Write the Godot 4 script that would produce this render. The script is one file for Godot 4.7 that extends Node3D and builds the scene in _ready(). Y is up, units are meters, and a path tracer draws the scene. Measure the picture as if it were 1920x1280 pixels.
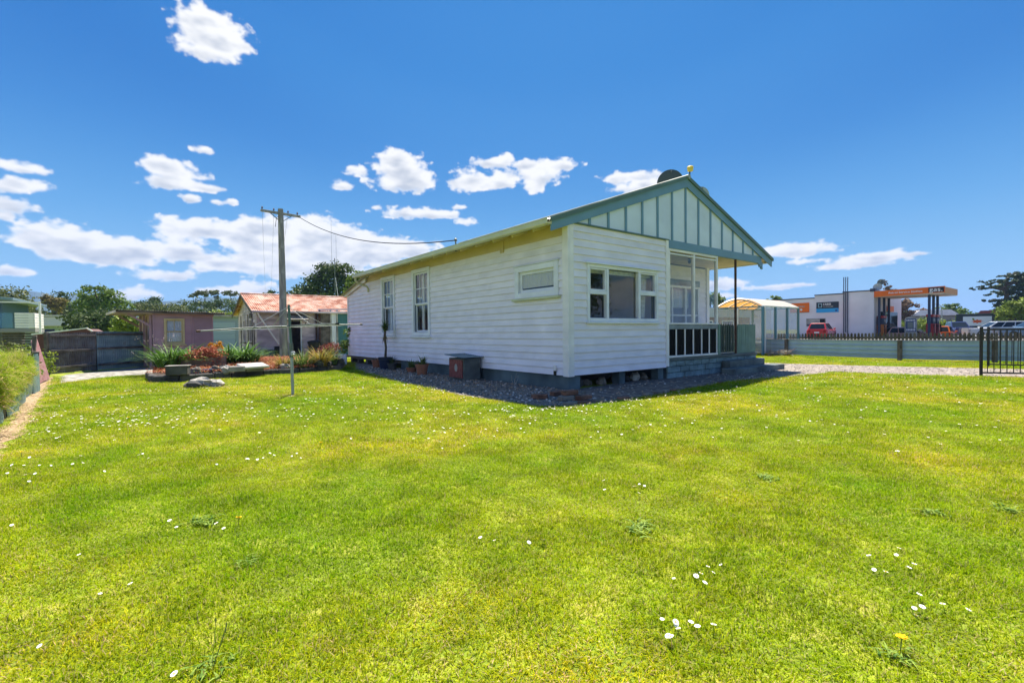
extends Node3D
# A weatherboard cottage on a lawn, its yard to the left and a service station across the drive.
# Ground coordinates: x to the right, d away from the camera (z = -d), metres.

var rng := RandomNumberGenerator.new()
var M := {}
var counts := {}
var tex_cache := {}
const YAW := 0.656
var HX := Transform3D(Basis(Vector3.UP, YAW), Vector3(1.2, 0, -10.11))

# ---------------------------------------------------------------- mesh builder
class MB:
	var v := PackedVector3Array()
	var n := PackedVector3Array()
	var c := PackedColorArray()
	var col := Color.WHITE
	func tri(a: Vector3, b: Vector3, d: Vector3) -> void:
		var m := (b - a).cross(d - a).normalized()
		v.append(a); v.append(d); v.append(b)
		for i in 3:
			n.append(m); c.append(col)
	func trin(a: Vector3, b: Vector3, d: Vector3, na: Vector3, nb: Vector3, nd: Vector3) -> void:
		v.append(a); v.append(d); v.append(b)
		n.append(na); n.append(nd); n.append(nb)
		for i in 3:
			c.append(col)
	func quad(a: Vector3, b: Vector3, d: Vector3, e: Vector3) -> void:
		tri(a, b, d); tri(a, d, e)
	func quadn(a: Vector3, b: Vector3, d: Vector3, e: Vector3, na: Vector3, nb: Vector3, nd: Vector3, ne: Vector3) -> void:
		trin(a, b, d, na, nb, nd); trin(a, d, e, na, nd, ne)
	func box(o: Vector3, s: Vector3, bv := 0.0, bs := Basis.IDENTITY) -> void:
		var h := s * 0.5
		bv = minf(bv, minf(h.x, minf(h.y, h.z)) * 0.9)
		for ax in 3:
			var ux := Vector3.ZERO; var uy := Vector3.ZERO; var uz := Vector3.ZERO
			ux[(ax + 1) % 3] = 1.0; uy[(ax + 2) % 3] = 1.0; uz[ax] = 1.0
			var hx: float = h[(ax + 1) % 3]; var hy: float = h[(ax + 2) % 3]; var hz: float = h[ax]
			for sg in [1.0, -1.0]:
				var p := []
				for q in [[-1, -1], [1, -1], [1, 1], [-1, 1]]:
					p.append(o + bs * (ux * (q[0] * (hx - bv)) * sg + uy * (q[1] * (hy - bv)) + uz * (hz * sg)))
				quad(p[0], p[1], p[2], p[3])
			if bv > 0.0:
				for sx in [1.0, -1.0]:
					for sy in [1.0, -1.0]:
						var a: Vector3 = ux * (hx * sx) + uy * ((hy - bv) * sy)
						var b: Vector3 = ux * ((hx - bv) * sx) + uy * (hy * sy)
						var z := uz * (hz - bv)
						if sx * sy > 0:
							quad(o + bs * (a - z), o + bs * (b - z), o + bs * (b + z), o + bs * (a + z))
						else:
							quad(o + bs * (b - z), o + bs * (a - z), o + bs * (a + z), o + bs * (b + z))
		if bv > 0.0:
			for sx in [1.0, -1.0]:
				for sy in [1.0, -1.0]:
					for sz in [1.0, -1.0]:
						var a := o + bs * Vector3(h.x * sx, (h.y - bv) * sy, (h.z - bv) * sz)
						var b := o + bs * Vector3((h.x - bv) * sx, h.y * sy, (h.z - bv) * sz)
						var e := o + bs * Vector3((h.x - bv) * sx, (h.y - bv) * sy, h.z * sz)
						if sx * sy * sz > 0: tri(a, b, e)
						else: tri(a, e, b)
	func span(a: Vector3, b: Vector3, bv := 0.0) -> void:
		box((a + b) * 0.5, (b - a).abs(), bv)
	func bar(a: Vector3, b: Vector3, w: float, h: float, bv := 0.0, up := Vector3.UP) -> void:
		var z := (b - a).normalized()
		var x := up.cross(z)
		if x.length() < 0.01: x = Vector3.RIGHT.cross(z)
		x = x.normalized()
		box((a + b) * 0.5, Vector3(w, h, a.distance_to(b)), bv, Basis(x, z.cross(x), z))
	func tube(pts: Array, rad: Array, sides := 8, cap := true) -> void:
		var rings := []
		var px := Vector3.ZERO
		for i in pts.size():
			var t: Vector3 = (pts[mini(i + 1, pts.size() - 1)] - pts[maxi(i - 1, 0)]).normalized()
			var x := px - t * px.dot(t)
			if x.length() < 0.01:
				x = t.cross(Vector3.UP)
				if x.length() < 0.01: x = t.cross(Vector3.RIGHT)
			x = x.normalized(); px = x
			var y := t.cross(x)
			var r := []
			for k in sides:
				var an := TAU * k / sides
				r.append(x * cos(an) + y * sin(an))
			rings.append(r)
		for i in pts.size() - 1:
			for k in sides:
				var k2 := (k + 1) % sides
				var a: Vector3 = rings[i][k]; var b: Vector3 = rings[i][k2]; var d: Vector3 = rings[i + 1][k2]; var e: Vector3 = rings[i + 1][k]
				quadn(pts[i] + a * rad[i], pts[i] + b * rad[i], pts[i + 1] + d * rad[i + 1], pts[i + 1] + e * rad[i + 1], a, b, d, e)
		if cap:
			var z := pts.size() - 1
			for k in range(1, sides - 1):
				tri(pts[0] + rings[0][0] * rad[0], pts[0] + rings[0][k + 1] * rad[0], pts[0] + rings[0][k] * rad[0])
				tri(pts[z] + rings[z][0] * rad[z], pts[z] + rings[z][k] * rad[z], pts[z] + rings[z][k + 1] * rad[z])
	func lathe(o: Vector3, prof: Array, sides := 16, bs := Basis.IDENTITY) -> void:
		for i in prof.size() - 1:
			var p: Vector2 = prof[i]; var q: Vector2 = prof[i + 1]
			var sl := Vector2(q.y - p.y, p.x - q.x).normalized()
			for k in sides:
				var a0 := TAU * k / sides; var a1 := TAU * (k + 1) / sides
				var u0 := Vector3(cos(a0), 0, -sin(a0)); var u1 := Vector3(cos(a1), 0, -sin(a1))
				var up := Vector3.UP
				quadn(o + bs * (u0 * p.x + up * p.y), o + bs * (u1 * p.x + up * p.y), o + bs * (u1 * q.x + up * q.y), o + bs * (u0 * q.x + up * q.y),
					bs * (u0 * sl.x + up * sl.y), bs * (u1 * sl.x + up * sl.y), bs * (u1 * sl.x + up * sl.y), bs * (u0 * sl.x + up * sl.y))
	func prism(poly: PackedVector2Array, z0: float, z1: float, t := Transform3D.IDENTITY) -> void:
		# poly counter-clockwise seen from +z
		if not Geometry2D.is_polygon_clockwise(poly) == false: poly.reverse()
		var ix := Geometry2D.triangulate_polygon(poly)
		for i in range(0, ix.size(), 3):
			var a := poly[ix[i]]; var b := poly[ix[i + 1]]; var d := poly[ix[i + 2]]
			if (b - a).cross(d - a) < 0:
				var w := b; b = d; d = w
			tri(t * Vector3(a.x, a.y, z1), t * Vector3(b.x, b.y, z1), t * Vector3(d.x, d.y, z1))
			tri(t * Vector3(a.x, a.y, z0), t * Vector3(d.x, d.y, z0), t * Vector3(b.x, b.y, z0))
		var area := 0.0
		for i in poly.size():
			area += poly[i].cross(poly[(i + 1) % poly.size()])
		for i in poly.size():
			var a := poly[i]; var b := poly[(i + 1) % poly.size()]
			if area < 0:
				var w := a; a = b; b = w
			quad(t * Vector3(a.x, a.y, z0), t * Vector3(b.x, b.y, z0), t * Vector3(b.x, b.y, z1), t * Vector3(a.x, a.y, z1))
	func blob(o: Vector3, r: Vector3, rough: float, g: RandomNumberGenerator, bs := Basis.IDENTITY, sides := 7, stacks := 5) -> void:
		var grid := []
		for i in stacks + 1:
			var row := []
			var th := PI * i / stacks
			for k in sides:
				var an := TAU * k / sides
				var f := 1.0 + g.randf_range(-rough, rough)
				row.append(o + bs * (Vector3(sin(th) * cos(an) * r.x, cos(th) * r.y, -sin(th) * sin(an) * r.z) * f))
			if i == 0 or i == stacks:
				for k in sides: row[k] = row[0]
			grid.append(row)
		for i in stacks:
			for k in sides:
				var k2 := (k + 1) % sides
				if i > 0: tri(grid[i][k], grid[i + 1][k2], grid[i][k2])
				if i < stacks - 1: tri(grid[i][k], grid[i + 1][k], grid[i + 1][k2])
	func blade(p: Vector3, dir: Vector3, h: float, w: float, bend: float, segs := 2) -> void:
		# a leaf that rises and arches over towards dir
		var side := Vector3(-dir.z, 0, dir.x) * (w * 0.5)
		var last := p
		var lw := 0.7
		for i in range(1, segs + 1):
			var f := float(i) / segs
			var q := p + Vector3.UP * (h * (f - bend * 0.55 * f * f)) + dir * (h * bend * f * f)
			var nw := 1.0 if i == 1 and segs > 2 else (1.0 - f) * 1.1
			if i == segs:
				tri(last - side * lw, last + side * lw, q)
			else:
				quad(last - side * lw, last + side * lw, q + side * nw, q - side * nw)
			last = q; lw = nw
	func mesh() -> ArrayMesh:
		var arr := []
		arr.resize(Mesh.ARRAY_MAX)
		arr[Mesh.ARRAY_VERTEX] = v; arr[Mesh.ARRAY_NORMAL] = n; arr[Mesh.ARRAY_COLOR] = c
		var m := ArrayMesh.new()
		m.add_surface_from_arrays(Mesh.PRIMITIVE_TRIANGLES, arr)
		return m

# ---------------------------------------------------------------- scene helpers
func numbered(called: String, parent: Node) -> String:
	var key := "%d/%s" % [parent.get_instance_id(), called]
	var k: int = counts.get(key, 0)
	counts[key] = k + 1
	return called if k == 0 else "%s_%03d" % [called, k]

func tag(o: Node, label: String, category: String, group := "", kind := "") -> Node:
	if label: o.set_meta("label", label)
	if category: o.set_meta("category", category)
	if group: o.set_meta("group", group)
	if kind: o.set_meta("kind", kind)
	return o

func thing(called: String, label: String, category: String, at := Vector3.ZERO, turn := 0.0, group := "") -> Node3D:
	var o := Node3D.new()
	o.name = numbered(called, self)
	add_child(o, true)
	o.position = at; o.rotation.y = turn
	tag(o, label, category, group)
	return o

func part(parent: Node, called: String, shape, m: Material, label := "") -> MeshInstance3D:
	var o := MeshInstance3D.new()
	o.name = numbered(called, parent)
	o.mesh = shape.mesh() if shape is MB else shape
	o.material_override = m
	parent.add_child(o, true)
	if label: o.set_meta("label", label)
	return o

func structure(called: String, shape, m: Material, kind := "structure") -> MeshInstance3D:
	var o := part(self, called, shape, m)
	o.set_meta("kind", kind)
	return o

func node_part(parent: Node, called: String, at := Vector3.ZERO, turn := 0.0) -> Node3D:
	var o := Node3D.new()
	o.name = numbered(called, parent)
	parent.add_child(o, true)
	o.position = at; o.rotation.y = turn
	return o

func copy_of(src: Node3D, called: String, label: String, at: Vector3, turn := 0.0, sc := 1.0) -> Node3D:
	var o: Node3D = src.duplicate()
	o.name = numbered(called, self)
	add_child(o, true)
	o.position = at; o.rotation.y = turn; o.scale = Vector3.ONE * sc
	if label: o.set_meta("label", label)
	return o

func scatter(called: String, mesh: Mesh, m: Material, xf: Array, cols: Array, label: String, category: String, parent: Node = null) -> MultiMeshInstance3D:
	var mm := MultiMesh.new()
	mm.transform_format = MultiMesh.TRANSFORM_3D
	mm.use_colors = cols.size() > 0
	mm.mesh = mesh
	mm.instance_count = xf.size()
	for i in xf.size():
		mm.set_instance_transform(i, xf[i])
		if cols.size() > 0: mm.set_instance_color(i, cols[i])
	var o := MultiMeshInstance3D.new()
	o.multimesh = mm
	o.material_override = m
	var p: Node = self if parent == null else parent
	o.name = numbered(called, p)
	p.add_child(o, true)
	tag(o, label, category, "", "stuff")
	return o

func P(x: float, d: float, y := 0.0) -> Vector3:
	return Vector3(x, y, -d)

func sheet(poly: Array, y: float, step := 0.0) -> MB:
	# flat ground sheet from [x, d] corners, cut into a grid where step > 0 so that its edge can be uneven
	var mb := MB.new()
	var pl := PackedVector2Array()
	for p in poly: pl.append(Vector2(p[0], p[1]))
	var ix := Geometry2D.triangulate_polygon(pl)
	for i in range(0, ix.size(), 3):
		var a := pl[ix[i]]; var b := pl[ix[i + 1]]; var d := pl[ix[i + 2]]
		if (b - a).cross(d - a) < 0:
			var w := b; b = d; d = w
		mb.tri(P(a.x, a.y, y), P(b.x, b.y, y), P(d.x, d.y, y))
	return mb

func ragged(poly: Array, amount: float, step: float, seed_: int) -> Array:
	var g := RandomNumberGenerator.new(); g.seed = seed_
	var out := []
	for i in poly.size():
		var a := Vector2(poly[i][0], poly[i][1]); var b := Vector2(poly[(i + 1) % poly.size()][0], poly[(i + 1) % poly.size()][1])
		var k := maxi(1, int(a.distance_to(b) / step))
		for j in k:
			var q := a.lerp(b, float(j) / k)
			out.append([q.x + g.randf_range(-amount, amount), q.y + g.randf_range(-amount, amount)])
	return out

func inside(poly: Array, x: float, d: float) -> bool:
	var hit := false
	var j := poly.size() - 1
	for i in poly.size():
		if (poly[i][1] > d) != (poly[j][1] > d) and x < (poly[j][0] - poly[i][0]) * (d - poly[i][1]) / (poly[j][1] - poly[i][1]) + poly[i][0]:
			hit = not hit
		j = i
	return hit

# ---------------------------------------------------------------- materials
func noise_tex(seed_: int, freq: float, lo: float, hi: float, oct := 4, stretch := Vector2.ONE, power := 1.0) -> ImageTexture:
	var key := str([seed_, freq, lo, hi, oct, stretch, power])
	if tex_cache.has(key): return tex_cache[key]
	var f := FastNoiseLite.new()
	f.noise_type = FastNoiseLite.TYPE_SIMPLEX_SMOOTH
	f.seed = seed_; f.frequency = freq; f.fractal_octaves = oct
	var w := 256
	var src := f.get_seamless_image(int(w / stretch.x), int(w / stretch.y))
	src.resize(w, w, Image.INTERPOLATE_CUBIC)
	src.convert(Image.FORMAT_L8)
	var data := src.get_data()
	for i in data.size():
		data[i] = int(255.0 * (lo + (hi - lo) * pow(data[i] / 255.0, power)))
	var t := ImageTexture.create_from_image(Image.create_from_data(w, w, false, Image.FORMAT_L8, data))
	tex_cache[key] = t
	return t

func ramp_tex(seed_: int, freq: float, ramp: Array, oct := 5) -> ImageTexture:
	# ramp: [[position, linear colour], ...]
	var f := FastNoiseLite.new()
	f.noise_type = FastNoiseLite.TYPE_SIMPLEX_SMOOTH
	f.seed = seed_; f.frequency = freq; f.fractal_octaves = oct
	var src := f.get_seamless_image(256, 256)
	src.convert(Image.FORMAT_L8)
	var gr := Gradient.new()
	gr.offsets = PackedFloat32Array(); gr.colors = PackedColorArray()
	var off := PackedFloat32Array(); var cs := PackedColorArray()
	for r in ramp:
		off.append(r[0]); cs.append((r[1] as Color).linear_to_srgb())
	gr.offsets = off; gr.colors = cs
	var d := src.get_data()
	var out := PackedByteArray(); out.resize(256 * 256 * 3)
	for i in d.size():
		var k := gr.sample(d[i] / 255.0)
		out[i * 3] = k.r8; out[i * 3 + 1] = k.g8; out[i * 3 + 2] = k.b8
	return ImageTexture.create_from_image(Image.create_from_data(256, 256, false, Image.FORMAT_RGB8, out))

func mat(col: Color, rough := 0.8, tex: Texture2D = null, scale := 1.0, bump: Texture2D = null, depth := 0.0, metal := 0.0) -> StandardMaterial3D:
	var m := StandardMaterial3D.new()
	m.albedo_color = col.linear_to_srgb()
	m.roughness = rough
	m.metallic = metal
	m.metallic_specular = 0.4
	if tex or bump:
		m.uv1_triplanar = true
		m.uv1_world_triplanar = true
		m.uv1_scale = Vector3.ONE * scale
		if tex: m.albedo_texture = tex
	if bump:
		m.heightmap_enabled = true
		m.heightmap_texture = bump
		m.heightmap_scale = depth
	return m

func leaf_mat(back := 0.5, rough := 0.6) -> StandardMaterial3D:
	var m := StandardMaterial3D.new()
	m.albedo_color = Color.WHITE
	m.vertex_color_use_as_albedo = true
	m.roughness = rough
	m.metallic_specular = 0.3
	m.cull_mode = BaseMaterial3D.CULL_DISABLED
	if back > 0:
		m.backlight_enabled = true
		m.backlight = Color(back, back, back)
	return m

func glass(alpha := 0.12, tint := Color(0.03, 0.05, 0.06)) -> StandardMaterial3D:
	var m := StandardMaterial3D.new()
	m.albedo_color = Color(tint.linear_to_srgb(), alpha)
	m.transparency = BaseMaterial3D.TRANSPARENCY_ALPHA
	m.roughness = 0.02
	m.metallic_specular = 1.0
	return m

func C(r: float, g: float, b: float) -> Color:
	return Color(r, g, b)

func make_materials() -> void:
	var grime := noise_tex(3, 0.012, 0.88, 1.0, 5)
	var grain := noise_tex(5, 0.03, 0.72, 1.0, 4, Vector2(1, 1))
	var fine := noise_tex(9, 0.12, 0.7, 1.0, 3)
	var coarse := noise_tex(12, 0.008, 0.55, 1.0, 5)
	var relief := noise_tex(15, 0.06, 0.0, 1.0, 4)
	M.relief = relief
	for k in 4:
		M["board_%d" % k] = mat(C(0.87, 0.84, 0.95) * [1.0, 0.975, 0.99, 0.965][k], 0.55, grime, [0.35, 0.5, 0.42, 0.6][k], relief, 0.03)
	M.white = mat(C(0.86, 0.84, 0.86), 0.5, grime, 0.5)
	M.trim = mat(C(0.80, 0.83, 0.92), 0.45, grime, 0.6)
	M.teal = mat(C(0.155, 0.29, 0.42), 0.5, grime, 0.4)
	M.teal_dark = mat(C(0.10, 0.17, 0.16), 0.55, grime, 0.5)
	M.panel = mat(C(0.66, 0.76, 0.93), 0.6, grime, 0.3)
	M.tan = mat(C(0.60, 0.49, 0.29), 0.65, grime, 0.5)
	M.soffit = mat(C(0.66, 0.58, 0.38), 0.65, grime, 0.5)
	M.gutter = mat(C(0.58, 0.60, 0.42), 0.4, grime, 0.7)
	M.roof = mat(C(0.50, 0.55, 0.47), 0.4, coarse, 0.5)
	M.foundation = mat(C(0.13, 0.19, 0.22), 0.85, coarse, 0.6, relief, 0.3)
	M.block = mat(C(0.26, 0.38, 0.42), 0.85, coarse, 1.2, relief, 0.5)
	M.step = mat(C(0.19, 0.23, 0.23), 0.9, coarse, 0.9, relief, 0.4)
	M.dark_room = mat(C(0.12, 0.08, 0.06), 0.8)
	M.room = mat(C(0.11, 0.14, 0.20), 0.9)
	M.glass = glass(0.10)
	M.curtain = mat(C(0.72, 0.76, 0.80), 0.95, noise_tex(21, 0.03, 0.8, 1.0, 3), 1.5)
	M.lace = mat(C(0.90, 0.90, 0.88), 0.95, noise_tex(22, 0.15, 0.60, 1.0, 3), 3.0)
	M.shell_panel = mat(C(0.024, 0.042, 0.058), 0.45, noise_tex(31, 0.11, 0.1, 1.0, 4, Vector2.ONE, 2.2), 1.3, relief, 0.8)
	M.shell_panel.metallic_specular = 0.12
	M.rail = mat(C(0.30, 0.36, 0.42), 0.6, coarse, 0.8)
	M.green_picket = mat(C(0.16, 0.27, 0.23), 0.7, grime, 0.8)
	M.shaded_picket = mat(C(0.035, 0.06, 0.05), 0.7, grime, 0.8)  # the green picket colour with the shade on the gate worked into it
	M.rust_steel = mat(C(0.12, 0.06, 0.045), 0.7, coarse, 3.0)
	M.dish_dark = mat(C(0.055, 0.075, 0.08), 0.6)
	M.dish_pale = mat(C(0.30, 0.36, 0.35), 0.6)
	M.black = mat(C(0.012, 0.012, 0.014), 0.4)
	M.yellow = mat(C(0.75, 0.55, 0.10), 0.5)
	M.pink_board = mat(C(0.86, 0.71, 0.76), 0.75, coarse, 0.5, relief, 0.2)
	M.pink_board_b = mat(C(0.80, 0.66, 0.71), 0.75, coarse, 0.7, relief, 0.2)
	M.mauve = mat(C(0.44, 0.28, 0.30), 0.8, grime, 0.5)
	M.mauve_dark = mat(C(0.36, 0.24, 0.26), 0.8, grime, 0.5)
	M.cream_frame = mat(C(0.58, 0.48, 0.24), 0.6, grime, 0.8)
	M.old_timber = mat(C(0.20, 0.17, 0.15), 0.9, coarse, 1.0)
	M.rust_roof = mat(Color.WHITE, 0.75, ramp_tex(41, 0.016, [[0.0, C(0.16, 0.05, 0.03)], [0.36, C(0.34, 0.12, 0.07)], [0.47, C(0.52, 0.25, 0.16)], [0.58, C(0.62, 0.42, 0.33)], [0.72, C(0.60, 0.48, 0.41)], [1.0, C(0.42, 0.22, 0.15)]]), 0.35)
	M.zinc_dark = mat(Color.WHITE, 0.55, ramp_tex(43, 0.02, [[0.0, C(0.05, 0.035, 0.035)], [0.45, C(0.10, 0.085, 0.09)], [0.7, C(0.15, 0.15, 0.17)], [1.0, C(0.12, 0.08, 0.06)]]), 0.4)
	M.zinc_blue = mat(Color.WHITE, 0.5, ramp_tex(44, 0.02, [[0.0, C(0.10, 0.15, 0.18)], [0.5, C(0.17, 0.24, 0.28)], [0.8, C(0.26, 0.33, 0.36)], [1.0, C(0.16, 0.12, 0.10)]]), 0.4)
	M.blue_iron = mat(Color.WHITE, 0.5, ramp_tex(45, 0.02, [[0.0, C(0.16, 0.24, 0.25)], [0.5, C(0.27, 0.38, 0.39)], [0.85, C(0.34, 0.45, 0.45)], [1.0, C(0.28, 0.22, 0.16)]]), 0.5)
	M.pink_iron = mat(Color.WHITE, 0.6, ramp_tex(46, 0.03, [[0.0, C(0.30, 0.14, 0.12)], [0.4, C(0.58, 0.36, 0.36)], [0.7, C(0.66, 0.46, 0.46)], [1.0, C(0.58, 0.48, 0.46)]]), 0.6)
	M.fence_iron = mat(C(0.33, 0.46, 0.62), 0.4, grime, 0.5)
	M.pale_iron = mat(C(0.45, 0.42, 0.35), 0.5, coarse, 0.8)
	M.pole_timber = mat(C(0.44, 0.43, 0.40), 0.9, noise_tex(51, 0.02, 0.6, 1.0, 4, Vector2(1, 6)), 0.8)
	M.galv = mat(C(0.42, 0.45, 0.45), 0.45, grime, 2.0, null, 0, 0.4)
	M.galv_old = mat(C(0.24, 0.27, 0.25), 0.55, coarse, 2.0, null, 0, 0.3)
	M.concrete = mat(C(0.36, 0.34, 0.31), 0.9, coarse, 0.6, relief, 0.4)
	M.concrete_pale = mat(C(0.52, 0.51, 0.48), 0.9, coarse, 0.5, relief, 0.3)
	M.concrete_dark = mat(C(0.13, 0.125, 0.12), 0.9, coarse, 0.8, relief, 0.5)
	M.rock_pale = mat(C(0.55, 0.52, 0.47), 0.9, coarse, 2.0, relief, 0.8)
	M.rock_dark = mat(C(0.10, 0.10, 0.10), 0.9, coarse, 2.0, relief, 0.8)
	M.rock_mid = mat(C(0.28, 0.24, 0.20), 0.9, coarse, 2.0, relief, 0.8)
	M.brick = mat(C(0.30, 0.15, 0.10), 0.9, coarse, 3.0, relief, 0.4)
	M.soil = mat(C(0.12, 0.085, 0.06), 0.95, noise_tex(61, 0.05, 0.4, 1.0, 5), 0.7, relief, 1.0)
	M.terracotta = mat(C(0.36, 0.15, 0.09), 0.85, grime, 2.0)
	M.blue_pot = mat(C(0.02, 0.03, 0.07), 0.3)
	M.red_door = mat(C(0.36, 0.11, 0.10), 0.8, noise_tex(65, 0.05, 0.55, 1.0, 4, Vector2(1, 4)), 2.0)
	M.box_grey = mat(C(0.16, 0.18, 0.18), 0.8, coarse, 1.0)
	M.rubber = mat(C(0.02, 0.02, 0.02), 0.8)
	M.chrome = mat(C(0.55, 0.55, 0.56), 0.25, null, 1, null, 0, 0.9)
	M.car_glass = mat(C(0.015, 0.02, 0.025), 0.05)
	M.leaf = leaf_mat(0.7)
	M.grass = leaf_mat(1.0, 0.8); M.grass.metallic_specular = 0.08
	M.flower = leaf_mat(0.3, 0.8)
	M.stone = leaf_mat(0.0, 0.9)
	M.bark = mat(C(0.16, 0.13, 0.10), 0.95, noise_tex(71, 0.03, 0.5, 1.0, 4, Vector2(1, 4)), 1.0)
	M.bark_pale = mat(C(0.30, 0.27, 0.23), 0.95, noise_tex(71, 0.03, 0.5, 1.0, 4, Vector2(1, 4)), 1.0)

# ---------------------------------------------------------------- sky
func build_sky(expo: float) -> PanoramaSkyMaterial:
	var w := 4096; var h := 2048
	# clear air: paler towards the horizon, brightest round the sun and darkest about a right angle from it
	var bw := 512; var bh := 256
	var base := Image.create_empty(bw, bh, false, Image.FORMAT_RGBF)
	var stops := [[0.0, C(0.38, 0.66, 0.92)], [5.0, C(0.30, 0.60, 0.91)], [12.0, C(0.19, 0.49, 0.88)], [20.0, C(0.115, 0.39, 0.82)], [28.0, C(0.07, 0.315, 0.75)], [36.0, C(0.045, 0.25, 0.68)], [55.0, C(0.04, 0.23, 0.64)], [90.0, C(0.04, 0.22, 0.62)]]
	var to_sun := Vector3(0.057, 1.0, -0.549).normalized()
	var fall := [[0.0, 1.12], [25.0, 1.0], [36.0, 0.86], [48.0, 0.70], [70.0, 0.66], [100.0, 0.72], [140.0, 0.86], [180.0, 0.90]]
	for y in bh:
		var el := 90.0 - (y + 0.5) / bh * 180.0
		for x in bw:
			var k := C(0.22, 0.30, 0.20)
			if el > -1.0:
				var e2 := maxf(el, 0.01)
				for i in stops.size() - 1:
					if e2 >= stops[i][0] and e2 <= stops[i + 1][0]:
						k = (stops[i][1] as Color).lerp(stops[i + 1][1], (e2 - stops[i][0]) / (stops[i + 1][0] - stops[i][0]))
				var az := (fposmod((x + 0.5) / bw + 0.5, 1.0) - 0.5) * TAU
				var er := deg_to_rad(e2)
				var an := rad_to_deg(acos(clampf(Vector3(sin(az) * cos(er), sin(er), -cos(az) * cos(er)).dot(to_sun), -1, 1)))
				var f := 1.0
				for i in fall.size() - 1:
					if an >= fall[i][0] and an <= fall[i + 1][0]: f = lerpf(fall[i][1], fall[i + 1][1], smoothstep(0.0, 1.0, (an - fall[i][0]) / (fall[i + 1][0] - fall[i][0])))
				f = lerpf(1.0, f, smoothstep(2.0, 26.0, e2))
				k = Color(k.r * pow(f, 2.6), k.g * pow(f, 1.25), k.b * pow(f, 0.55))
			base.set_pixel(x, y, Color(k.r / expo, k.g / expo, k.b / expo))
	base.resize(w, h, Image.INTERPOLATE_BILINEAR)
	var img := base
	# clouds: ellipses of [azimuth, elevation, half width, half height] in degrees, azimuth 0 straight ahead
	var clouds := CLOUDS.duplicate()
	var g := RandomNumberGenerator.new(); g.seed = 78
	for k in 60:  # the same scattered fair-weather cumulus all round, out of the frame
		var az := g.randf_range(58.0, 302.0)
		var el := pow(g.randf(), 1.6) * 38.0 + 3.0
		var sz := g.randf_range(2.0, 5.0) * (0.7 + el * 0.025)
		for j in g.randi_range(2, 5):
			clouds.append([az + g.randf_range(-1, 1) * sz * 1.3, el + g.randf_range(-0.4, 0.5) * sz * 0.6, sz * g.randf_range(0.6, 1.1), sz * g.randf_range(0.25, 0.5)])
	var fn := FastNoiseLite.new()
	fn.noise_type = FastNoiseLite.TYPE_SIMPLEX_SMOOTH; fn.seed = 8; fn.frequency = 0.17; fn.fractal_octaves = 6; fn.fractal_gain = 0.55
	var fs := FastNoiseLite.new()
	fs.noise_type = FastNoiseLite.TYPE_SIMPLEX_SMOOTH; fs.seed = 21; fs.frequency = 0.16; fs.fractal_octaves = 3
	var field := {}
	for b in clouds:
		var az0: float = b[0] if b[0] < 180.0 else b[0] - 360.0
		var cx := (az0 / 360.0 + 1.0) * w
		var cy: float = (0.5 - b[1] / 180.0) * h
		var st: float = 1.0 / maxf(cos(deg_to_rad(b[1])), 0.4)
		var rx: float = b[2] * st / 360.0 * w; var ry: float = b[3] / 180.0 * h
		for y in range(maxi(0, int(cy - ry * 1.7)), mini(1023, int(cy + ry * 1.7) + 1)):
			for x in range(int(cx - rx * 1.7), int(cx + rx * 1.7) + 1):
				var ex: float = (x - cx) / rx; var ey: float = (y - cy) / ry
				if ey > 0: ey *= 1.2
				var q := 1.0 - (ex * ex + ey * ey) * 0.42
				if q <= 0.0: continue
				var key := y * w + posmod(x, w)
				var old: Vector2 = field.get(key, Vector2(0.0, 0))
				field[key] = Vector2(1.0 - (1.0 - old.x) * (1.0 - q * 0.85), maxf(old.y, clampf(0.45 + ey * 0.55, 0, 1) * q))
	for key in field:
		var y: int = key / w; var x: int = key % w
		var f: Vector2 = field[key]
		var az := (fposmod(float(x) / w + 0.5, 1.0) - 0.5) * 360.0; var el := 90.0 - (y + 0.5) / h * 180.0
		var nz := fn.get_noise_2d(az * 3.0, el * 5.0)
		var dns := smoothstep(0.22, 0.86, f.x * 1.15 + nz * 1.15 * (1.15 - f.x))
		if dns <= 0.0: continue
		var sh := clampf(0.15 + fs.get_noise_2d(az * 1.6, el * 3.4 + 40.0) * 0.9 + (f.y - 0.35) * 1.3, 0.0, 1.0) * smoothstep(0.55, 1.0, dns)
		var top := 1.06 if absf(az) < 60.0 else 1.2   # those opposite the sun are lit from the front
		var k := C(top, top, top).lerp(C(0.55, 0.61, 0.71), sh * 0.9)
		var bg := img.get_pixel(x, y)
		img.set_pixel(x, y, bg.lerp(Color(k.r / expo, k.g / expo, k.b / expo), dns * 0.98))
	var sky := PanoramaSkyMaterial.new()
	sky.panorama = ImageTexture.create_from_image(img)
	return sky
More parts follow.
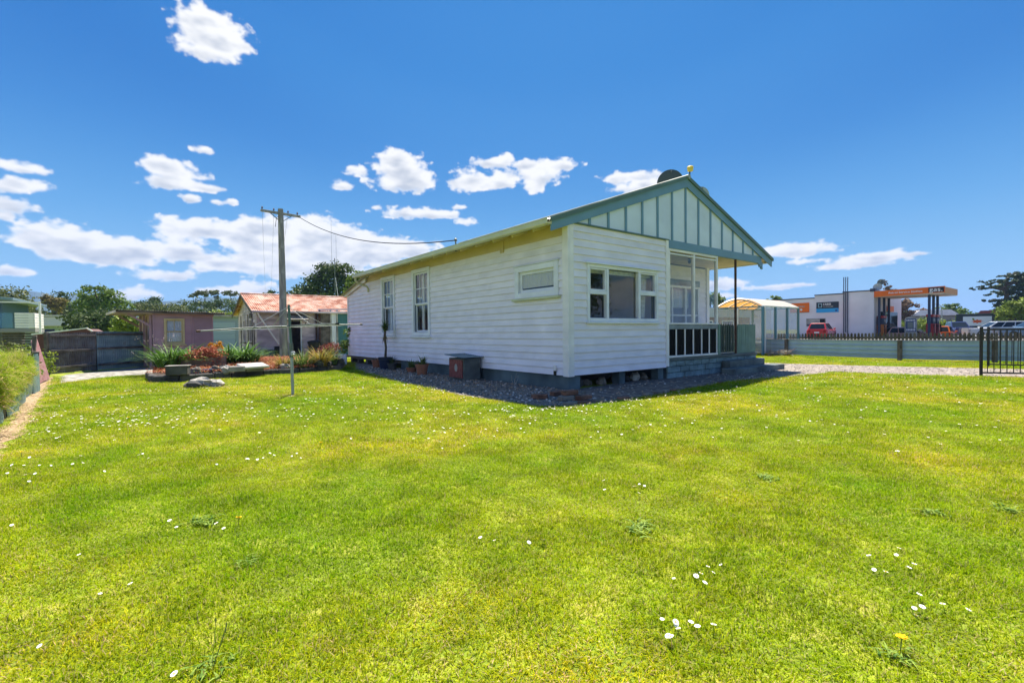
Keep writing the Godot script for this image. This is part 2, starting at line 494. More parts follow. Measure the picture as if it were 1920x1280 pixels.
const CLOUDS := [[-32.55, 28.49, 1.82, 1.36], [-30.98, 28.06, 2.13, 1.39], [-32.16, 26.51, 2.11, 0.76], [-29.96, 27.45, 1.25, 0.67], [-36.07, 16.08, 1.28, 0.74], [-34.82, 15.49, 1.99, 0.97], [-35.26, 14.45, 2.13, 0.49], [-32.87, 14.57, 1.59, 0.39], [-33.78, 13.35, 0.68, 0.45], [-32.66, 18.03, 0.78, 0.32], [-30.36, 13.49, 0.52, 0.29], [-31.53, 13.34, 0.61, 0.23], [-45.79, 13.92, 1.56, 0.42], [-45.35, 12.63, 1.27, 0.48], [-46.43, 12.20, 1.01, 0.42], [-46.41, 10.74, 1.44, 0.76], [-46.64, 9.86, 0.47, 0.38], [-43.33, 8.72, 2.40, 1.11], [-44.81, 8.31, 1.53, 0.69], [-41.08, 7.69, 3.45, 1.16], [-42.32, 7.79, 2.40, 1.03], [-38.44, 8.19, 2.00, 0.93], [-39.43, 7.13, 2.18, 0.65], [-34.28, 10.27, 2.26, 1.14], [-32.04, 10.71, 1.85, 0.81], [-35.48, 8.22, 1.43, 1.02], [-36.28, 5.87, 2.47, 0.51], [-33.45, 7.98, 1.30, 0.70], [-31.88, 7.46, 1.24, 0.59], [-32.35, 6.90, 1.54, 0.47], [-34.32, 8.32, 1.17, 0.69], [-29.47, 10.32, 1.62, 1.32], [-28.01, 9.90, 2.35, 1.58], [-26.01, 8.94, 4.11, 1.87], [-21.71, 10.90, 2.83, 1.77], [-20.64, 8.95, 5.41, 1.81], [-16.04, 9.44, 4.11, 1.46], [-12.14, 9.86, 3.74, 0.94], [-23.94, 7.07, 5.84, 1.03], [-28.55, 7.40, 2.34, 0.86], [-23.06, 11.66, 1.43, 1.00], [-18.35, 10.52, 2.89, 1.30], [-26.98, 11.34, 2.26, 0.97], [-12.91, 18.52, 2.46, 1.60], [-12.64, 16.86, 3.02, 0.88], [-13.38, 19.43, 1.28, 0.85], [-10.49, 17.53, 1.32, 0.88], [-19.27, 16.24, 1.04, 0.49], [-17.76, 17.90, 1.11, 0.49], [-11.16, 13.76, 3.64, 0.59], [-7.94, 13.73, 1.64, 0.40], [-5.25, 13.00, 1.04, 0.40], [-6.30, 14.59, 0.82, 0.26], [-15.67, 14.25, 0.51, 0.26], [-4.88, 17.41, 1.89, 1.15], [-1.07, 17.71, 1.36, 0.96], [-2.32, 19.42, 2.42, 0.50], [-0.53, 19.81, 0.94, 0.50], [-3.62, 17.13, 2.72, 0.64], [3.26, 18.22, 2.42, 1.27], [6.05, 19.09, 1.86, 0.56], [2.74, 16.80, 1.09, 0.77], [1.81, 19.22, 1.07, 0.50], [14.22, 17.34, 3.03, 0.44], [12.71, 17.18, 1.03, 0.63], [15.10, 16.15, 2.90, 0.63], [16.58, 16.30, 1.87, 0.62], [30.87, 8.10, 3.14, 0.66], [29.68, 8.11, 1.99, 0.55], [31.34, 6.88, 1.13, 0.24], [36.18, 6.45, 2.95, 0.57], [37.81, 6.89, 1.99, 0.44], [34.27, 6.11, 1.53, 0.29], [40.31, 6.76, 0.66, 0.16], [-46.13, 5.49, 1.04, 0.39], [-38.14, 4.01, 1.44, 0.62], [-30.06, 4.53, 2.85, 0.49], [-28.10, 4.93, 1.69, 0.63], [-39.31, 3.72, 0.86, 0.33], [28.71, 4.44, 2.26, 0.25], [23.67, 4.99, 1.66, 0.58], [25.15, 5.09, 1.16, 0.38], [30.63, 4.56, 1.30, 0.18], [23.56, 3.72, 1.19, 0.39]]

# ---------------------------------------------------------------- parts that many buildings share
func corrugated(w: float, l: float, pitch := 0.076, amp := 0.010, segs := 4) -> ArrayMesh:
	# a sheet in the xz plane, waves across x, ribs along z
	var mb := MB.new()
	var cnt := int(w / pitch * segs)
	for i in cnt:
		var x0 := w * i / cnt; var x1 := w * (i + 1) / cnt
		var a0 := TAU * x0 / pitch; var a1 := TAU * x1 / pitch
		var y0 := sin(a0) * amp; var y1 := sin(a1) * amp
		var n0 := Vector3(-cos(a0) * amp * TAU / pitch, 1, 0).normalized(); var n1 := Vector3(-cos(a1) * amp * TAU / pitch, 1, 0).normalized()
		mb.quadn(Vector3(x0, y0, l), Vector3(x1, y1, l), Vector3(x1, y1, 0), Vector3(x0, y0, 0), n0, n1, n1, n0)
	return mb.mesh()

func board(a: Vector3, b: Vector3, out: Vector3, h: float, lip := 0.038, top := 0.006) -> MB:
	# one bevel-backed weatherboard from a to b along its lower edge
	var mb := MB.new()
	var up := Vector3.UP * h
	var s := [a, a + out * lip, a + out * top + up, a + up]
	var e := [b, b + out * lip, b + out * top + up, b + up]
	var flip := (b - a).cross(Vector3.UP).dot(out) < 0
	for i in 4:
		var j := (i + 1) % 4
		if flip: mb.quad(s[i], s[j], e[j], e[i])
		else: mb.quad(s[i], e[i], e[j], s[j])
	mb.quad(s[0], s[1], s[2], s[3]); mb.quad(e[3], e[2], e[1], e[0])
	return mb

func board_wall(parent: Node, origin: Vector3, along: Vector3, out: Vector3, spans: Callable, y0: float, rows: int, cover: float, mats: Array, called := "weatherboard") -> void:
	# spans.call(row middle height) gives the [from, to] stretches of board in that row
	for r in rows:
		var y := y0 + r * cover
		for sp in spans.call(y + cover * 0.5):
			if sp[1] - sp[0] < 0.03: continue
			if sp[1] - sp[0] > 4.2:  # long runs are two lengths butted together
				var j := lerpf(sp[0], sp[1], rng.randf_range(0.25, 0.75))
				part(parent, called, board(origin + along * sp[0] + Vector3.UP * y, origin + along * (j - 0.003) + Vector3.UP * y, out, cover + 0.012), mats[rng.randi() % mats.size()])
				sp = [j, sp[1]]
			part(parent, called, board(origin + along * sp[0] + Vector3.UP * y, origin + along * sp[1] + Vector3.UP * y, out, cover + 0.012), mats[rng.randi() % mats.size()])

func cut(from: float, to: float, y: float, holes: Array) -> Array:
	# holes: [from, to, low, high]
	var out := [[from, to]]
	for hl in holes:
		if y < hl[2] or y > hl[3]: continue
		var nxt := []
		for s in out:
			if hl[1] <= s[0] or hl[0] >= s[1]: nxt.append(s); continue
			if hl[0] > s[0]: nxt.append([s[0], hl[0]])
			if hl[1] < s[1]: nxt.append([hl[1], s[1]])
		out = nxt
	return out

func lining(parent: Node, called: String, from: float, to: float, y0: float, y1: float, holes: Array, tr: Transform3D, thick: float, m: Material) -> void:
	# wall slab with openings, x along, y up, from z = 0 back to -thick
	var xs := [from, to]
	for hl in holes: xs.append(hl[0]); xs.append(hl[1])
	xs.sort()
	var mb := MB.new()
	for i in xs.size() - 1:
		if xs[i + 1] - xs[i] < 0.01: continue
		var mid: float = (xs[i] + xs[i + 1]) * 0.5
		var ys := [[y0, y1]]
		for hl in holes:
			if mid < hl[0] or mid > hl[1]: continue
			var nxt := []
			for s in ys:
				if hl[3] <= s[0] or hl[2] >= s[1]: nxt.append(s); continue
				if hl[2] > s[0]: nxt.append([s[0], hl[2]])
				if hl[3] < s[1]: nxt.append([hl[3], s[1]])
			ys = nxt
		for s in ys:
			var cc := Vector3((xs[i] + xs[i + 1]) * 0.5, (s[0] + s[1]) * 0.5, -thick * 0.5)
			mb.box(tr * cc, Vector3(xs[i + 1] - xs[i], s[1] - s[0], thick), 0.0, tr.basis)
	part(parent, called, mb, m)

func ring(w: float, h: float, t: float, z0: float, z1: float, x := 0.0, y := 0.0, bv := 0.004) -> MB:
	# a rectangular frame with its lower left corner at x, y
	var mb := MB.new()
	mb.span(Vector3(x, y, z0), Vector3(x + t, y + h, z1), bv)
	mb.span(Vector3(x + w - t, y, z0), Vector3(x + w, y + h, z1), bv)
	mb.span(Vector3(x + t, y, z0), Vector3(x + w - t, y + t, z1), bv)
	mb.span(Vector3(x + t, y + h - t, z0), Vector3(x + w - t, y + h, z1), bv)
	return mb

func pane(parent: Node, x0: float, y0: float, x1: float, y1: float, z: float, m: Material = null) -> void:
	var mb := MB.new()
	mb.quad(Vector3(x0, y0, z), Vector3(x1, y0, z), Vector3(x1, y1, z), Vector3(x0, y1, z))
	part(parent, "pane", mb, M.glass if m == null else m)

func curtain(parent: Node, x0: float, x1: float, y0: float, y1: float, z: float, m: Material, folds: float, amp := 0.02, taper := 0.0) -> void:
	var mb := MB.new()
	var cnt := maxi(6, int((x1 - x0) * folds * 8))
	for i in cnt:
		var f0 := float(i) / cnt; var f1 := float(i + 1) / cnt
		var xa := lerpf(x0, x1, f0); var xb := lerpf(x0, x1, f1)
		var za := z + sin(xa * folds * TAU) * amp + sin(xa * 17.0) * amp * 0.4; var zb := z + sin(xb * folds * TAU) * amp + sin(xb * 17.0) * amp * 0.4
		mb.quad(Vector3(xa - taper * f0, y0, za), Vector3(xb - taper * f1, y0, zb), Vector3(xb, y1, zb), Vector3(xa, y1, za))
	part(parent, "curtain", mb, m)

func sash_window(parent: Node, at: Vector3, turn: float, w: float, h: float) -> void:
	# tall double-hung window: three by two small panes above, two below
	var n := node_part(parent, "window", at, turn)
	part(n, "frame", ring(w, h, 0.115, -0.02, 0.06), M.trim)
	var sill := MB.new()
	sill.span(Vector3(-0.05, -0.07, -0.05), Vector3(w + 0.05, -0.012, 0.10), 0.006)
	part(n, "sill", sill, M.trim)
	var x0 := 0.12; var x1 := w - 0.12; var mid := h * 0.48
	part(n, "lower_sash", ring(x1 - x0, mid - 0.12, 0.055, -0.075, -0.04, x0, 0.12), M.trim)
	part(n, "upper_sash", ring(x1 - x0, h - 0.12 - mid + 0.03, 0.05, -0.035, -0.002, x0, mid - 0.03), M.trim)
	var a := x0 + 0.055; var b := x1 - 0.055
	var y0 := 0.175; var y1 := mid - 0.055
	var mb := MB.new()
	mb.span(Vector3((a + b) * 0.5 - 0.012, y0, -0.07), Vector3((a + b) * 0.5 + 0.012, y1, -0.045))
	part(n, "muntin", mb, M.trim)
	for i in 2:
		pane(n, lerpf(a, b, i * 0.5), y0, lerpf(a, b, i * 0.5 + 0.5), y1, -0.058)
	var u0 := mid + 0.02; var u1 := h - 0.17
	for i in 3:
		var xa := lerpf(a, b, i / 3.0); var xb := lerpf(a, b, (i + 1) / 3.0)
		if i > 0:
			mb = MB.new(); mb.span(Vector3(xa - 0.011, u0, -0.03), Vector3(xa + 0.011, u1, -0.006))
			part(n, "muntin", mb, M.trim)
		for j in 2:
			pane(n, xa, lerpf(u0, u1, j * 0.5), xb, lerpf(u0, u1, j * 0.5 + 0.5), -0.018)
	mb = MB.new(); mb.span(Vector3(a, (u0 + u1) * 0.5 - 0.011, -0.029), Vector3(b, (u0 + u1) * 0.5 + 0.011, -0.007))
	part(n, "muntin", mb, M.trim)
	curtain(n, a, a + 0.22, y0, u1, -0.22, M.curtain, 9.0)
	curtain(n, b - 0.16, b, y0, u1, -0.22, M.curtain, 9.0)
	curtain(n, a, b, mid, u1, -0.30, M.curtain, 7.0)

# ---------------------------------------------------------------- the cottage
func build_house() -> void:
	var H := thing("weatherboard_cottage", "white weatherboard cottage with teal battened gable and glazed corner porch", "house", HX.origin, YAW)
	var wb := [M.board_0, M.board_1, M.board_2, M.board_3]
	const Y0 := 0.31
	const COVER := 0.1625
	# openings: along, along, low, high.  Long wall measured from the corner backwards
	var side_holes := [[0.30, 1.74, 2.06, 2.77], [6.14, 7.30, 1.19, 3.31], [8.78, 9.92, 1.19, 3.31]]
	var front_holes := [[0.58, 3.05, 1.50, 2.71]]
	var side_spans := func(y: float) -> Array:
		var far := 13.66
		if y > 2.98: far = minf(13.66, 11.5 + (3.42 - y) / 0.44 * 2.16)
		if y > 3.30: return []
		return cut(0.11, far, y, side_holes)
	board_wall(H, Vector3.ZERO, Vector3(0, 0, -1), Vector3(-1, 0, 0), side_spans, Y0, 19, COVER * 0.97, wb)
	board_wall(H, Vector3.ZERO, Vector3(1, 0, 0), Vector3(0, 0, 1), func(y: float) -> Array: return cut(0.11, 3.43, y, front_holes), Y0, 20, COVER, wb)
	# slabs behind the boards, with the openings, so that the rooms are closed
	var side_tr := Transform3D(Basis(Vector3.UP, -PI / 2), Vector3(-0.001, 0, 0))
	var sh := []
	for q in side_holes: sh.append([-q[1] + 0.1, -q[0] - 0.1, q[2] + 0.1, q[3] - 0.1])
	lining(H, "side_wall", -13.6, -0.1, 0.31, 3.0, sh.map(func(q): return [q[0], q[1], q[2], minf(q[3], 3.0)]), side_tr, 0.1, M.room)
	lining(H, "side_wall", -11.45, -0.1, 3.0, 3.56, sh.filter(func(q): return q[3] > 3.0).map(func(q): return [q[0], q[1], 3.0, q[3]]), side_tr, 0.1, M.room)
	var fh := front_holes.map(func(q): return [q[0] + 0.06, q[1] - 0.06, q[2] + 0.06, q[3] - 0.06])
	lining(H, "front_wall", 0.1, 3.5, 0.31, 3.56, fh, Transform3D(Basis.IDENTITY, Vector3(0, 0, -0.001)), 0.1, M.room)
	# porch return wall, porch rear wall, right and rear walls
	var mb := MB.new()
	mb.span(Vector3(3.40, 0.31, -1.8), Vector3(3.50, 3.56, -0.101))
	part(H, "porch_return_wall", mb, M.board_1)
	var rear_holes := [[4.9, 8.0, 1.12, 2.72]]
	board_wall(H, Vector3(0, 0, -1.85), Vector3(1, 0, 0), Vector3(0, 0, 1), func(y: float) -> Array: return cut(3.5, 8.5, y, rear_holes), 0.6, 17, COVER, wb)
	lining(H, "porch_rear_wall", 3.5, 8.6, 0.31, 3.56, [[4.96, 7.94, 1.18, 2.66]], Transform3D(Basis.IDENTITY, Vector3(0, 0, -1.851)), 0.1, M.room)
	mb = MB.new(); mb.span(Vector3(8.52, 0.31, -13.6), Vector3(8.62, 3.3, -1.96)); mb.span(Vector3(8.52, 3.3, -11.4), Vector3(8.62, 3.5, -1.96))
	part(H, "right_wall", mb, M.board_2)
	mb = MB.new(); mb.span(Vector3(0.1, 0.31, -13.6), Vector3(8.5, 2.9, -13.5))
	part(H, "rear_wall", mb, M.board_2)
	mb = MB.new(); mb.span(Vector3(8.48, 0.55, -1.90), Vector3(8.64, 3.45, -1.78), 0.006)
	part(H, "corner_board", mb, M.white)
	# floor, ceiling and one dividing wall make the rooms dark and closed
	mb = MB.new(); mb.span(Vector3(0.1, 0.28, -13.5), Vector3(8.5, 0.33, -1.9)); mb.span(Vector3(0.1, 0.28, -1.9), Vector3(3.4, 0.33, -0.1))
	part(H, "floor", mb, M.dark_room)
	mb = MB.new(); mb.span(Vector3(0.1, 3.32, -11.4), Vector3(8.5, 3.36, -1.96)); mb.span(Vector3(0.1, 3.32, -1.96), Vector3(3.4, 3.36, -0.1))
	part(H, "ceiling", mb, M.room)
	mb = MB.new(); mb.span(Vector3(3.9, 0.33, -13.4), Vector3(4.0, 3.32, -1.96)); mb.span(Vector3(0.1, 0.33, -4.6), Vector3(3.9, 3.32, -4.5)); mb.span(Vector3(4.0, 0.33, -5.2), Vector3(8.5, 3.32, -5.1))
	part(H, "partition", mb, M.room)
	# corner boards
	mb = MB.new(); mb.span(Vector3(-0.050, 0.29, -0.125), Vector3(0.0, 3.54, 0.050), 0.004)
	part(H, "corner_board", mb, M.white)
	mb = MB.new(); mb.span(Vector3(0.0015, 0.29, 0.0), Vector3(0.125, 3.56, 0.048), 0.004)
	part(H, "corner_board", mb, M.white)
	mb = MB.new(); mb.span(Vector3(3.42, 0.33, -0.02), Vector3(3.53, 3.57, 0.055), 0.004)
	part(H, "corner_board", mb, M.white)
	mb = MB.new(); mb.span(Vector3(-0.05, 0.30, -13.74), Vector3(0.02, 2.98, -13.64), 0.004)
	part(H, "corner_board", mb, M.white)
	# frieze under the eave
	mb = MB.new(); mb.span(Vector3(-0.024, 3.302, -11.45), Vector3(-0.002, 3.60, -0.128))
	part(H, "frieze_board", mb, M.tan)
	mb = MB.new(); mb.span(Vector3(-0.05, 3.22, -2.36), Vector3(-0.0225, 3.52, -2.22), 0.004)
	part(H, "frieze_block", mb, M.tan)
	# roof: ridge at x 4.31; y of the top surface
	var slope := 1.75 / 4.89
	var sheet_len := sqrt(4.93 * 4.93 + pow(4.93 * slope, 2))
	var cs := corrugated(0.80, sheet_len, 0.08, 0.011)
	var ang := atan(slope)
	for i in 15:
		for sgn in [-1.0, 1.0]:
			var s := part(H, "roof_sheet", cs, M.roof)
			# sheet x runs along the ridge, z runs down the slope
			var down := Vector3(sgn * cos(ang), -sin(ang), 0)
			var alongz := Vector3(0, 0, -sgn)
			s.transform = Transform3D(Basis(alongz, down.cross(alongz), down), Vector3(4.31, 5.285 + 0.002 * (i % 2), 0.13 - 0.76 * i - (0.0 if sgn > 0 else 0.80)))
	mb = MB.new(); mb.tube([Vector3(4.31, 5.29, 0.16), Vector3(4.31, 5.29, -11.4)], [0.06, 0.06], 10)
	part(H, "ridge_cap", mb, M.roof)
	# soffit boards close the eaves from below, sloping with the rafters
	for sgn in [-1.0, 1.0]:
		mb = MB.new()
		var e: float = 4.31 + sgn * 4.86; var k: float = 4.31 + sgn * (4.31 if sgn < 0 else 4.2)
		var yo: float = 5.25 - 4.86 * slope; var yi: float = 5.25 - absf(k - 4.31) * slope
		mb.quad(Vector3(e, yo - 0.02, 0.09), Vector3(e, yo - 0.02, -11.3), Vector3(k, yi - 0.02, -11.3), Vector3(k, yi - 0.02, 0.09))
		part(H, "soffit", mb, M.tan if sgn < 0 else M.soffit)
	# rafter tails along the long eave
	for i in 15:
		var z := -0.55 - i * 0.74
		mb = MB.new(); mb.bar(Vector3(-0.50, 3.43, z), Vector3(-0.02, 3.43 + 0.48 * slope, z), 0.05, 0.09, 0.004)
		part(H, "rafter_tail", mb, M.soffit)
	# gutter along the long eave, open above
	mb = MB.new()
	for q in [[-0.56, 3.50, -0.545, 3.44], [-0.66, 3.43, -0.545, 3.45], [-0.68, 3.44, -0.665, 3.53]]:
		mb.span(Vector3(q[0], minf(q[1], q[3]), -11.25), Vector3(q[2], maxf(q[1], q[3]), 0.10))
	mb.span(Vector3(-0.69, 3.525, -11.25), Vector3(-0.66, 3.54, 0.10))
	part(H, "gutter", mb, M.gutter)
	mb = MB.new()
	mb.span(Vector3(9.17, 3.43, -11.25), Vector3(9.29, 3.53, 0.05), 0.01)
	part(H, "gutter", mb, M.gutter)
	# the downpipe elbow at the far end of the gutter
	mb = MB.new(); mb.tube([Vector3(-0.60, 3.45, -11.1), Vector3(-0.60, 3.32, -11.1), Vector3(-0.50, 3.22, -11.12), Vector3(-0.12, 3.12, -11.2), Vector3(-0.06, 3.04, -11.22), Vector3(-0.06, 2.9, -11.22)], [0.045, 0.045, 0.045, 0.04, 0.04, 0.04], 8)
	part(H, "downpipe", mb, M.gutter)
	# lean-to roof at the back
	var lt := corrugated(0.80, 2.75, 0.08, 0.011)
	for i in 12:
		var s := part(H, "lean_to_sheet", lt, M.roof)
		var down := Vector3(0, -sin(0.2), -cos(0.2))
		var ax := Vector3(-1, 0, 0)
		s.transform = Transform3D(Basis(ax, down.cross(ax), down), Vector3(0.52 + 0.76 * i, 3.50 + 0.002 * (i % 2), -11.2))
	mb = MB.new(); mb.bar(Vector3(-0.10, 3.40, -11.35), Vector3(-0.10, 2.93, -13.85), 0.06, 0.13, 0.004)
	part(H, "lean_to_barge_board", mb, M.white)
	mb = MB.new(); mb.prism(PackedVector2Array([Vector2(-0.2, 3.5), Vector2(8.8, 3.5), Vector2(4.31, 5.2)]), -11.30, -11.22)
	part(H, "rear_gable_wall", mb, M.panel)
	# gable front: panels, battens, barge boards, cover strips
	var by := func(x: float) -> float: return 5.27 - absf(x - 4.31) * slope
	var bx := [-0.1]
	for i in 14: bx.append(0.62 + i * 0.613 if i < 13 else 8.75)
	for i in bx.size() - 1:
		var a: float = bx[i]; var b: float = bx[i + 1]
		var pl := PackedVector2Array([Vector2(a + 0.003, 3.575), Vector2(b - 0.003, 3.575), Vector2(b - 0.003, by.call(b) - 0.10)])
		if a < 4.30 and b > 4.32: pl.append(Vector2(4.31, 5.17))
		pl.append(Vector2(a + 0.003, maxf(3.58, by.call(a) - 0.10)))
		mb = MB.new(); mb.prism(pl, 0.02, 0.035)
		part(H, "gable_panel", mb, M.panel)
		if i > 0:
			mb = MB.new(); mb.span(Vector3(a - 0.036, 3.57, 0.0355), Vector3(a + 0.036, by.call(a) - 0.12, 0.06), 0.004)
			part(H, "batten", mb, M.teal)
	mb = MB.new(); mb.span(Vector3(0.0, 3.545, -0.05), Vector3(3.53, 3.574, 0.07))
	part(H, "gable_drip_mould", mb, M.teal_dark)
	mb = MB.new(); mb.span(Vector3(3.535, 3.36, -0.04), Vector3(8.55, 3.573, 0.05), 0.005)
	part(H, "porch_beam", mb, M.teal)
	for sgn in [-1.0, 1.0]:
		mb = MB.new()
		var e: float = 4.31 + sgn * 4.86; var d: float = 0.235
		var pl := PackedVector2Array([Vector2(4.31, 5.27), Vector2(e, by.call(e) - 0.01), Vector2(e, by.call(e) - d), Vector2(4.31, 5.27 - d - 0.01)])
		mb.prism(pl, 0.062, 0.092)
		part(H, "barge_board", mb, M.teal)
		mb = MB.new()
		pl = PackedVector2Array([Vector2(4.31, 5.325), Vector2(e + sgn * 0.03, by.call(e) + 0.035), Vector2(e + sgn * 0.03, by.call(e) - 0.055), Vector2(4.31, 5.235)])
		mb.prism(pl, 0.094, 0.135)
		part(H, "roof_edge_flashing", mb, M.teal_dark)
	# bracket that takes the service cable
	mb = MB.new(); mb.tube([Vector3(-0.4, 3.45, -3.9), Vector3(-0.4, 3.80, -3.9)], [0.02, 0.02], 8); mb.lathe(Vector3(-0.4, 3.72, -3.9), [Vector2(0.02, 0), Vector2(0.045, 0.01), Vector2(0.03, 0.04), Vector2(0.045, 0.06), Vector2(0.0, 0.10)], 10); part(H, "cable_bracket", mb, M.galv_old)
	# an old scroll bracket left under the right end of the beam
	mb = MB.new(); mb.prism(PackedVector2Array([Vector2(8.30, 3.36), Vector2(8.62, 3.40), Vector2(8.62, 3.18), Vector2(8.54, 3.20), Vector2(8.52, 3.27), Vector2(8.44, 3.24), Vector2(8.41, 3.30)]), 0.0, 0.05)
	part(H, "scroll_bracket", mb, M.teal)
	# foundation
	mb = MB.new(); mb.span(Vector3(0.015, 0.0, -8.4), Vector3(0.16, 0.305, -0.02))
	part(H, "foundation_wall", mb, M.foundation)
	for q in [[0.03, -0.02, 0.36, -0.26], [1.70, -0.06, 1.92, -0.28], [3.22, -0.06, 3.44, -0.28]]:
		mb = MB.new(); mb.span(Vector3(q[0], 0.0, q[3]), Vector3(q[2], 0.307, q[1] + 0.002), 0.008)
		part(H, "pier", mb, M.foundation)
	for z in [-9.6, -10.8, -11.7, -12.7, -13.5]:
		mb = MB.new(); mb.span(Vector3(0.06, 0.0, z - 0.22), Vector3(0.28, 0.187, z), 0.008)
		part(H, "pier", mb, M.concrete_dark)
	mb = MB.new(); mb.span(Vector3(0.02, 0.19, -13.6), Vector3(0.09, 0.305, -8.45)); part(H, "bearer", mb, M.old_timber)
	mb = MB.new(); mb.span(Vector3(1.2, 0.0, -13.5), Vector3(1.3, 0.28, -8.45)); mb.span(Vector3(1.3, 0.0, -13.5), Vector3(8.5, 0.28, -13.4)); part(H, "underfloor_screen", mb, M.concrete)  # added to block the sunlit grass glimpsed beneath the floor
	mb = MB.new(); mb.span(Vector3(0.30, 0.0, -1.3), Vector3(3.4, 0.28, -1.2)); part(H, "underfloor_screen", mb, M.concrete_dark)
	# a small white tap box near the foot of the corner
	mb = MB.new(); mb.span(Vector3(-0.07, 0.40, -0.42), Vector3(-0.028, 0.52, -0.34), 0.005)
	part(H, "vent_cowl", mb, M.white)
	mb = MB.new(); mb.span(Vector3(-0.06, 0.30, -0.42), Vector3(-0.03, 0.398, -0.35), 0.005)
	part(H, "vent_cowl", mb, M.black)
	# windows of the long wall
	var ws := node_part(H, "window", Vector3(-0.005, 2.04, -1.77), -PI / 2)
	part(ws, "frame", ring(1.51, 0.75, 0.13, -0.02, 0.055), M.trim)
	part(ws, "sash", ring(1.25, 0.49, 0.07, -0.05, -0.012, 0.13, 0.13), M.trim)
	pane(ws, 0.2, 0.2, 1.31, 0.55, -0.03)
	mb = MB.new(); mb.span(Vector3(-0.06, -0.06, -0.03), Vector3(1.57, -0.003, 0.11), 0.006); part(ws, "sill", mb, M.gutter)
	mb = MB.new(); mb.span(Vector3(-0.03, 0.753, -0.01), Vector3(1.54, 0.775, 0.08)); part(ws, "head_flashing", mb, M.trim)
	curtain(ws, 0.19, 1.32, 0.24, 0.56, -0.052, M.lace, 11.0, 0.008)
	sash_window(H, Vector3(-0.005, 1.17, -7.34), -PI / 2, 1.24, 2.16)
	sash_window(H, Vector3(-0.005, 1.17, -9.96), -PI / 2, 1.22, 2.16)
	# front window: two-light, picture, two-light
	var wf := node_part(H, "window", Vector3(0.54, 1.47, 0.005))
	part(wf, "frame", ring(2.54, 1.26, 0.075, -0.06, 0.05), M.trim)
	mb = MB.new(); mb.span(Vector3(-0.08, 1.263, -0.01), Vector3(2.62, 1.29, 0.10)); part(wf, "head_flashing", mb, M.trim)
	mb = MB.new(); mb.span(Vector3(-0.03, -0.05, -0.03), Vector3(2.57, -0.003, 0.09), 0.006); part(wf, "sill", mb, M.trim)
	for x in [0.66, 1.80]:
		mb = MB.new(); mb.span(Vector3(x - 0.04, 0.077, -0.055), Vector3(x + 0.04, 1.183, 0.046), 0.004); part(wf, "mullion", mb, M.trim)
	for q in [[0.078, 0.617, 0.60], [1.843, 2.462, 0.64]]:
		mb = MB.new(); mb.span(Vector3(q[0], q[2], -0.05), Vector3(q[1], q[2] + 0.08, 0.044), 0.004); part(wf, "transom", mb, M.trim)
		part(wf, "sash", ring(q[1] - q[0], 1.182 - q[2] - 0.082, 0.035, -0.045, 0.03, q[0] + 0.001, q[2] + 0.082), M.trim)
		pane(wf, q[0] + 0.03, q[2] + 0.11, q[1] - 0.03, 1.15, -0.01)
		pane(wf, q[0], 0.078, q[1], q[2], -0.03)
	pane(wf, 0.70, 0.078, 1.76, 1.183, -0.03)
	curtain(wf, 2.22, 2.50, 0.05, 1.2, -0.26, M.curtain, 8.0, 0.025, 0.10)
	mb = MB.new(); mb.span(Vector3(0.05, 1.10, -0.20), Vector3(2.5, 1.22, -0.17)); part(wf, "pelmet", mb, M.curtain)
	# porch: floor, ceiling, glazing, shell panels, block base, steps
	mb = MB.new(); mb.span(Vector3(3.52, 0.46, -1.84), Vector3(8.32, 0.54, 0.02), 0.006); part(H, "porch_floor", mb, M.step)
	mb = MB.new(); mb.span(Vector3(3.505, 3.42, -1.84), Vector3(8.95, 3.45, -0.045)); part(H, "porch_ceiling", mb, M.soffit)
	mb = MB.new(); mb.lathe(Vector3(6.0, 3.42, -0.9), [Vector2(0.0, -0.16), Vector2(0.05, -0.14), Vector2(0.06, -0.06), Vector2(0.03, -0.04), Vector2(0.05, 0.0)], 12); part(H, "porch_lamp", mb, M.galv_old)
	var core := MB.new(); core.span(Vector3(3.55, 0.0, -1.8), Vector3(8.28, 0.458, -0.03)); part(H, "porch_base", core, M.foundation)
	for r in 3:
		var x := 3.535 - (0.2 if r == 1 else 0.0)
		while x < 8.28:
			var xa := maxf(x, 3.535); var xb := minf(x + 0.39, 8.30)
			if xb - xa > 0.05:
				mb = MB.new(); mb.span(Vector3(xa, 0.003 + r * 0.153, -0.05), Vector3(xb - 0.012, 0.003 + r * 0.153 + 0.143, 0.0 + rng.randf_range(-0.006, 0.006)), 0.012)
				part(H, "concrete_block", mb, M.block)
			x += 0.40
		for k in 4:
			mb = MB.new(); mb.span(Vector3(8.262, 0.003 + r * 0.153, -0.45 - k * 0.4), Vector3(8.305, 0.146 + r * 0.153, -0.062 - k * 0.4), 0.012)
			part(H, "concrete_block", mb, M.block)
	mb = MB.new(); mb.span(Vector3(6.15, 0.0, 0.02), Vector3(8.30, 0.36, 0.26), 0.015); part(H, "step", mb, M.step)
	mb = MB.new(); mb.span(Vector3(5.70, 0.0, 0.262), Vector3(8.75, 0.17, 0.66), 0.015); part(H, "step", mb, M.step)
	var g := node_part(H, "porch_glazing", Vector3(3.53, 0, 0))
	for x in [0.02, 1.17, 2.34]:
		mb = MB.new(); mb.span(Vector3(x, 1.452, -0.05), Vector3(x + 0.075, 3.30, 0.03), 0.005); part(g, "post", mb, M.white)
	mb = MB.new(); mb.span(Vector3(0.0, 3.302, -0.05), Vector3(2.42, 3.36, 0.03), 0.005); part(g, "head_rail", mb, M.white)
	mb = MB.new(); mb.span(Vector3(0.0, 3.22, -0.03), Vector3(2.42, 3.255, 0.02), 0.004); part(g, "track", mb, M.trim)
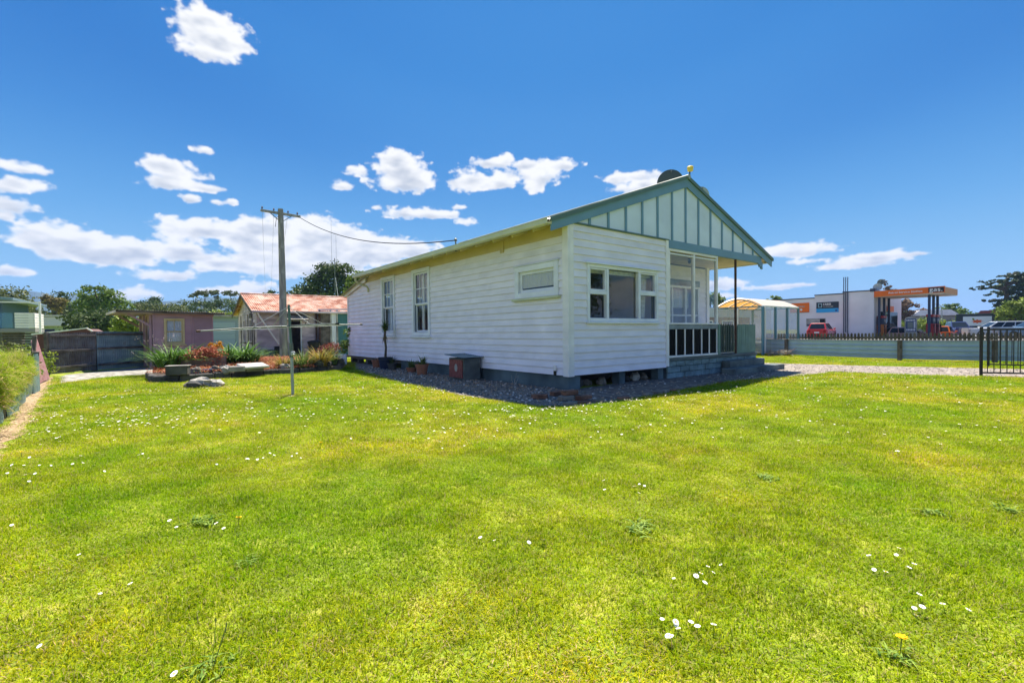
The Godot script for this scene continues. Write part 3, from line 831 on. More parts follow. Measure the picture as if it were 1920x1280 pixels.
	mb = MB.new(); mb.span(Vector3(0.0, 1.41, -0.06), Vector3(2.42, 1.45, 0.05), 0.005); part(g, "sill", mb, M.white)
	mb = MB.new(); mb.span(Vector3(0.0, 1.285, -0.04), Vector3(2.41, 1.408, 0.028), 0.005); part(g, "rail", mb, M.rail)
	pane(g, 0.095, 1.45, 1.17, 3.22, -0.01); pane(g, 1.245, 1.45, 2.34, 3.22, -0.01)
	var xs := [0.03, 0.37, 0.77, 1.17, 1.58, 1.97, 2.37]
	for i in xs.size():
		mb = MB.new(); mb.span(Vector3(xs[i] - 0.018, 0.60, -0.02), Vector3(xs[i] + 0.018, 1.283, 0.024), 0.003); part(g, "divider", mb, M.white)
		if i > 0:
			mb = MB.new(); mb.span(Vector3(xs[i - 1] + 0.019, 0.60, -0.03), Vector3(xs[i] - 0.019, 1.283, 0.0)); part(g, "shell_panel", mb, M.shell_panel)
	mb = MB.new(); mb.span(Vector3(0.0, 0.545, -0.04), Vector3(2.40, 0.598, 0.035), 0.004); part(g, "bottom_rail", mb, M.white)
	# porch windows in the rear wall
	var rw := node_part(H, "window", Vector3(4.9, 1.12, -1.845))
	part(rw, "frame", ring(3.1, 1.6, 0.07, -0.06, 0.05), M.trim)
	mb = MB.new(); mb.span(Vector3(-0.05, 1.603, -0.0), Vector3(3.15, 1.80, 0.05)); part(rw, "lintel", mb, M.rail)
	for x in [0.80, 1.55, 2.32]:
		mb = MB.new(); mb.span(Vector3(x - 0.04, 0.07, -0.05), Vector3(x + 0.04, 1.53, 0.045), 0.004); part(rw, "mullion", mb, M.trim)
	for q in [[0.075, 0.76], [0.84, 1.51], [1.59, 2.28], [2.36, 3.025]]:
		pane(rw, q[0], 0.075, q[1], 0.60, -0.02); pane(rw, q[0], 0.66, q[1], 1.525, -0.02)
		mb = MB.new(); mb.span(Vector3(q[0] + 0.002, 0.60, -0.045), Vector3(q[1] - 0.002, 0.66, 0.035), 0.004); part(rw, "transom", mb, M.trim)
	curtain(rw, 0.1, 3.0, 0.9, 1.5, -0.3, M.curtain, 5.0, 0.02)
	# steel post, gate and pickets
	mb = MB.new(); mb.tube([Vector3(7.03, 0.54, -0.02), Vector3(7.03, 3.36, -0.02)], [0.035, 0.035], 10); part(H, "steel_post", mb, M.rust_steel)
	mb = MB.new(); mb.span(Vector3(5.97, 0.545, -0.05), Vector3(6.08, 1.42, 0.03), 0.006); part(H, "gate_post", mb, M.green_picket)
	var gate := node_part(H, "picket_gate", Vector3(6.10, 0.60, -0.06))
	for i in 7: part(gate, "picket", picket(0.085, 0.83, Vector3(0.004 + i * 0.127, 0, 0)), M.shaded_picket)
	for y in [0.06, 0.52]:
		mb = MB.new(); mb.span(Vector3(0.0, y, -0.03), Vector3(0.88, y + 0.09, -0.002), 0.004); part(gate, "rail", mb, M.shaded_picket)
	mb = MB.new(); mb.span(Vector3(-0.02, -0.035, -0.05), Vector3(0.92, -0.008, 0.02)); part(gate, "threshold", mb, M.concrete_pale)
	var bal := node_part(H, "picket_balustrade", Vector3(7.09, 0.545, -0.02))
	for i in 13:
		var pk := part(bal, "picket", picket(0.075, 0.88, Vector3.ZERO), M.green_picket)
		pk.position = Vector3(0.005 + i * 0.089, 0, 0); pk.rotation.z = rng.randf_range(-0.012, 0.012) - (0.05 if i == 0 else 0.0)
	for y in [0.14, 0.62]:
		mb = MB.new(); mb.span(Vector3(0.0, y, -0.035), Vector3(1.19, y + 0.08, -0.003), 0.004); part(bal, "rail", mb, M.green_picket)
	for i in 16:
		var pk := part(bal, "picket", picket(0.075, 0.88, Vector3.ZERO), M.green_picket)
		pk.position = Vector3(1.21, 0, -0.06 - i * 0.109); pk.rotation.y = PI / 2

func picket(w: float, h: float, at: Vector3) -> MB:
	var mb := MB.new()
	mb.prism(PackedVector2Array([Vector2(0, 0), Vector2(w, 0), Vector2(w, h - 0.06), Vector2(w * 0.78, h - 0.02), Vector2(w * 0.5, h), Vector2(w * 0.22, h - 0.02), Vector2(0, h - 0.06)]), 0.0, 0.018, Transform3D(Basis.IDENTITY, at))
	return mb

func hp(x: float, y: float, z: float) -> Vector3:
	return HX * Vector3(x, y, z)

func dish(called: String, label: String, at: Vector3, face: Vector3, r: float, m: Material, tilt: float) -> void:
	var t := thing(called, label, "satellite dish", at)
	var z := face.normalized()
	var x := Vector3.UP.cross(z).normalized()
	var bs := Basis(x, z, x.cross(z)).orthonormalized()
	bs = Basis(x, tilt) * bs
	var prof := []
	for i in 9: prof.append(Vector2(r * i / 8.0, 0.22 * r * pow(i / 8.0, 2)))
	for i in 9: prof.append(Vector2(r * (8 - i) / 8.0, 0.22 * r * pow((8 - i) / 8.0, 2) + 0.012))
	var mb := MB.new(); mb.lathe(Vector3.UP * (r + 0.15), prof, 28, bs)
	part(t, "reflector", mb, m)
	mb = MB.new(); mb.tube([Vector3(0, -0.25, 0), Vector3(0, r * 0.8, 0), Vector3.UP * (r + 0.15)], [0.025, 0.025, 0.025], 8)
	part(t, "mast", mb, M.galv_old)
	mb = MB.new(); mb.tube([Vector3.UP * (r + 0.15) - bs.z * r * 0.9, Vector3.UP * (r + 0.15) + bs.y * r * 0.9], [0.012, 0.012], 6)
	mb.box(Vector3.UP * (r + 0.15) + bs.y * r * 0.92, Vector3(0.06, 0.06, 0.1), 0.01, bs)
	part(t, "receiver_arm", mb, M.galv_old)

# ---------------------------------------------------------------- plants
const LEAF := {
	"olive": [Color(0.06, 0.085, 0.022), Color(0.16, 0.18, 0.055)],
	"dark": [Color(0.03, 0.06, 0.018), Color(0.10, 0.145, 0.035)],
	"mid": [Color(0.06, 0.12, 0.02), Color(0.19, 0.27, 0.05)],
	"lime": [Color(0.11, 0.18, 0.02), Color(0.27, 0.33, 0.045)],
	"bronze": [Color(0.14, 0.12, 0.04), Color(0.26, 0.21, 0.07)],
	"brown": [Color(0.13, 0.08, 0.05), Color(0.24, 0.16, 0.10)],
	"cedar": [Color(0.022, 0.045, 0.026), Color(0.075, 0.11, 0.055)],
}

func leaf_at(mb: MB, p: Vector3, s: float, g: RandomNumberGenerator, up: Vector3) -> void:
	var n := (Vector3(g.randf_range(-1, 1), g.randf_range(-0.4, 1.0), g.randf_range(-1, 1)) + up * 0.6).normalized()
	var x := n.cross(Vector3(g.randf_range(-1, 1), g.randf_range(-1, 1), g.randf_range(-1, 1))).normalized()
	var y := n.cross(x)
	var l := s * g.randf_range(0.6, 1.3)
	mb.tri(p - x * l * 0.5, p + y * l * 0.28, p + x * l * 0.5)
	mb.tri(p - x * l * 0.5, p + x * l * 0.5, p - y * l * 0.28)

func crown(blobs: Array, leaves: int, size: float, pal: Array, seed_: int, flat := false) -> MB:
	var g := RandomNumberGenerator.new(); g.seed = seed_
	var mb := MB.new()
	var total := 0.0
	for b in blobs: total += b[3] * b[4] + 0.01
	for b in blobs:
		var share := int(leaves * (b[3] * b[4] + 0.01) / total)
		var o := Vector3(b[0], b[1], b[2]); var r := Vector3(b[3], b[4], (b[3] + b[4]) * 0.5 if not flat else b[3])
		var clumps := maxi(3, int(share / 26.0))
		for k in clumps:
			var dir := Vector3(g.randfn(), g.randfn() * 0.9 + 0.15, g.randfn()).normalized()
			var q := o + dir * r * pow(g.randf(), 0.4)
			var cr := minf(r.x, r.y * 1.6) * g.randf_range(0.22, 0.42)
			var tone := g.randf()
			for i in int(float(share) / clumps):
				var off := Vector3(g.randfn(), g.randfn() * (0.35 if flat else 0.7), g.randfn()) * cr * 0.6
				mb.col = (pal[0] as Color).lerp(pal[1], clampf(tone * 0.7 + g.randf() * 0.4 - 0.05, 0, 1))
				leaf_at(mb, q + off, size, g, dir)
	return mb

func tree(called: String, label: String, at: Vector3, trunk_r: float, size: float, leaves: int, key: String, blobs: Array, seed_: int, group := "") -> Node3D:
	# blobs: [x, y, half width, half height] about the foot
	var g := RandomNumberGenerator.new(); g.seed = seed_
	var t := thing(called, label, "shrub" if called == "shrub" else "tree", at, 0.0, group)
	var bl := []
	var low := 1e9; var top := 0.0; var cx := 0.0
	for b in blobs:
		bl.append([b[0], b[1], g.randf_range(-0.5, 0.5) * b[2], b[2], b[3]])
		low = minf(low, b[1]); top = maxf(top, b[1]); cx += b[0] / blobs.size()
	part(t, "crown", crown(bl, leaves, size, LEAF[key], seed_, called in ["conifer", "umbrella_tree"]), M.leaf)
	var tk := MB.new()
	var fork := Vector3(cx + g.randf_range(-0.2, 0.2), maxf(low * 0.75, 0.5), 0)
	tk.tube([Vector3(cx, -0.1, 0), Vector3(cx + g.randf_range(-0.15, 0.15), fork.y * 0.5, 0.05), fork], [trunk_r * 1.25, trunk_r, trunk_r * 0.85], 9)
	if called == "conifer": tk.tube([fork, Vector3(cx, top, 0)], [trunk_r * 0.85, trunk_r * 0.15], 8)
	part(t, "trunk", tk, M.bark)
	for b in bl:
		var lb := MB.new()
		var e := Vector3(b[0], b[1], b[2])
		var s := fork if called != "conifer" else Vector3(cx, clampf(b[1] - 0.3, fork.y, top), 0)
		lb.tube([s, s.lerp(e, 0.5) + Vector3(g.randf_range(-0.2, 0.2), 0.25, 0), e], [trunk_r * 0.5, trunk_r * 0.3, trunk_r * 0.08], 6, false)
		part(t, "limb", lb, M.bark)
	return t

func strap_clump(mb: MB, at: Vector3, n: int, h: float, w: float, spread: float, pal: Array, g: RandomNumberGenerator, segs := 5, arch := 0.25) -> void:
	for i in n:
		var an := g.randf() * TAU
		var dir := Vector3(cos(an), 0, sin(an))
		mb.col = (pal[0] as Color).lerp(pal[1], g.randf())
		mb.blade(at + dir * g.randf() * spread * 0.3, dir, h * g.randf_range(0.75, 1.25), w * g.randf_range(0.7, 1.2), g.randf_range(arch, 1.35), segs)

func pot(t: Node3D, r: float, h: float, m: Material) -> void:
	var mb := MB.new()
	mb.lathe(Vector3.ZERO, [Vector2(0, 0), Vector2(r * 0.72, 0), Vector2(r * 0.95, h * 0.8), Vector2(r * 1.06, h * 0.82), Vector2(r * 1.08, h), Vector2(r * 0.94, h), Vector2(r * 0.9, h * 0.88), Vector2(0, h * 0.88)], 20)
	part(t, "pot", mb, m)

func fescue_patch(seed_: int, n: int, rad: float, hmin: float, hmax: float, w: float) -> ArrayMesh:
	var g := RandomNumberGenerator.new(); g.seed = seed_
	var mb := MB.new()
	for i in n:
		var a := g.randf() * TAU; var r := rad * sqrt(g.randf())
		var an := g.randf() * TAU
		var k := g.randf()
		if k < 0.12: mb.col = Color(0.46, 0.38, 0.13).lerp(Color(0.56, 0.48, 0.22), g.randf())
		elif k < 0.5: mb.col = Color(0.15, 0.26, 0.004).lerp(Color(0.28, 0.38, 0.006), g.randf())
		else: mb.col = Color(0.31, 0.40, 0.006).lerp(Color(0.52, 0.56, 0.02), g.randf())
		mb.blade(Vector3(cos(a) * r, -0.004, sin(a) * r), Vector3(cos(an), 0, sin(an)), g.randf_range(hmin, hmax), w * g.randf_range(0.7, 1.4), g.randf_range(0.3, 1.3), 2)
	return mb.mesh()

# ground polygons [x, d]
const GRAVEL := [[-5.6, 17.0], [-4.66, 15.2], [-3.25, 12.75], [-1.95, 10.8], [-1.0, 9.45], [-0.2, 8.6], [0.40, 8.05], [1.0, 7.85], [1.9, 8.55], [2.75, 9.25], [3.9, 10.4], [5.6, 11.75], [6.6, 12.2], [7.2, 13.2], [9.0, 15.8], [5.0, 14.0], [1.3, 10.2], [-7.0, 21.0]]
const DRIVE := [[5.8, 11.95], [7.48, 12.6], [9.29, 13.75], [10.49, 12.67], [11.87, 12.06], [14.5, 10.6], [22.0, 6.5], [24.5, 8.8], [17.0, 12.7], [14.17, 14.5], [11.41, 16.1], [9.3, 17.9], [8.4, 20.0], [10.5, 32.0], [7.5, 32.0], [6.0, 19.0], [6.5, 14.0]]
const APRON := [[-14.6, 15.4], [-12.1, 12.7], [-12.35, 14.5], [-11.8, 15.8], [-12.6, 18.0], [-14.0, 18.6], [-15.0, 19.2]]
const DIRT := [[-5.15, 4.6], [-6.45, 6.25], [-8.75, 8.8], [-11.0, 11.3], [-13.2, 13.7], [-14.3, 14.9], [-14.4, 14.4], [-11.2, 11.0], [-7.15, 6.7], [-6.3, 5.5], [-5.6, 4.5]]
const BED := [[-9.55, 12.7], [-9.05, 12.95], [-8.5, 13.6], [-8.0, 14.35], [-7.35, 15.0], [-6.85, 15.35], [-6.05, 16.7], [-6.6, 18.6], [-8.5, 21.6], [-12.6, 23.6], [-14.6, 21.5], [-13.0, 18.9], [-11.9, 16.2], [-10.6, 14.0]]
const FRONT_PATH := [[0.75, 9.25], [1.95, 8.75], [2.75, 9.35], [3.9, 10.5], [5.6, 11.85], [7.0, 13.0], [8.6, 15.2], [7.6, 15.3], [4.2, 12.45], [1.35, 10.2]]
const HOUSE_FOOT := [[1.2, 10.1], [8.2, 15.5], [0.2, 26.2], [-7.2, 21.0]]

func lawn_here(x: float, d: float) -> bool:
	if inside(GRAVEL, x, d) or inside(DRIVE, x, d) or inside(APRON, x, d) or inside(DIRT, x, d) or inside(BED, x, d) or inside(HOUSE_FOOT, x, d): return false
	if x < -5.4 and d < 5.7 - 1.155 * (x + 6.4): return false  # beyond the leaning fence
	if x < -9.0 and d > 15.0: return false
	return true

func build_ground() -> void:
	# one sheet to the horizon
	var mb := MB.new()
	var rings := [0.0, 4.0, 10.0, 30.0, 90.0, 300.0, 900.0, 3500.0]
	for i in rings.size() - 1:
		for k in 32:
			var a0 := TAU * k / 32; var a1 := TAU * (k + 1) / 32
			var q := [Vector3(cos(a0), 0, sin(a0)), Vector3(cos(a1), 0, sin(a1))]
			var o := Vector3(0, 0, -8)
			if i == 0: mb.tri(o, o + q[1] * rings[1], o + q[0] * rings[1])
			else: mb.quad(o + q[0] * rings[i], o + q[1] * rings[i], o + q[1] * rings[i + 1], o + q[0] * rings[i + 1])
	for i in mb.n.size(): mb.n[i] = Vector3.UP
	M.ground = mat(Color.WHITE, 0.95, ramp_tex(101, 0.02, [[0.0, C(0.10, 0.13, 0.012)], [0.45, C(0.17, 0.23, 0.014)], [0.7, C(0.26, 0.30, 0.02)], [1.0, C(0.36, 0.31, 0.09)]]), 0.4, M.relief, 0.6)
	structure("ground", mb, M.ground)
	M.gravel = mat(Color.WHITE, 0.95, ramp_tex(103, 0.09, [[0.0, C(0.05, 0.045, 0.04)], [0.5, C(0.16, 0.14, 0.12)], [0.8, C(0.30, 0.27, 0.23)], [1.0, C(0.5, 0.46, 0.4)]]), 0.9, M.relief, 1.2)
	structure("gravel_bed", sheet(ragged(GRAVEL, 0.06, 0.25, 4), 0.006), M.gravel)
	M.drive = mat(Color.WHITE, 0.95, ramp_tex(104, 0.05, [[0.0, C(0.09, 0.075, 0.065)], [0.42, C(0.19, 0.16, 0.135)], [0.6, C(0.27, 0.23, 0.20)], [1.0, C(0.40, 0.36, 0.32)]]), 0.35, M.relief, 0.8)
	structure("driveway", sheet(ragged(DRIVE, 0.10, 0.3, 5), 0.010), M.drive)
	structure("concrete_apron", sheet(ragged(APRON, 0.08, 0.3, 6), 0.008), mat(Color.WHITE, 0.9, ramp_tex(105, 0.03, [[0.0, C(0.10, 0.095, 0.07)], [0.45, C(0.22, 0.21, 0.18)], [0.6, C(0.32, 0.31, 0.28)], [1.0, C(0.50, 0.49, 0.46)]]), 0.4, M.relief, 0.5))
	structure("dirt_strip", sheet(ragged(DIRT, 0.10, 0.25, 7), 0.005), mat(Color.WHITE, 0.95, ramp_tex(106, 0.06, [[0.0, C(0.13, 0.08, 0.05)], [0.42, C(0.26, 0.17, 0.10)], [0.58, C(0.36, 0.26, 0.16)], [1.0, C(0.48, 0.40, 0.28)]]), 1.1, M.relief, 1.5))
	structure("front_path", sheet(ragged(FRONT_PATH, 0.05, 0.25, 8), 0.014), mat(Color.WHITE, 0.95, ramp_tex(107, 0.04, [[0.0, C(0.06, 0.05, 0.045)], [0.5, C(0.14, 0.115, 0.10)], [0.8, C(0.22, 0.19, 0.16)], [1.0, C(0.34, 0.30, 0.26)]]), 0.5, M.relief, 0.8))
	# lawn
	var tone := FastNoiseLite.new(); tone.seed = 31; tone.frequency = 0.35; tone.fractal_octaves = 3
	var rough := FastNoiseLite.new(); rough.seed = 37; rough.frequency = 1.1; rough.fractal_octaves = 2
	var patches := [fescue_patch(1, 70, 0.085, 0.018, 0.042, 0.0045), fescue_patch(2, 70, 0.085, 0.02, 0.052, 0.0045), fescue_patch(3, 60, 0.08, 0.03, 0.07, 0.005)]
	var xf := [[], [], []]; var cols := [[], [], []]
	var g := RandomNumberGenerator.new(); g.seed = 5
	for band in [[0.7, 5.0, 0.062], [5.0, 10.5, 0.085], [10.5, 24.0, 0.13]]:
		var st: float = band[2]
		var d: float = band[0]
		while d < band[1]:
			var x: float = -1.2 * d - 1.4
			while x < 1.2 * d + 1.4:
				var px := x + g.randf_range(-0.5, 0.5) * st; var pd := d + g.randf_range(-0.5, 0.5) * st
				x += st
				if not lawn_here(px, pd): continue
				var k := rough.get_noise_2d(px, pd)
				var which := 2 if g.randf() < 0.05 + 0.10 * clampf(k, 0, 1) else (1 if k > -0.05 else 0)
				var t := tone.get_noise_2d(px, pd) + 0.35 * tone.get_noise_2d(px * 4.0 + 50, pd * 4.0)
				var tint := Color(1, 1, 1).lerp(Color(0.74, 0.92, 0.75), clampf(t * 1.7, 0, 1)).lerp(Color(1.45, 1.14, 1.7), clampf(-t * 1.7 - 0.12, 0, 1))
				tint *= g.randf_range(0.58, 1.28)
				if which == 2: tint *= Color(0.70, 0.86, 0.60)
				tint.a = 1.0
				var s := g.randf_range(0.8, 1.15) * (1.0 + 0.35 * k) * (1.0 if pd < 10.5 else 1.25)
				xf[which].append(Transform3D(Basis(Vector3.UP, g.randf() * TAU).scaled(Vector3(1.1, s, 1.1) * (1.0 if pd < 5 else (1.2 if pd < 10.5 else 1.5))), P(px, pd)))
				cols[which].append(tint)
			d += st
	for i in 3:
		scatter("lawn_grass", patches[i], M.grass, xf[i], cols[i], ["short mown grass over most of the lawn", "slightly longer mown grass between the short patches", "rough tufted grass standing in the lawn"][i], "grass")
	var lit := MB.new(); g.seed = 44
	for i in 40:
		lit.col = Color(0.50, 0.40, 0.22).lerp(Color(0.24, 0.15, 0.08), g.randf())
		var q := Vector3(g.randfn() * 0.14, g.randf_range(0.004, 0.02), g.randfn() * 0.14); var dv := Vector3(g.randfn(), g.randfn() * 0.1, g.randfn()).normalized() * g.randf_range(0.02, 0.06)
		var sd := dv.cross(Vector3.UP).normalized() * 0.004
		lit.quad(q - dv - sd, q - dv + sd, q + dv + sd, q + dv - sd)
	var lx := []
	for i in 900:
		var x := g.randf_range(-14.0, -5.0); var d := g.randf_range(4.5, 14.8)
		if inside(DIRT, x, d): lx.append(Transform3D(Basis(Vector3.UP, g.randf() * TAU), P(x, d, 0.006)))
	scatter("straw_litter", lit.mesh(), M.stone, lx, [], "dry straw and leaf litter on the bare dirt strip", "litter")
	# stones of the gravel bed and the drive
	var stones := []
	for i in 3:
		var sm := MB.new(); g.seed = 40 + i
		sm.blob(Vector3.ZERO, Vector3(0.028, 0.014, 0.02), 0.25, g, Basis.IDENTITY, 6, 4)
		stones.append(sm.mesh())
	g.seed = 50
	var sx := [[], [], []]; var sc := [[], [], []]
	for n in 15000:
		var x: float; var d: float
		if n < 11500:
			x = g.randf_range(-6.5, 8.0); d = g.randf_range(7.6, 18.0)
			if not inside(GRAVEL, x, d) or inside(HOUSE_FOOT, x, d): continue
			if inside(FRONT_PATH, x, d) and g.randf() < 0.75: continue
		else:
			x = g.randf_range(5.5, 17.0); d = g.randf_range(10.5, 19.0)
			if not inside(DRIVE, x, d): continue
		var k := g.randi() % 3
		var s := g.randf_range(0.45, 1.25) * (1.0 if n < 11500 else 0.6)
		sx[k].append(Transform3D(Basis.from_euler(Vector3(g.randf_range(-0.4, 0.4), g.randf() * TAU, g.randf_range(-0.4, 0.4))) * Basis.from_scale(Vector3.ONE * s), P(x, d, 0.016)))
		var t := g.randf()
		sc[k].append(Color(0.55, 0.53, 0.50) if t < 0.13 else (Color(0.30, 0.28, 0.26) if t < 0.55 else (Color(0.36, 0.26, 0.18) if t < 0.8 else Color(0.12, 0.12, 0.12))))
	for i in 3:
		scatter("gravel_stones", stones[i], M.stone, sx[i], sc[i], ["pale and grey pebbles along the cottage wall", "loose grey pebbles in the shaded gravel bed", "brown and white shell pebbles edging the lawn"][i], "gravel")

func daisy_mesh(g: RandomNumberGenerator) -> Array:
	var stem := MB.new(); stem.col = Color(0.12, 0.2, 0.03)
	stem.tube([Vector3.ZERO, Vector3(0.004, 0.03, 0.002), Vector3(0.0, 0.055, 0.004)], [0.0012, 0.0011, 0.001], 4, false)
	var petals := MB.new(); petals.col = Color(0.86, 0.86, 0.83)
	for i in 13:
		var a := TAU * i / 13 + g.randf_range(-0.08, 0.08)
		var dir := Vector3(cos(a), 0.12, sin(a)); var sd := Vector3(-sin(a), 0, cos(a)) * 0.0028
		var o := Vector3(0, 0.056, 0.004)
		petals.quad(o + dir * 0.003 - sd * 0.5, o + dir * 0.003 + sd * 0.5, o + dir * 0.013 + sd, o + dir * 0.013 - sd)
	var eye := MB.new(); eye.col = Color(0.75, 0.48, 0.02)
	eye.blob(Vector3(0, 0.057, 0.004), Vector3(0.0042, 0.003, 0.0042), 0.0, g, Basis.IDENTITY, 7, 4)
	return [stem, petals, eye]

const DAISY_CLUMPS := [
	[0.72, 1.95, 9, 0.07, "white daisy in the small clump nearest the camera right of centre"],
	[0.95, 2.34, 7, 0.11, "white daisy in the loose row just behind the nearest clump"],
	[1.85, 2.12, 8, 0.10, "white daisy in the small group near the lower right edge"],
	[1.97, 2.41, 7, 0.16, "white daisy scattered just behind the lower right group"],
	[-1.70, 2.16, 4, 0.25, "white daisy standing nearly alone in the near left lawn"],
	[-0.06, 2.76, 5, 0.10, "white daisy in the sparse group in the middle of the lawn"],
	[-2.51, 4.63, 16, 0.25, "white daisy in the clump left of the lawn's middle"],
	[-4.46, 4.40, 34, 0.40, "white daisy in the dense drift at the left picture edge"],
	[-0.84, 5.69, 22, 0.5, "white daisy in the drift below the gravel edge"],
	[0.91, 3.71, 8, 0.22, "white daisy thinly spread in the central lawn"],
	[-2.3, 3.2, 6, 0.4, "white daisy thinly spread in the left middle of the lawn"]]
const DAISY_DRIFTS := [[-6.3, 7.6, 190, 0.9, 0.8], [-5.2, 6.6, 120, 0.7, 0.6], [-8.2, 10.0, 190, 1.3, 1.0], [-3.6, 8.4, 150, 1.2, 1.0], [-1.2, 7.4, 110, 1.0, 0.8], [-4.5, 11.8, 150, 1.6, 0.9], [0.6, 7.5, 90, 0.7, 0.18], [2.0, 8.3, 90, 0.7, 0.25], [3.3, 9.4, 80, 0.8, 0.3], [4.6, 8.2, 150, 2.0, 0.9], [8.0, 9.6, 160, 2.2, 1.0], [7.0, 11.5, 110, 1.6, 0.5], [9.5, 11.8, 70, 1.5, 0.3], [1.2, 6.3, 80, 1.6, 0.5], [5.5, 5.6, 60, 1.6, 0.7], [-2.6, 9.9, 80, 1.0, 0.5], [12.5, 17.6, 60, 1.6, 0.6]]

func build_flowers() -> void:
	var g := RandomNumberGenerator.new(); g.seed = 9
	var dm := daisy_mesh(g)
	var meshes := [dm[0].mesh(), dm[1].mesh(), dm[2].mesh()]
	for cl in DAISY_CLUMPS:
		for i in cl[2]:
			var x: float = cl[0] + g.randfn() * cl[3]; var d: float = cl[1] + g.randfn() * cl[3] * 0.6
			var t := thing("daisy", cl[4], "flower", P(x, d, -0.006), g.randf() * TAU, "daisies in the lawn")
			t.scale = Vector3.ONE * g.randf_range(0.65, 1.0)
			t.rotation.x = g.randf_range(-0.5, 0.5); t.rotation.z = g.randf_range(-0.4, 0.4)
			part(t, "stem", meshes[0], M.flower); part(t, "petals", meshes[1], M.flower); part(t, "flower_head", meshes[2], M.flower)
	var all := MB.new()
	for m in dm: all.v.append_array(m.v); all.n.append_array(m.n); all.c.append_array(m.c)
	var xf := []
	for dr in DAISY_DRIFTS:
		for i in dr[2]:
			var x: float = dr[0] + g.randfn() * dr[3]; var d: float = dr[1] + g.randfn() * dr[4]
			if d < 4.5 or not lawn_here(x, d): continue
			xf.append(Transform3D(Basis.from_euler(Vector3(g.randf_range(-0.2, 0.35), g.randf() * TAU, 0)) * Basis.from_scale(Vector3.ONE * g.randf_range(0.7, 1.1)), P(x, d, -0.006)))
	scatter("daisy_drifts", all.mesh(), M.flower, xf, [], "drifts of white daisies all over the farther lawn", "flowers")
	# dandelions
	var dl := [[-1.80, 3.09, "yellow dandelion alone in the left middle of the lawn"], [1.48, 1.81, "yellow dandelion close to the camera at the lower right"], [-5.65, 6.98, "yellow dandelion among daisies in the left lawn"], [-5.11, 4.93, "yellow dandelion at the edge of the bare dirt strip"], [-2.12, 5.22, "yellow dandelion behind the left daisy clump"]]
	for q in dl:
		var t := thing("dandelion", q[2], "flower", P(q[0], q[1]), 0.0, "dandelions in the lawn")
		var mb := MB.new(); mb.col = Color(0.12, 0.18, 0.03); mb.tube([Vector3.ZERO, Vector3(0.006, 0.06, 0)], [0.002, 0.0018], 5, false); part(t, "stem", mb, M.flower)
		mb = MB.new()
		for i in 34:
			var a := g.randf() * TAU; var dir := Vector3(cos(a), g.randf_range(0.1, 0.9), sin(a)).normalized() * g.randf_range(0.014, 0.021); var sd := Vector3(-sin(a), 0, cos(a)) * 0.003
			mb.col = Color(0.80, 0.52, 0.01).lerp(Color(0.85, 0.62, 0.02), g.randf())
			var o := Vector3(0.006, 0.06, 0)
			mb.quad(o - sd * 0.4, o + sd * 0.4, o + dir + sd, o + dir - sd)
		part(t, "petals", mb, M.flower)
	# broad-leaved weeds
	var weeds := [[-2.08, 3.16, 0.13, "flat dark plantain rosette left of the yellow dandelion"], [-1.13, 1.75, 0.10, "plantain with tall bare stalks at the lower left"], [0.79, 2.95, 0.15, "grey green thistle rosette in the right middle of the lawn"], [2.78, 3.16, 0.11, "dark weed rosette in the right lawn"], [3.36, 3.22, 0.11, "dark weed rosette at the right picture edge"], [2.11, 3.94, 0.12, "low weed tuft right of the lawn's middle"], [-1.46, 2.57, 0.09, "small dock plant in the near left lawn"], [1.44, 1.78, 0.08, "dark plantain beside the near dandelion"]]
	for q in weeds:
		var t := thing("lawn_weed", q[3], "weed", P(q[0], q[1]), g.randf() * TAU, "broad leaved weeds in the lawn")
		var mb := MB.new()
		for i in 30:
			var an := g.randf() * TAU
			mb.col = Color(0.08, 0.17, 0.02).lerp(Color(0.26, 0.36, 0.05), g.randf())
			mb.blade(Vector3(g.randfn() * q[2] * 0.35, 0.012, g.randfn() * q[2] * 0.35), Vector3(cos(an), 0, sin(an)), q[2] * g.randf_range(0.3, 0.55), q[2] * 0.14, g.randf_range(0.9, 1.7), 4)
		part(t, "leaves", mb, M.leaf)
		if q[1] < 1.77:
			for i in 3:
				var st := MB.new(); st.col = Color(0.26, 0.30, 0.10)
				var a := g.randf() * TAU; var hh := g.randf_range(0.12, 0.22)
				st.tube([Vector3.ZERO, Vector3(cos(a) * 0.03, hh * 0.6, sin(a) * 0.03), Vector3(cos(a) * 0.05, hh, sin(a) * 0.05)], [0.0013, 0.0012, 0.001], 4, false)
				st.blob(Vector3(cos(a) * 0.05, hh, sin(a) * 0.05), Vector3(0.003, 0.012, 0.003), 0.1, g, Basis.IDENTITY, 5, 4)
				part(t, "flower_stalk", st, M.leaf)

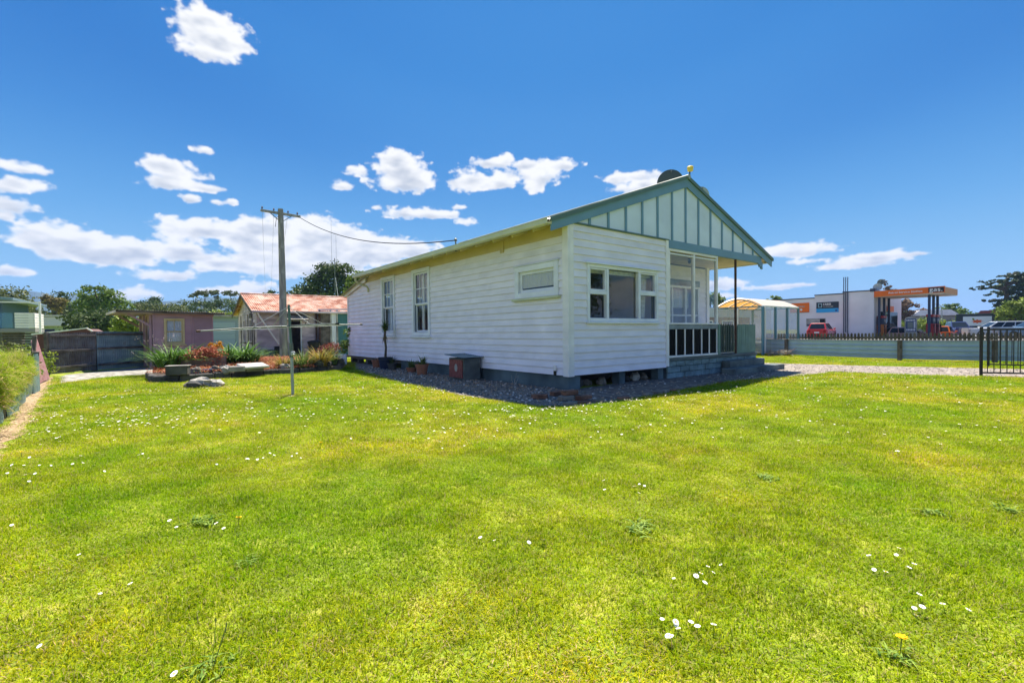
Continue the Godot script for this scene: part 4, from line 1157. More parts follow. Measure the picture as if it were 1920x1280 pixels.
func build_trees() -> void:
	var k := 200
	for q in TREES:
		k += 1
		tree(q[0], q[1], P(q[2], q[3]), q[4], q[5], q[6], q[7], q[8], k, "background trees and shrubs")
	# beyond the right edge of the picture: the garden tree that the front window mirrors
	tree("tree", "large dark garden tree off to the right, mirrored in the front window", P(21.0, 7.2), 0.35, 0.26, 7000, "dark", [[0, 4.6, 2.6, 1.8], [-1.2, 3.4, 2.2, 1.6], [1.6, 3.4, 2.4, 1.6], [0.4, 2.4, 2.8, 1.3], [0, 6.0, 1.6, 1.2]], 333, "background trees and shrubs")
	# clipped hedge beyond the forecourt
	var h := thing("hedge", "long clipped yellow green hedge beyond the forecourt", "hedge", P(60.0, 66.0), 0.0)
	var bl := []
	for i in 10: bl.append([-4.5 + i * 1.1, 1.5 + 0.1 * sin(i * 2.0), 0.0, 0.9, 0.75])
	part(h, "foliage", crown(bl, 3600, 0.26, LEAF.lime, 77), M.leaf)
	var tk := MB.new()
	for i in 5: tk.tube([Vector3(-4 + i * 2.2, 0, 0), Vector3(-4 + i * 2.2, 1.2, 0)], [0.06, 0.04], 6)
	part(h, "stems", tk, M.bark)
const TREES := [
	["tree", "dark olive tree rising behind the far left deck house", -60.7, 58.0, 0.25, 0.34, 2600, "olive", [[-0.7, 6.0, 2.2, 1.3], [1.1, 5.6, 1.7, 1.0], [0.0, 4.7, 2.6, 1.0]]],
	["tree", "round dark green tree in front of the blue hill", -70.9, 75.0, 0.20, 0.36, 1800, "dark", [[0.2, 7.1, 1.3, 1.3], [0.9, 6.0, 1.5, 1.2], [-0.6, 5.6, 1.5, 1.0]]],
	["flowering_tree", "low bronze yellow tree beside the round dark tree", -61.6, 64.0, 0.18, 0.34, 1500, "bronze", [[-0.3, 6.2, 0.9, 0.6], [0.7, 5.9, 0.8, 0.6], [0.1, 5.2, 1.3, 0.6]]],
	["tree", "tall loose green tree above the corrugated gates", -36.2, 42.0, 0.26, 0.24, 4200, "mid", [[-0.2, 5.4, 1.0, 0.4], [-1.0, 4.8, 0.9, 0.7], [0.7, 4.9, 1.0, 0.7], [-0.2, 4.3, 1.4, 0.7], [1.1, 4.2, 1.0, 0.8], [-1.7, 4.0, 0.8, 0.6], [1.9, 3.6, 0.8, 0.8], [0.2, 3.2, 1.7, 0.8]]],
	["shrub", "dark rounded shrub behind the right hand gate", -31.4, 36.0, 0.15, 0.24, 4200, "dark", [[-0.3, 2.3, 1.5, 0.8], [1.3, 2.4, 1.4, 0.9], [-1.5, 2.5, 0.6, 0.6], [0.7, 1.9, 2.0, 0.6]]],
	["shrub", "bright lime green shrub beside the mauve shed", -25.0, 31.0, 0.10, 0.24, 2200, "lime", [[0.0, 2.2, 0.6, 0.5], [0.5, 1.9, 0.5, 0.5], [-0.4, 1.8, 0.6, 0.3]]],
	["tree", "grey green tree behind the bronze yellow tree", -81.4, 85.0, 0.20, 0.40, 2000, "olive", [[3.7, 5.8, 2.5, 1.1], [-1.0, 5.4, 2.8, 0.9], [-3.9, 6.0, 1.9, 0.9], [1.8, 5.0, 2.8, 0.9]]],
	["tree", "small dark dome tree on the skyline behind the shed roof", -71.8, 95.0, 0.20, 0.42, 1600, "dark", [[0.3, 8.3, 1.3, 0.8], [0.1, 7.3, 2.1, 1.1]]],
	["tree", "broad olive tree directly behind the shed roof", -59.4, 80.0, 0.20, 0.38, 2600, "olive", [[0.5, 5.7, 3.0, 1.0], [-2.9, 5.9, 2.1, 0.9], [3.2, 5.4, 2.3, 0.8], [-0.4, 5.0, 3.6, 0.9]]],
	["tree", "wide dark tree between the shed and the rusty roof", -57.1, 90.0, 0.20, 0.42, 3200, "dark", [[-1.6, 7.0, 3.2, 1.2], [-4.6, 6.6, 2.4, 1.0], [2.0, 6.9, 3.0, 1.2], [5.0, 6.6, 2.6, 1.4], [-0.1, 5.5, 5.0, 1.0]]],
	["shrub", "yellow green shrub between shed and pink outbuilding", -30.5, 50.0, 0.10, 0.30, 1600, "lime", [[-0.0, 3.3, 0.9, 0.5], [1.1, 3.2, 0.8, 0.4], [-0.8, 3.0, 0.8, 0.4]]],
	["umbrella_tree", "leftmost of the flat topped trees on the skyline", -66.7, 100.0, 0.16, 0.34, 700, "olive", [[-0.3, 9.6, 1.0, 0.4], [0.8, 10.0, 0.9, 0.4]]],
	["umbrella_tree", "widest flat topped tree on the skyline", -64.5, 100.0, 0.18, 0.34, 1000, "olive", [[-0.1, 10.2, 1.5, 0.6], [0.6, 9.7, 0.9, 0.4]]],
	["umbrella_tree", "narrow flat topped tree on the skyline", -63.5, 102.0, 0.16, 0.34, 700, "olive", [[0.1, 10.2, 0.9, 0.8], [0.3, 9.4, 0.6, 0.5]]],
	["umbrella_tree", "flat topped tree closest to the rusty roof gable", -59.2, 101.0, 0.18, 0.34, 900, "olive", [[-0.4, 10.1, 1.6, 0.6], [0.8, 9.7, 1.0, 0.5]]],
	["tree", "great dark tree behind the rusty roof and aerial", -22.5, 58.0, 0.45, 0.34, 9000, "dark", [[-0.4, 9.1, 1.0, 0.8], [1.9, 8.9, 1.3, 1.0], [0.7, 8.1, 1.7, 1.2], [2.5, 7.5, 1.2, 1.0], [-1.3, 7.6, 1.6, 1.0], [-2.5, 6.5, 1.7, 1.0], [0.9, 6.2, 3.1, 1.4], [-3.6, 5.6, 1.4, 0.9], [2.8, 6.0, 1.4, 1.2]]],
	["tree", "yellow green tree peeping over the cottage eave", -16.9, 52.0, 0.20, 0.30, 1800, "lime", [[-0.3, 7.2, 0.7, 0.6], [0.5, 7.7, 0.6, 0.4], [0.1, 6.2, 0.9, 0.8]]],
	["tree", "small dome of a dark tree above the rusty ridge", -37.9, 75.0, 0.15, 0.36, 900, "dark", [[0.1, 7.7, 1.0, 0.5], [0.1, 7.0, 1.3, 0.6]]],
	["tree", "small green tree above the shelter beside the station parapet", 33.6, 62.0, 0.15, 0.32, 1100, "lime", [[-0.5, 4.8, 0.7, 0.3], [0.6, 5.1, 0.6, 0.5], [0.0, 4.2, 1.2, 0.6]]],
	["tree", "green treetop behind the curved shelter roof near porch post", 23.0, 55.0, 0.15, 0.30, 1200, "mid", [[0.1, 5.1, 0.9, 0.4], [0.7, 4.5, 1.2, 0.6], [-0.7, 4.6, 0.7, 0.5]]],
	["tree", "brown leaved open tree under the station canopy", 65.1, 78.0, 0.30, 0.38, 2600, "brown", [[-0.1, 5.2, 1.9, 0.8], [-1.4, 4.5, 1.4, 0.8], [1.3, 3.8, 1.2, 0.8], [-2.5, 3.3, 1.2, 0.8], [0.1, 3.2, 1.6, 0.7], [2.6, 2.9, 1.2, 0.6]]],
	["shrub", "yellow green shrubs under the station canopy", 59.2, 70.0, 0.12, 0.34, 1400, "lime", [[0.4, 1.9, 1.3, 0.7], [-2.1, 1.6, 1.1, 0.7], [1.8, 1.4, 0.9, 0.6]]],
	["tree", "rounded green tree behind the clipped hedge", 87.8, 95.0, 0.25, 0.42, 2600, "mid", [[-0.2, 5.4, 1.5, 0.7], [-1.3, 4.5, 1.9, 1.0], [1.3, 4.4, 1.7, 1.0], [0.1, 3.6, 2.8, 1.0]]],
	["conifer", "great dark cedar with flat tiers at the right", 83.1, 80.0, 0.60, 0.40, 9000, "cedar", [[-3.7, 8.0, 2.0, 0.4], [-5.2, 7.7, 0.9, 0.3], [0.3, 9.7, 2.0, 0.5], [2.0, 10.0, 1.8, 0.5], [-1.1, 8.9, 2.1, 0.5], [1.3, 8.4, 2.7, 0.7], [-2.1, 5.7, 2.0, 0.4], [-3.4, 5.7, 0.9, 0.3], [0.0, 7.0, 2.5, 0.6], [2.7, 7.3, 2.7, 0.8], [-0.4, 4.9, 2.0, 0.7], [1.4, 5.8, 2.3, 0.8], [-1.6, 4.2, 1.3, 0.5], [4.5, 8.8, 2.7, 1.3], [4.5, 5.9, 2.7, 1.3]]],
	["willow", "drooping lime green willow in front of the cedar", 59.2, 56.0, 0.30, 0.30, 4500, "lime", [[-0.3, 3.8, 1.3, 0.5], [-1.2, 2.9, 1.0, 0.8], [0.5, 3.0, 1.3, 1.0], [1.4, 3.6, 1.5, 1.0], [-1.7, 2.2, 0.6, 0.5], [1.1, 2.0, 1.5, 0.8]]],
	["conifer", "pale brown spire of a tree over the station roof", 74.9, 95.0, 0.20, 0.36, 900, "brown", [[-0.5, 10.3, 0.4, 0.7], [-0.2, 9.2, 0.8, 0.6], [0.6, 8.6, 1.1, 0.5]]],
]

# ---------------------------------------------------------------- the yard on the left
func upright(mesh: Mesh, parent: Node, m: Material, a: Vector3, b: Vector3, base: float, lean := Vector3.ZERO, called := "sheet") -> MeshInstance3D:
	# stands a corrugated sheet on the line from a towards b
	var o := part(parent, called, mesh, m)
	var x := (b - a).normalized()
	var up := (Vector3.UP + lean).normalized()
	o.transform = Transform3D(Basis(x, up.cross(x), up), a + Vector3.UP * base)
	return o

func iron_gate(label: String, a: Vector3, b: Vector3, h: float, m: Material) -> void:
	var t := thing("corrugated_gate", label, "gate", a, 0.0, "corrugated iron gates")
	var e := b - a
	var l := e.length(); var dir := e / l; var out := Vector3(-dir.z, 0, dir.x)
	var n := maxi(2, int(round(l / 0.72)))
	var cm := corrugated(l / n + 0.03, h, 0.085, 0.018, 6)
	for i in n:
		upright(cm, t, m, dir * (l * i / n), e, 0.03 + rng.randf_range(-0.02, 0.02)).position += out * 0.004 * (i % 2)
	for y in [0.22, h * 0.58, h - 0.06]:
		var mb := MB.new(); mb.bar(out * 0.045 + Vector3.UP * y, e + out * 0.045 + Vector3.UP * (y + rng.randf_range(-0.02, 0.02)), 0.045, 0.075, 0.005)
		part(t, "rail", mb, M.old_timber)
	for q in [Vector3.ZERO, e]:
		var mb := MB.new(); mb.span(q + Vector3(-0.05, -0.05, -0.05) - out * 0.08, q + Vector3(0.05, h + 0.05, 0.05) - out * 0.08, 0.008)
		part(t, "post", mb, M.old_timber)

func build_yard() -> void:
	var g := RandomNumberGenerator.new(); g.seed = 17
	var mb: MB
	iron_gate("dark weathered corrugated iron gate beside the leaning pink sheet", P(-15.3, 15.75), P(-15.22, 17.38), 1.36, M.zinc_dark)
	iron_gate("blue grey corrugated iron gate touching the mauve shed", P(-15.2, 17.45), P(-15.0, 19.35), 1.40, M.zinc_blue)
	# leaning corrugated fence down the left boundary
	var f := thing("corrugated_fence", "blue corrugated iron boundary fence sagging under long grass", "fence", P(-6.4, 5.7))
	var a := Vector3.ZERO; var e := P(-11.6, 11.6) - P(-6.4, 5.7)
	var cm := corrugated(0.80, 0.90, 0.10, 0.020, 6)
	for i in 10:
		var q := e * (i / 10.0)
		var ln := Vector3(0.75, 0, -0.66) * g.randf_range(-0.10, 0.16)
		upright(cm, f, M.blue_iron, q + Vector3(g.randf_range(-0.04, 0.04), 0, g.randf_range(-0.04, 0.04)), q + e.rotated(Vector3.UP, g.randf_range(-0.12, 0.12)), g.randf_range(-0.1, 0.02), ln)
	for i in 5:
		mb = MB.new(); mb.bar(e * (i / 4.0) + Vector3(-0.12, 0, -0.08), e * (i / 4.0) + Vector3(-0.06, 0.9, -0.08), 0.09, 0.09, 0.01)
		part(f, "post", mb, M.old_timber)
	f = thing("iron_sheet", "rusty pink corrugated sheet leaning at the end of the blue fence", "iron sheet", P(-12.4, 12.45))
	var tw := MB.new()   # a bent sheet: its foot follows the boundary, its head twists away from the lawn
	var foot := [Vector3(0, 0.03, 0), P(-13.4, 13.8, 0.05) - f.position]; var head := [P(-12.82, 12.7, 1.16) - f.position, P(-13.80, 13.85, 1.24) - f.position]
	var face := Vector3(0.78, 0.3, 0.55).normalized()
	for i in 60:
		var row := []
		for s in [i / 60.0, (i + 1) / 60.0]:
			var wv: Vector3 = face * (0.035 * sin(s * TAU * 10.0))
			row.append(foot[0].lerp(foot[1], s) + wv); row.append(head[0].lerp(head[1], s) + wv)
		tw.quad(row[0], row[2], row[3], row[1])
	part(f, "sheet", tw, M.pink_iron)
	mb = MB.new(); mb.bar(Vector3(-0.45, 0, -0.25), Vector3(-0.35, 1.3, -0.3), 0.08, 0.08, 0.01); part(f, "prop_post", mb, M.old_timber)
	# long grass heaped over the fence, on the far side from the lawn
	var away := Vector3(-0.75, 0, 0.66)
	var mound := MB.new(); g.seed = 18
	for i in 13:
		var q := P(-6.3, 5.6).lerp(P(-11.2, 11.0), 0.62 * i / 12.0)
		mound.blob(q + away * 0.78 + Vector3.UP * 0.18, Vector3(0.66, 0.58 + 0.05 * sin(i * 1.7), 0.66), 0.10, g, Basis.IDENTITY, 12, 8)
	structure("grass_bank", mound, mat(C(0.22, 0.27, 0.03), 0.95, noise_tex(61, 0.05, 0.4, 1.0, 5), 0.7), "stuff")
	tag(get_child(get_child_count() - 1), "grassy bank heaped behind the leaning blue fence", "grass")
	var lg := MB.new(); g.seed = 19
	for i in 46:
		var an := g.randf() * TAU
		var k := g.randf()
		lg.col = Color(0.50, 0.42, 0.16) if k < 0.15 else Color(0.12, 0.24, 0.012).lerp(Color(0.32, 0.42, 0.03), g.randf())
		lg.blade(Vector3(g.randfn() * 0.06, 0, g.randfn() * 0.06), Vector3(cos(an), 0, sin(an)), g.randf_range(0.10, 0.26), 0.008, g.randf_range(0.6, 1.7), 3)
	var xf := []; var cols := []
	for i in 1900:
		var f2 := g.randf() * 0.66
		var q := P(-6.2, 5.5).lerp(P(-11.2, 11.0), f2)
		var off := g.randf_range(-0.17, 1.15)
		q += away * off
		q.y = 0.84 - 0.10 * absf(off - 0.3) + 0.05 * sin(f2 * 60.0) + g.randf_range(-0.06, 0.02)
		var tilt := 0.0
		if off < 0.06:   # spilling down the lawn side of the iron
			q += away * (-0.06 - off * 0.3)
			q.y -= pow(g.randf(), 1.6) * (0.34 if sin(f2 * 23.0) > 0.0 else 0.10)
			tilt = 1.5
		var bs := Basis(Vector3(0.66, 0, 0.75).normalized(), -tilt * g.randf_range(0.5, 1.0)) * Basis.from_euler(Vector3(g.randf_range(-0.3, 0.3), g.randf() * TAU, g.randf_range(-0.3, 0.3)))
		xf.append(Transform3D(bs * Basis.from_scale(Vector3.ONE * g.randf_range(0.7, 1.15)), q))
		cols.append(Color(1.5, 1.12, 2.4) if tilt > 0 and g.randf() < 0.45 else Color(1, 1, 1).lerp(Color(1.2, 1.1, 0.9), g.randf()))
	scatter("long_grass", lg.mesh(), M.grass, xf, cols, "long bright grass spilling over the blue corrugated fence", "grass")
	var li := 0
	for q in [[-12.2, 11.0, 0.8, "mid", "weedy green bush behind the grass bank at the left edge"], [-13.6, 12.6, 0.9, "olive", "grey green weeds below the deck house"], [-14.2, 13.9, 0.75, "lime", "bright green weeds beside the pink sheet"], [-14.9, 13.2, 0.95, "dark", "dark weedy bush in front of the deck house"]]:
		tree("shrub", q[4], P(q[0], q[1]), 0.03, 0.09, 1500, q[3], [[0, q[2], 0.55, 0.3], [-0.4, q[2] - 0.2, 0.5, 0.3], [0.4, q[2] - 0.25, 0.5, 0.3], [0, q[2] - 0.45, 0.7, 0.3]], 400 + li, "weeds along the boundary")
		li += 1
	build_shed(g); build_outbuilding(g); build_bed(g); build_pole_and_line(g); build_wall_side(g); build_left_distance(g)

func build_shed(g: RandomNumberGenerator) -> void:
	var t := thing("garden_shed", "small mauve garden shed with cream framed window and flat roof", "shed", P(-13.96, 18.54), PI / 4)
	var mb := MB.new()
	lining(t, "front_wall", 0.0, 2.05, 0.06, 2.12, [[0.42, 0.98, 0.98, 1.88]], Transform3D.IDENTITY, 0.08, M.mauve)
	mb = MB.new(); mb.span(Vector3(0.0, 0.06, -3.2), Vector3(0.08, 2.12, -0.09)); part(t, "left_wall", mb, M.mauve)
	mb = MB.new(); mb.span(Vector3(1.97, 0.06, -3.2), Vector3(2.05, 2.05, -0.09)); part(t, "right_wall", mb, M.mauve)
	mb = MB.new(); mb.span(Vector3(0.08, 0.06, -3.2), Vector3(1.97, 2.05, -3.12)); part(t, "rear_wall", mb, M.mauve)
	for x in [0.03, 1.30, 1.33, 2.02]:
		mb = MB.new(); mb.span(Vector3(x - 0.03, 0.05, 0.002), Vector3(x + 0.025, 2.12, 0.022), 0.003); part(t, "cover_strip", mb, M.mauve)
	mb = MB.new(); mb.span(Vector3(1.36, 0.30, 0.002), Vector3(1.98, 1.98, 0.016), 0.003); part(t, "panel", mb, M.mauve_dark, "darker stained wall panel of the mauve shed")
	mb = MB.new(); mb.span(Vector3(-0.02, 0.0, -3.2), Vector3(2.07, 0.058, 0.01)); part(t, "plinth", mb, M.concrete)
	var w := node_part(t, "window", Vector3(0.36, 0.92, 0.0))
	part(w, "frame", ring(0.68, 1.02, 0.07, -0.02, 0.045), M.cream_frame)
	mb = MB.new(); mb.span(Vector3(-0.05, -0.06, -0.02), Vector3(0.73, -0.003, 0.08), 0.005); part(w, "sill", mb, M.cream_frame)
	part(w, "lower_sash", ring(0.54, 0.44, 0.035, -0.05, -0.022, 0.07, 0.07), M.cream_frame)
	part(w, "upper_sash", ring(0.54, 0.46, 0.035, -0.02, 0.004, 0.07, 0.49), M.cream_frame)
	mb = MB.new(); mb.span(Vector3(0.33, 0.53, -0.015), Vector3(0.35, 0.91, 0.002)); part(w, "muntin", mb, M.cream_frame)
	pane(w, 0.10, 0.10, 0.58, 0.48, -0.035); pane(w, 0.10, 0.52, 0.33, 0.92, -0.008); pane(w, 0.35, 0.52, 0.58, 0.92, -0.008)
	curtain(w, 0.08, 0.60, 0.08, 0.92, -0.075, M.curtain, 14.0, 0.012)
	# flat roof that runs out over the left side on a raking brace
	var cr := corrugated(0.80, 3.7, 0.08, 0.011)
	for i in 5:
		var s := part(t, "roof_sheet", cr, M.pale_iron)
		s.position = Vector3(-1.10 + i * 0.70, 2.235 - i * 0.012, -3.4)
	mb = MB.new(); mb.bar(Vector3(-1.12, 2.19, 0.24), Vector3(2.42, 2.13, 0.24), 0.03, 0.07, 0.003); part(t, "fascia", mb, M.old_timber)
	mb = MB.new(); mb.bar(Vector3(-1.10, 2.18, -3.3), Vector3(-1.10, 2.18, 0.22), 0.03, 0.09, 0.003); part(t, "fascia", mb, M.pink_board)
	for z in [-0.05, -1.4, -2.8]:
		mb = MB.new(); mb.bar(Vector3(-1.08, 2.16, z), Vector3(2.1, 2.10, z), 0.05, 0.08, 0.003); part(t, "rafter", mb, M.pink_board_b)
	for z in [-0.05, -2.8]:
		mb = MB.new(); mb.bar(Vector3(-0.75, 2.10, z), Vector3(-0.03, 1.62, z), 0.05, 0.08, 0.004); part(t, "brace", mb, M.mauve)
	for q in [[-0.06, -0.10], [-0.10, -1.3], [-0.10, -2.2]]:
		mb = MB.new(); mb.span(Vector3(q[0] - 0.04, 0.0, q[1] - 0.05), Vector3(q[0] + 0.04, 2.08, q[1] + 0.05), 0.005); part(t, "post", mb, M.mauve)
	mb = MB.new(); mb.span(Vector3(-0.02, 0.08, -2.1), Vector3(-0.001, 1.95, -1.4), 0.003); part(t, "door", mb, M.mauve_dark)
	mb = MB.new(); mb.span(Vector3(-0.012, 1.15, -0.95), Vector3(-0.001, 1.75, -0.45), 0.003); part(t, "notice_board", mb, M.concrete_pale)

func build_outbuilding(g: RandomNumberGenerator) -> void:
	var t := thing("pink_outbuilding", "shabby pink weatherboard outbuilding with rusty iron roof", "outbuilding", P(-12.87, 24.12), YAW)
	var pinks := [M.pink_board, M.pink_board_b, M.pink_board]
	var mb: MB
	var front_spans := func(y: float) -> Array: return cut(0.08, 2.85, y, [[1.45, 2.10, 0.0, 2.0]])
	board_wall(t, Vector3.ZERO, Vector3(1, 0, 0), Vector3(0, 0, 1), front_spans, 0.2, 15, 0.155, pinks)
	var gable_spans := func(y: float) -> Array:
		var e0 := 0.08; var e1 := 5.92
		if y > 2.5:
			var k := (y - 2.5) / 0.96 * 3.0
			e0 = k + 0.05; e1 = 5.95 - k
		return cut(e0, e1, y, [[1.2, 2.0, 0.85, 2.1], [3.3, 4.0, 0.85, 2.1]])
	board_wall(t, Vector3.ZERO, Vector3(0, 0, -1), Vector3(-1, 0, 0), gable_spans, 0.2, 20, 0.155, pinks)
	lining(t, "front_wall", 0.0, 8.5, 0.0, 2.5, [[1.48, 2.07, 0.0, 1.98]], Transform3D(Basis.IDENTITY, Vector3(0, 0, -0.002)), 0.1, M.pink_board_b)
	lining(t, "gable_wall", -6.0, -0.11, 0.0, 2.5, [[-1.95, -1.25, 0.9, 2.05], [-3.95, -3.35, 0.9, 2.05]], Transform3D(Basis(Vector3.UP, -PI / 2), Vector3(-0.002, 0, 0)), 0.1, M.pink_board_b)
	mb = MB.new(); mb.prism(PackedVector2Array([Vector2(-5.9, 2.5), Vector2(-0.1, 2.5), Vector2(-3.0, 3.42)]), -0.1, -0.004, Transform3D(Basis(Vector3.UP, -PI / 2), Vector3.ZERO)); part(t, "gable_wall", mb, M.pink_board_b)
	mb = MB.new(); mb.span(Vector3(0.1, 0.0, -6.0), Vector3(8.5, 2.5, -5.9)); mb.span(Vector3(8.4, 0, -5.9), Vector3(8.5, 2.5, -0.1)); part(t, "rear_wall", mb, M.pink_board_b)
	mb = MB.new(); mb.span(Vector3(-0.03, 0.0, -0.1), Vector3(0.0, 2.5, 0.035)); mb.span(Vector3(0.001, 0.0, 0.001), Vector3(0.1, 2.5, 0.034)); part(t, "corner_board", mb, M.pink_board)
	mb = MB.new(); mb.span(Vector3(-0.03, 0.0, -6.0), Vector3(-0.002, 0.20, -0.1)); part(t, "base_board", mb, M.old_timber)
	# windows in the gable wall
	for z in [-2.0, -4.0]:
		var w := node_part(t, "window", Vector3(-0.005, 0.85, z), -PI / 2)
		var ww := 0.8 if z > -3 else 0.7
		part(w, "frame", ring(ww, 1.25, 0.07, -0.02, 0.06), M.pink_board)
		pane(w, 0.07, 0.07, ww - 0.07, 1.18, -0.02)
		for x in [0.33, 0.66]:
			mb = MB.new(); mb.span(Vector3(ww * x - 0.012, 0.07, -0.03), Vector3(ww * x + 0.012, 1.18, 0.01)); part(w, "muntin", mb, M.galv_old)
		curtain(w, 0.05, ww - 0.05, 0.05, 1.2, -0.09, M.curtain, 6.0)
		mb = MB.new(); mb.span(Vector3(-0.05, -0.06, -0.02), Vector3(ww + 0.05, -0.003, 0.1)); part(w, "sill", mb, M.old_timber)
	for z in [-0.55, -1.05, -2.35, -4.7]:
		mb = MB.new(); mb.tube([Vector3(-0.06, 0.35, z), Vector3(-0.06, 2.35 if z < -1 else 1.9, z)], [0.025, 0.025], 6); part(t, "waste_pipe", mb, M.old_timber)
	# door, its awning and a slanting pipe
	var d := node_part(t, "door", Vector3(1.45, 0.02, 0.0))
	part(d, "frame", ring(0.65, 2.0, 0.05, -0.05, 0.05), M.trim)
	mb = MB.new(); mb.span(Vector3(0.05, 0.03, -0.55), Vector3(0.09, 1.94, -0.05)); part(d, "leaf", mb, M.trim, "pale blue door standing open into the dark outbuilding")
	var aw := part(t, "door_awning", corrugated(1.35, 0.75, 0.08, 0.011), M.pale_iron)
	aw.transform = Transform3D(Basis(Vector3.RIGHT, 0.42), Vector3(0.95, 2.34, 0.02))
	mb = MB.new(); mb.bar(Vector3(0.95, 2.0, 0.70), Vector3(2.30, 2.0, 0.70), 0.04, 0.06); part(t, "awning_beam", mb, M.old_timber)
	for x in [1.02, 2.22]:
		mb = MB.new(); mb.bar(Vector3(x, 1.65, 0.03), Vector3(x, 2.0, 0.68), 0.03, 0.03); part(t, "awning_bracket", mb, M.old_timber)
	mb = MB.new(); mb.tube([Vector3(-0.05, 2.42, 0.34), Vector3(0.05, 2.2, 0.30), Vector3(0.95, 0.75, 0.22)], [0.04, 0.04, 0.04], 8); part(t, "downpipe", mb, M.white)
	mb = MB.new(); mb.tube([Vector3(2.83, 0.0, 0.10), Vector3(2.83, 2.45, 0.14)], [0.04, 0.04], 8); part(t, "downpipe", mb, M.rust_steel)
	# roof
	var sl := 0.96 / 3.0
	var lng := sqrt(3.4 * 3.4 + pow(3.4 * sl, 2)); var cs := corrugated(0.80, lng, 0.10, 0.022, 6); var ang := atan(sl)
	for i in 12:
		for sgn in [-1.0, 1.0]:
			var s := part(t, "roof_sheet", cs, M.rust_roof)
			var down := Vector3(0, -sin(ang), sgn * cos(ang)); var ax := Vector3(sgn, 0, 0)
			s.transform = Transform3D(Basis(ax, down.cross(ax), down), Vector3(-0.30 + 0.76 * i + (0.0 if sgn > 0 else 0.80), 3.52 + 0.004 * (i % 2), -3.0))
	mb = MB.new(); mb.tube([Vector3(-0.32, 3.53, -3), Vector3(9.0, 3.53, -3)], [0.06, 0.06], 8); part(t, "ridge_cap", mb, M.rust_roof)
	for sgn in [-1.0, 1.0]:
		mb = MB.new(); mb.bar(Vector3(-0.30, 3.44, -3.0), Vector3(-0.30, 3.44 - 3.38 * sl, -3.0 + sgn * 3.38), 0.03, 0.16, 0.003); part(t, "barge_board", mb, M.old_timber)
	mb = MB.new(); mb.span(Vector3(-0.3, 2.36, 0.37), Vector3(8.8, 2.46, 0.47), 0.01); part(t, "gutter", mb, M.pink_board)
	mb = MB.new(); mb.prism(PackedVector2Array([Vector2(-0.35, 0.0), Vector2(0.35, 0.0), Vector2(0.3, 0.12), Vector2(0.15, 0.22), Vector2(0.0, 0.26), Vector2(-0.15, 0.22), Vector2(-0.3, 0.12)]), 0.0, 0.05, Transform3D(Basis(Vector3.UP, -PI / 2), Vector3(-0.03, 2.15, -1.6))); part(t, "window_hood", mb, M.old_timber)
	# shade-cloth fernery at the right end
	var s2 := thing("shade_house", "blue green shade cloth fernery between outbuilding and cottage", "shade house", hp(-0.2, 0, -13.9) + Vector3(0, 0, 0))
	s2.global_transform = Transform3D(Basis(Vector3.UP, YAW), t.transform * Vector3(2.92, 0, 0.30))
	for x in [0.0, 0.58, 0.92, 1.75, 2.7]:
		mb = MB.new(); mb.span(Vector3(x, 0, -0.04), Vector3(x + 0.08, 2.55, 0.04), 0.005); part(s2, "post", mb, M.rust_steel if x == 0 else (M.concrete_pale if x < 1.0 else M.old_timber))
	for q in [[0.09, 0.57, M.old_timber], [0.67, 0.91, M.trim], [1.01, 1.74, M.teal], [1.84, 2.69, M.teal]]:
		mb = MB.new()
		for i in 6:
			var xa := lerpf(q[0], q[1], i / 6.0); var xb := lerpf(q[0], q[1], (i + 1) / 6.0)
			mb.quad(Vector3(xa, 0.1, 0.02 * sin(i * 2.0)), Vector3(xb, 0.1, 0.02 * sin(i * 2.0 + 2.0)), Vector3(xb, 2.5, 0), Vector3(xa, 2.5, 0))
		part(s2, "cloth_panel", mb, mat(C(0.06, 0.17, 0.19), 0.9) if q[2] == M.teal else q[2])
	mb = MB.new(); mb.bar(Vector3(-0.05, 2.56, 0), Vector3(2.8, 2.66, 0), 0.06, 0.08); part(s2, "top_beam", mb, M.pink_board)
	# things against its wall
	var w2 := thing("rubbish_bin", "black plastic bin standing by the outbuilding door", "bin", t.transform * Vector3(2.55, 0, 0.7))
	mb = MB.new(); mb.lathe(Vector3.ZERO, [Vector2(0, 0), Vector2(0.24, 0), Vector2(0.30, 0.75), Vector2(0.33, 0.77), Vector2(0.33, 0.82), Vector2(0.28, 0.84)], 18); part(w2, "barrel", mb, M.rubber)
	mb = MB.new(); mb.lathe(Vector3(0, 0.84, 0), [Vector2(0.34, 0), Vector2(0.33, 0.04), Vector2(0.15, 0.09), Vector2(0, 0.10)], 18); part(w2, "lid", mb, M.rubber)
	for s in [-1, 1]:
		mb = MB.new(); mb.tube([Vector3(0.30 * s, 0.60, -0.06), Vector3(0.37 * s, 0.58, 0), Vector3(0.30 * s, 0.60, 0.06)], [0.012, 0.012, 0.012], 5); part(w2, "handle", mb, M.rubber)
	w2 = thing("rubbish_bin", "square black bin under the slanting white pipe", "bin", t.transform * Vector3(0.95, 0, 0.45))
	mb = MB.new(); mb.span(Vector3(-0.22, 0, -0.2), Vector3(0.22, 0.62, 0.2), 0.03); part(w2, "body", mb, M.rubber)
	mb = MB.new(); mb.span(Vector3(-0.24, 0.622, -0.22), Vector3(0.24, 0.66, 0.22), 0.015); part(w2, "lid", mb, M.rubber)
	w2 = thing("wash_tub", "grey tub against the pink outbuilding wall", "tub", t.transform * Vector3(0.45, 0, 0.5))
	mb = MB.new(); mb.lathe(Vector3.ZERO, [Vector2(0, 0.02), Vector2(0.22, 0.0), Vector2(0.27, 0.45), Vector2(0.30, 0.46), Vector2(0.28, 0.48), Vector2(0.25, 0.44), Vector2(0.20, 0.06), Vector2(0, 0.06)], 18); part(w2, "tub", mb, M.foundation)
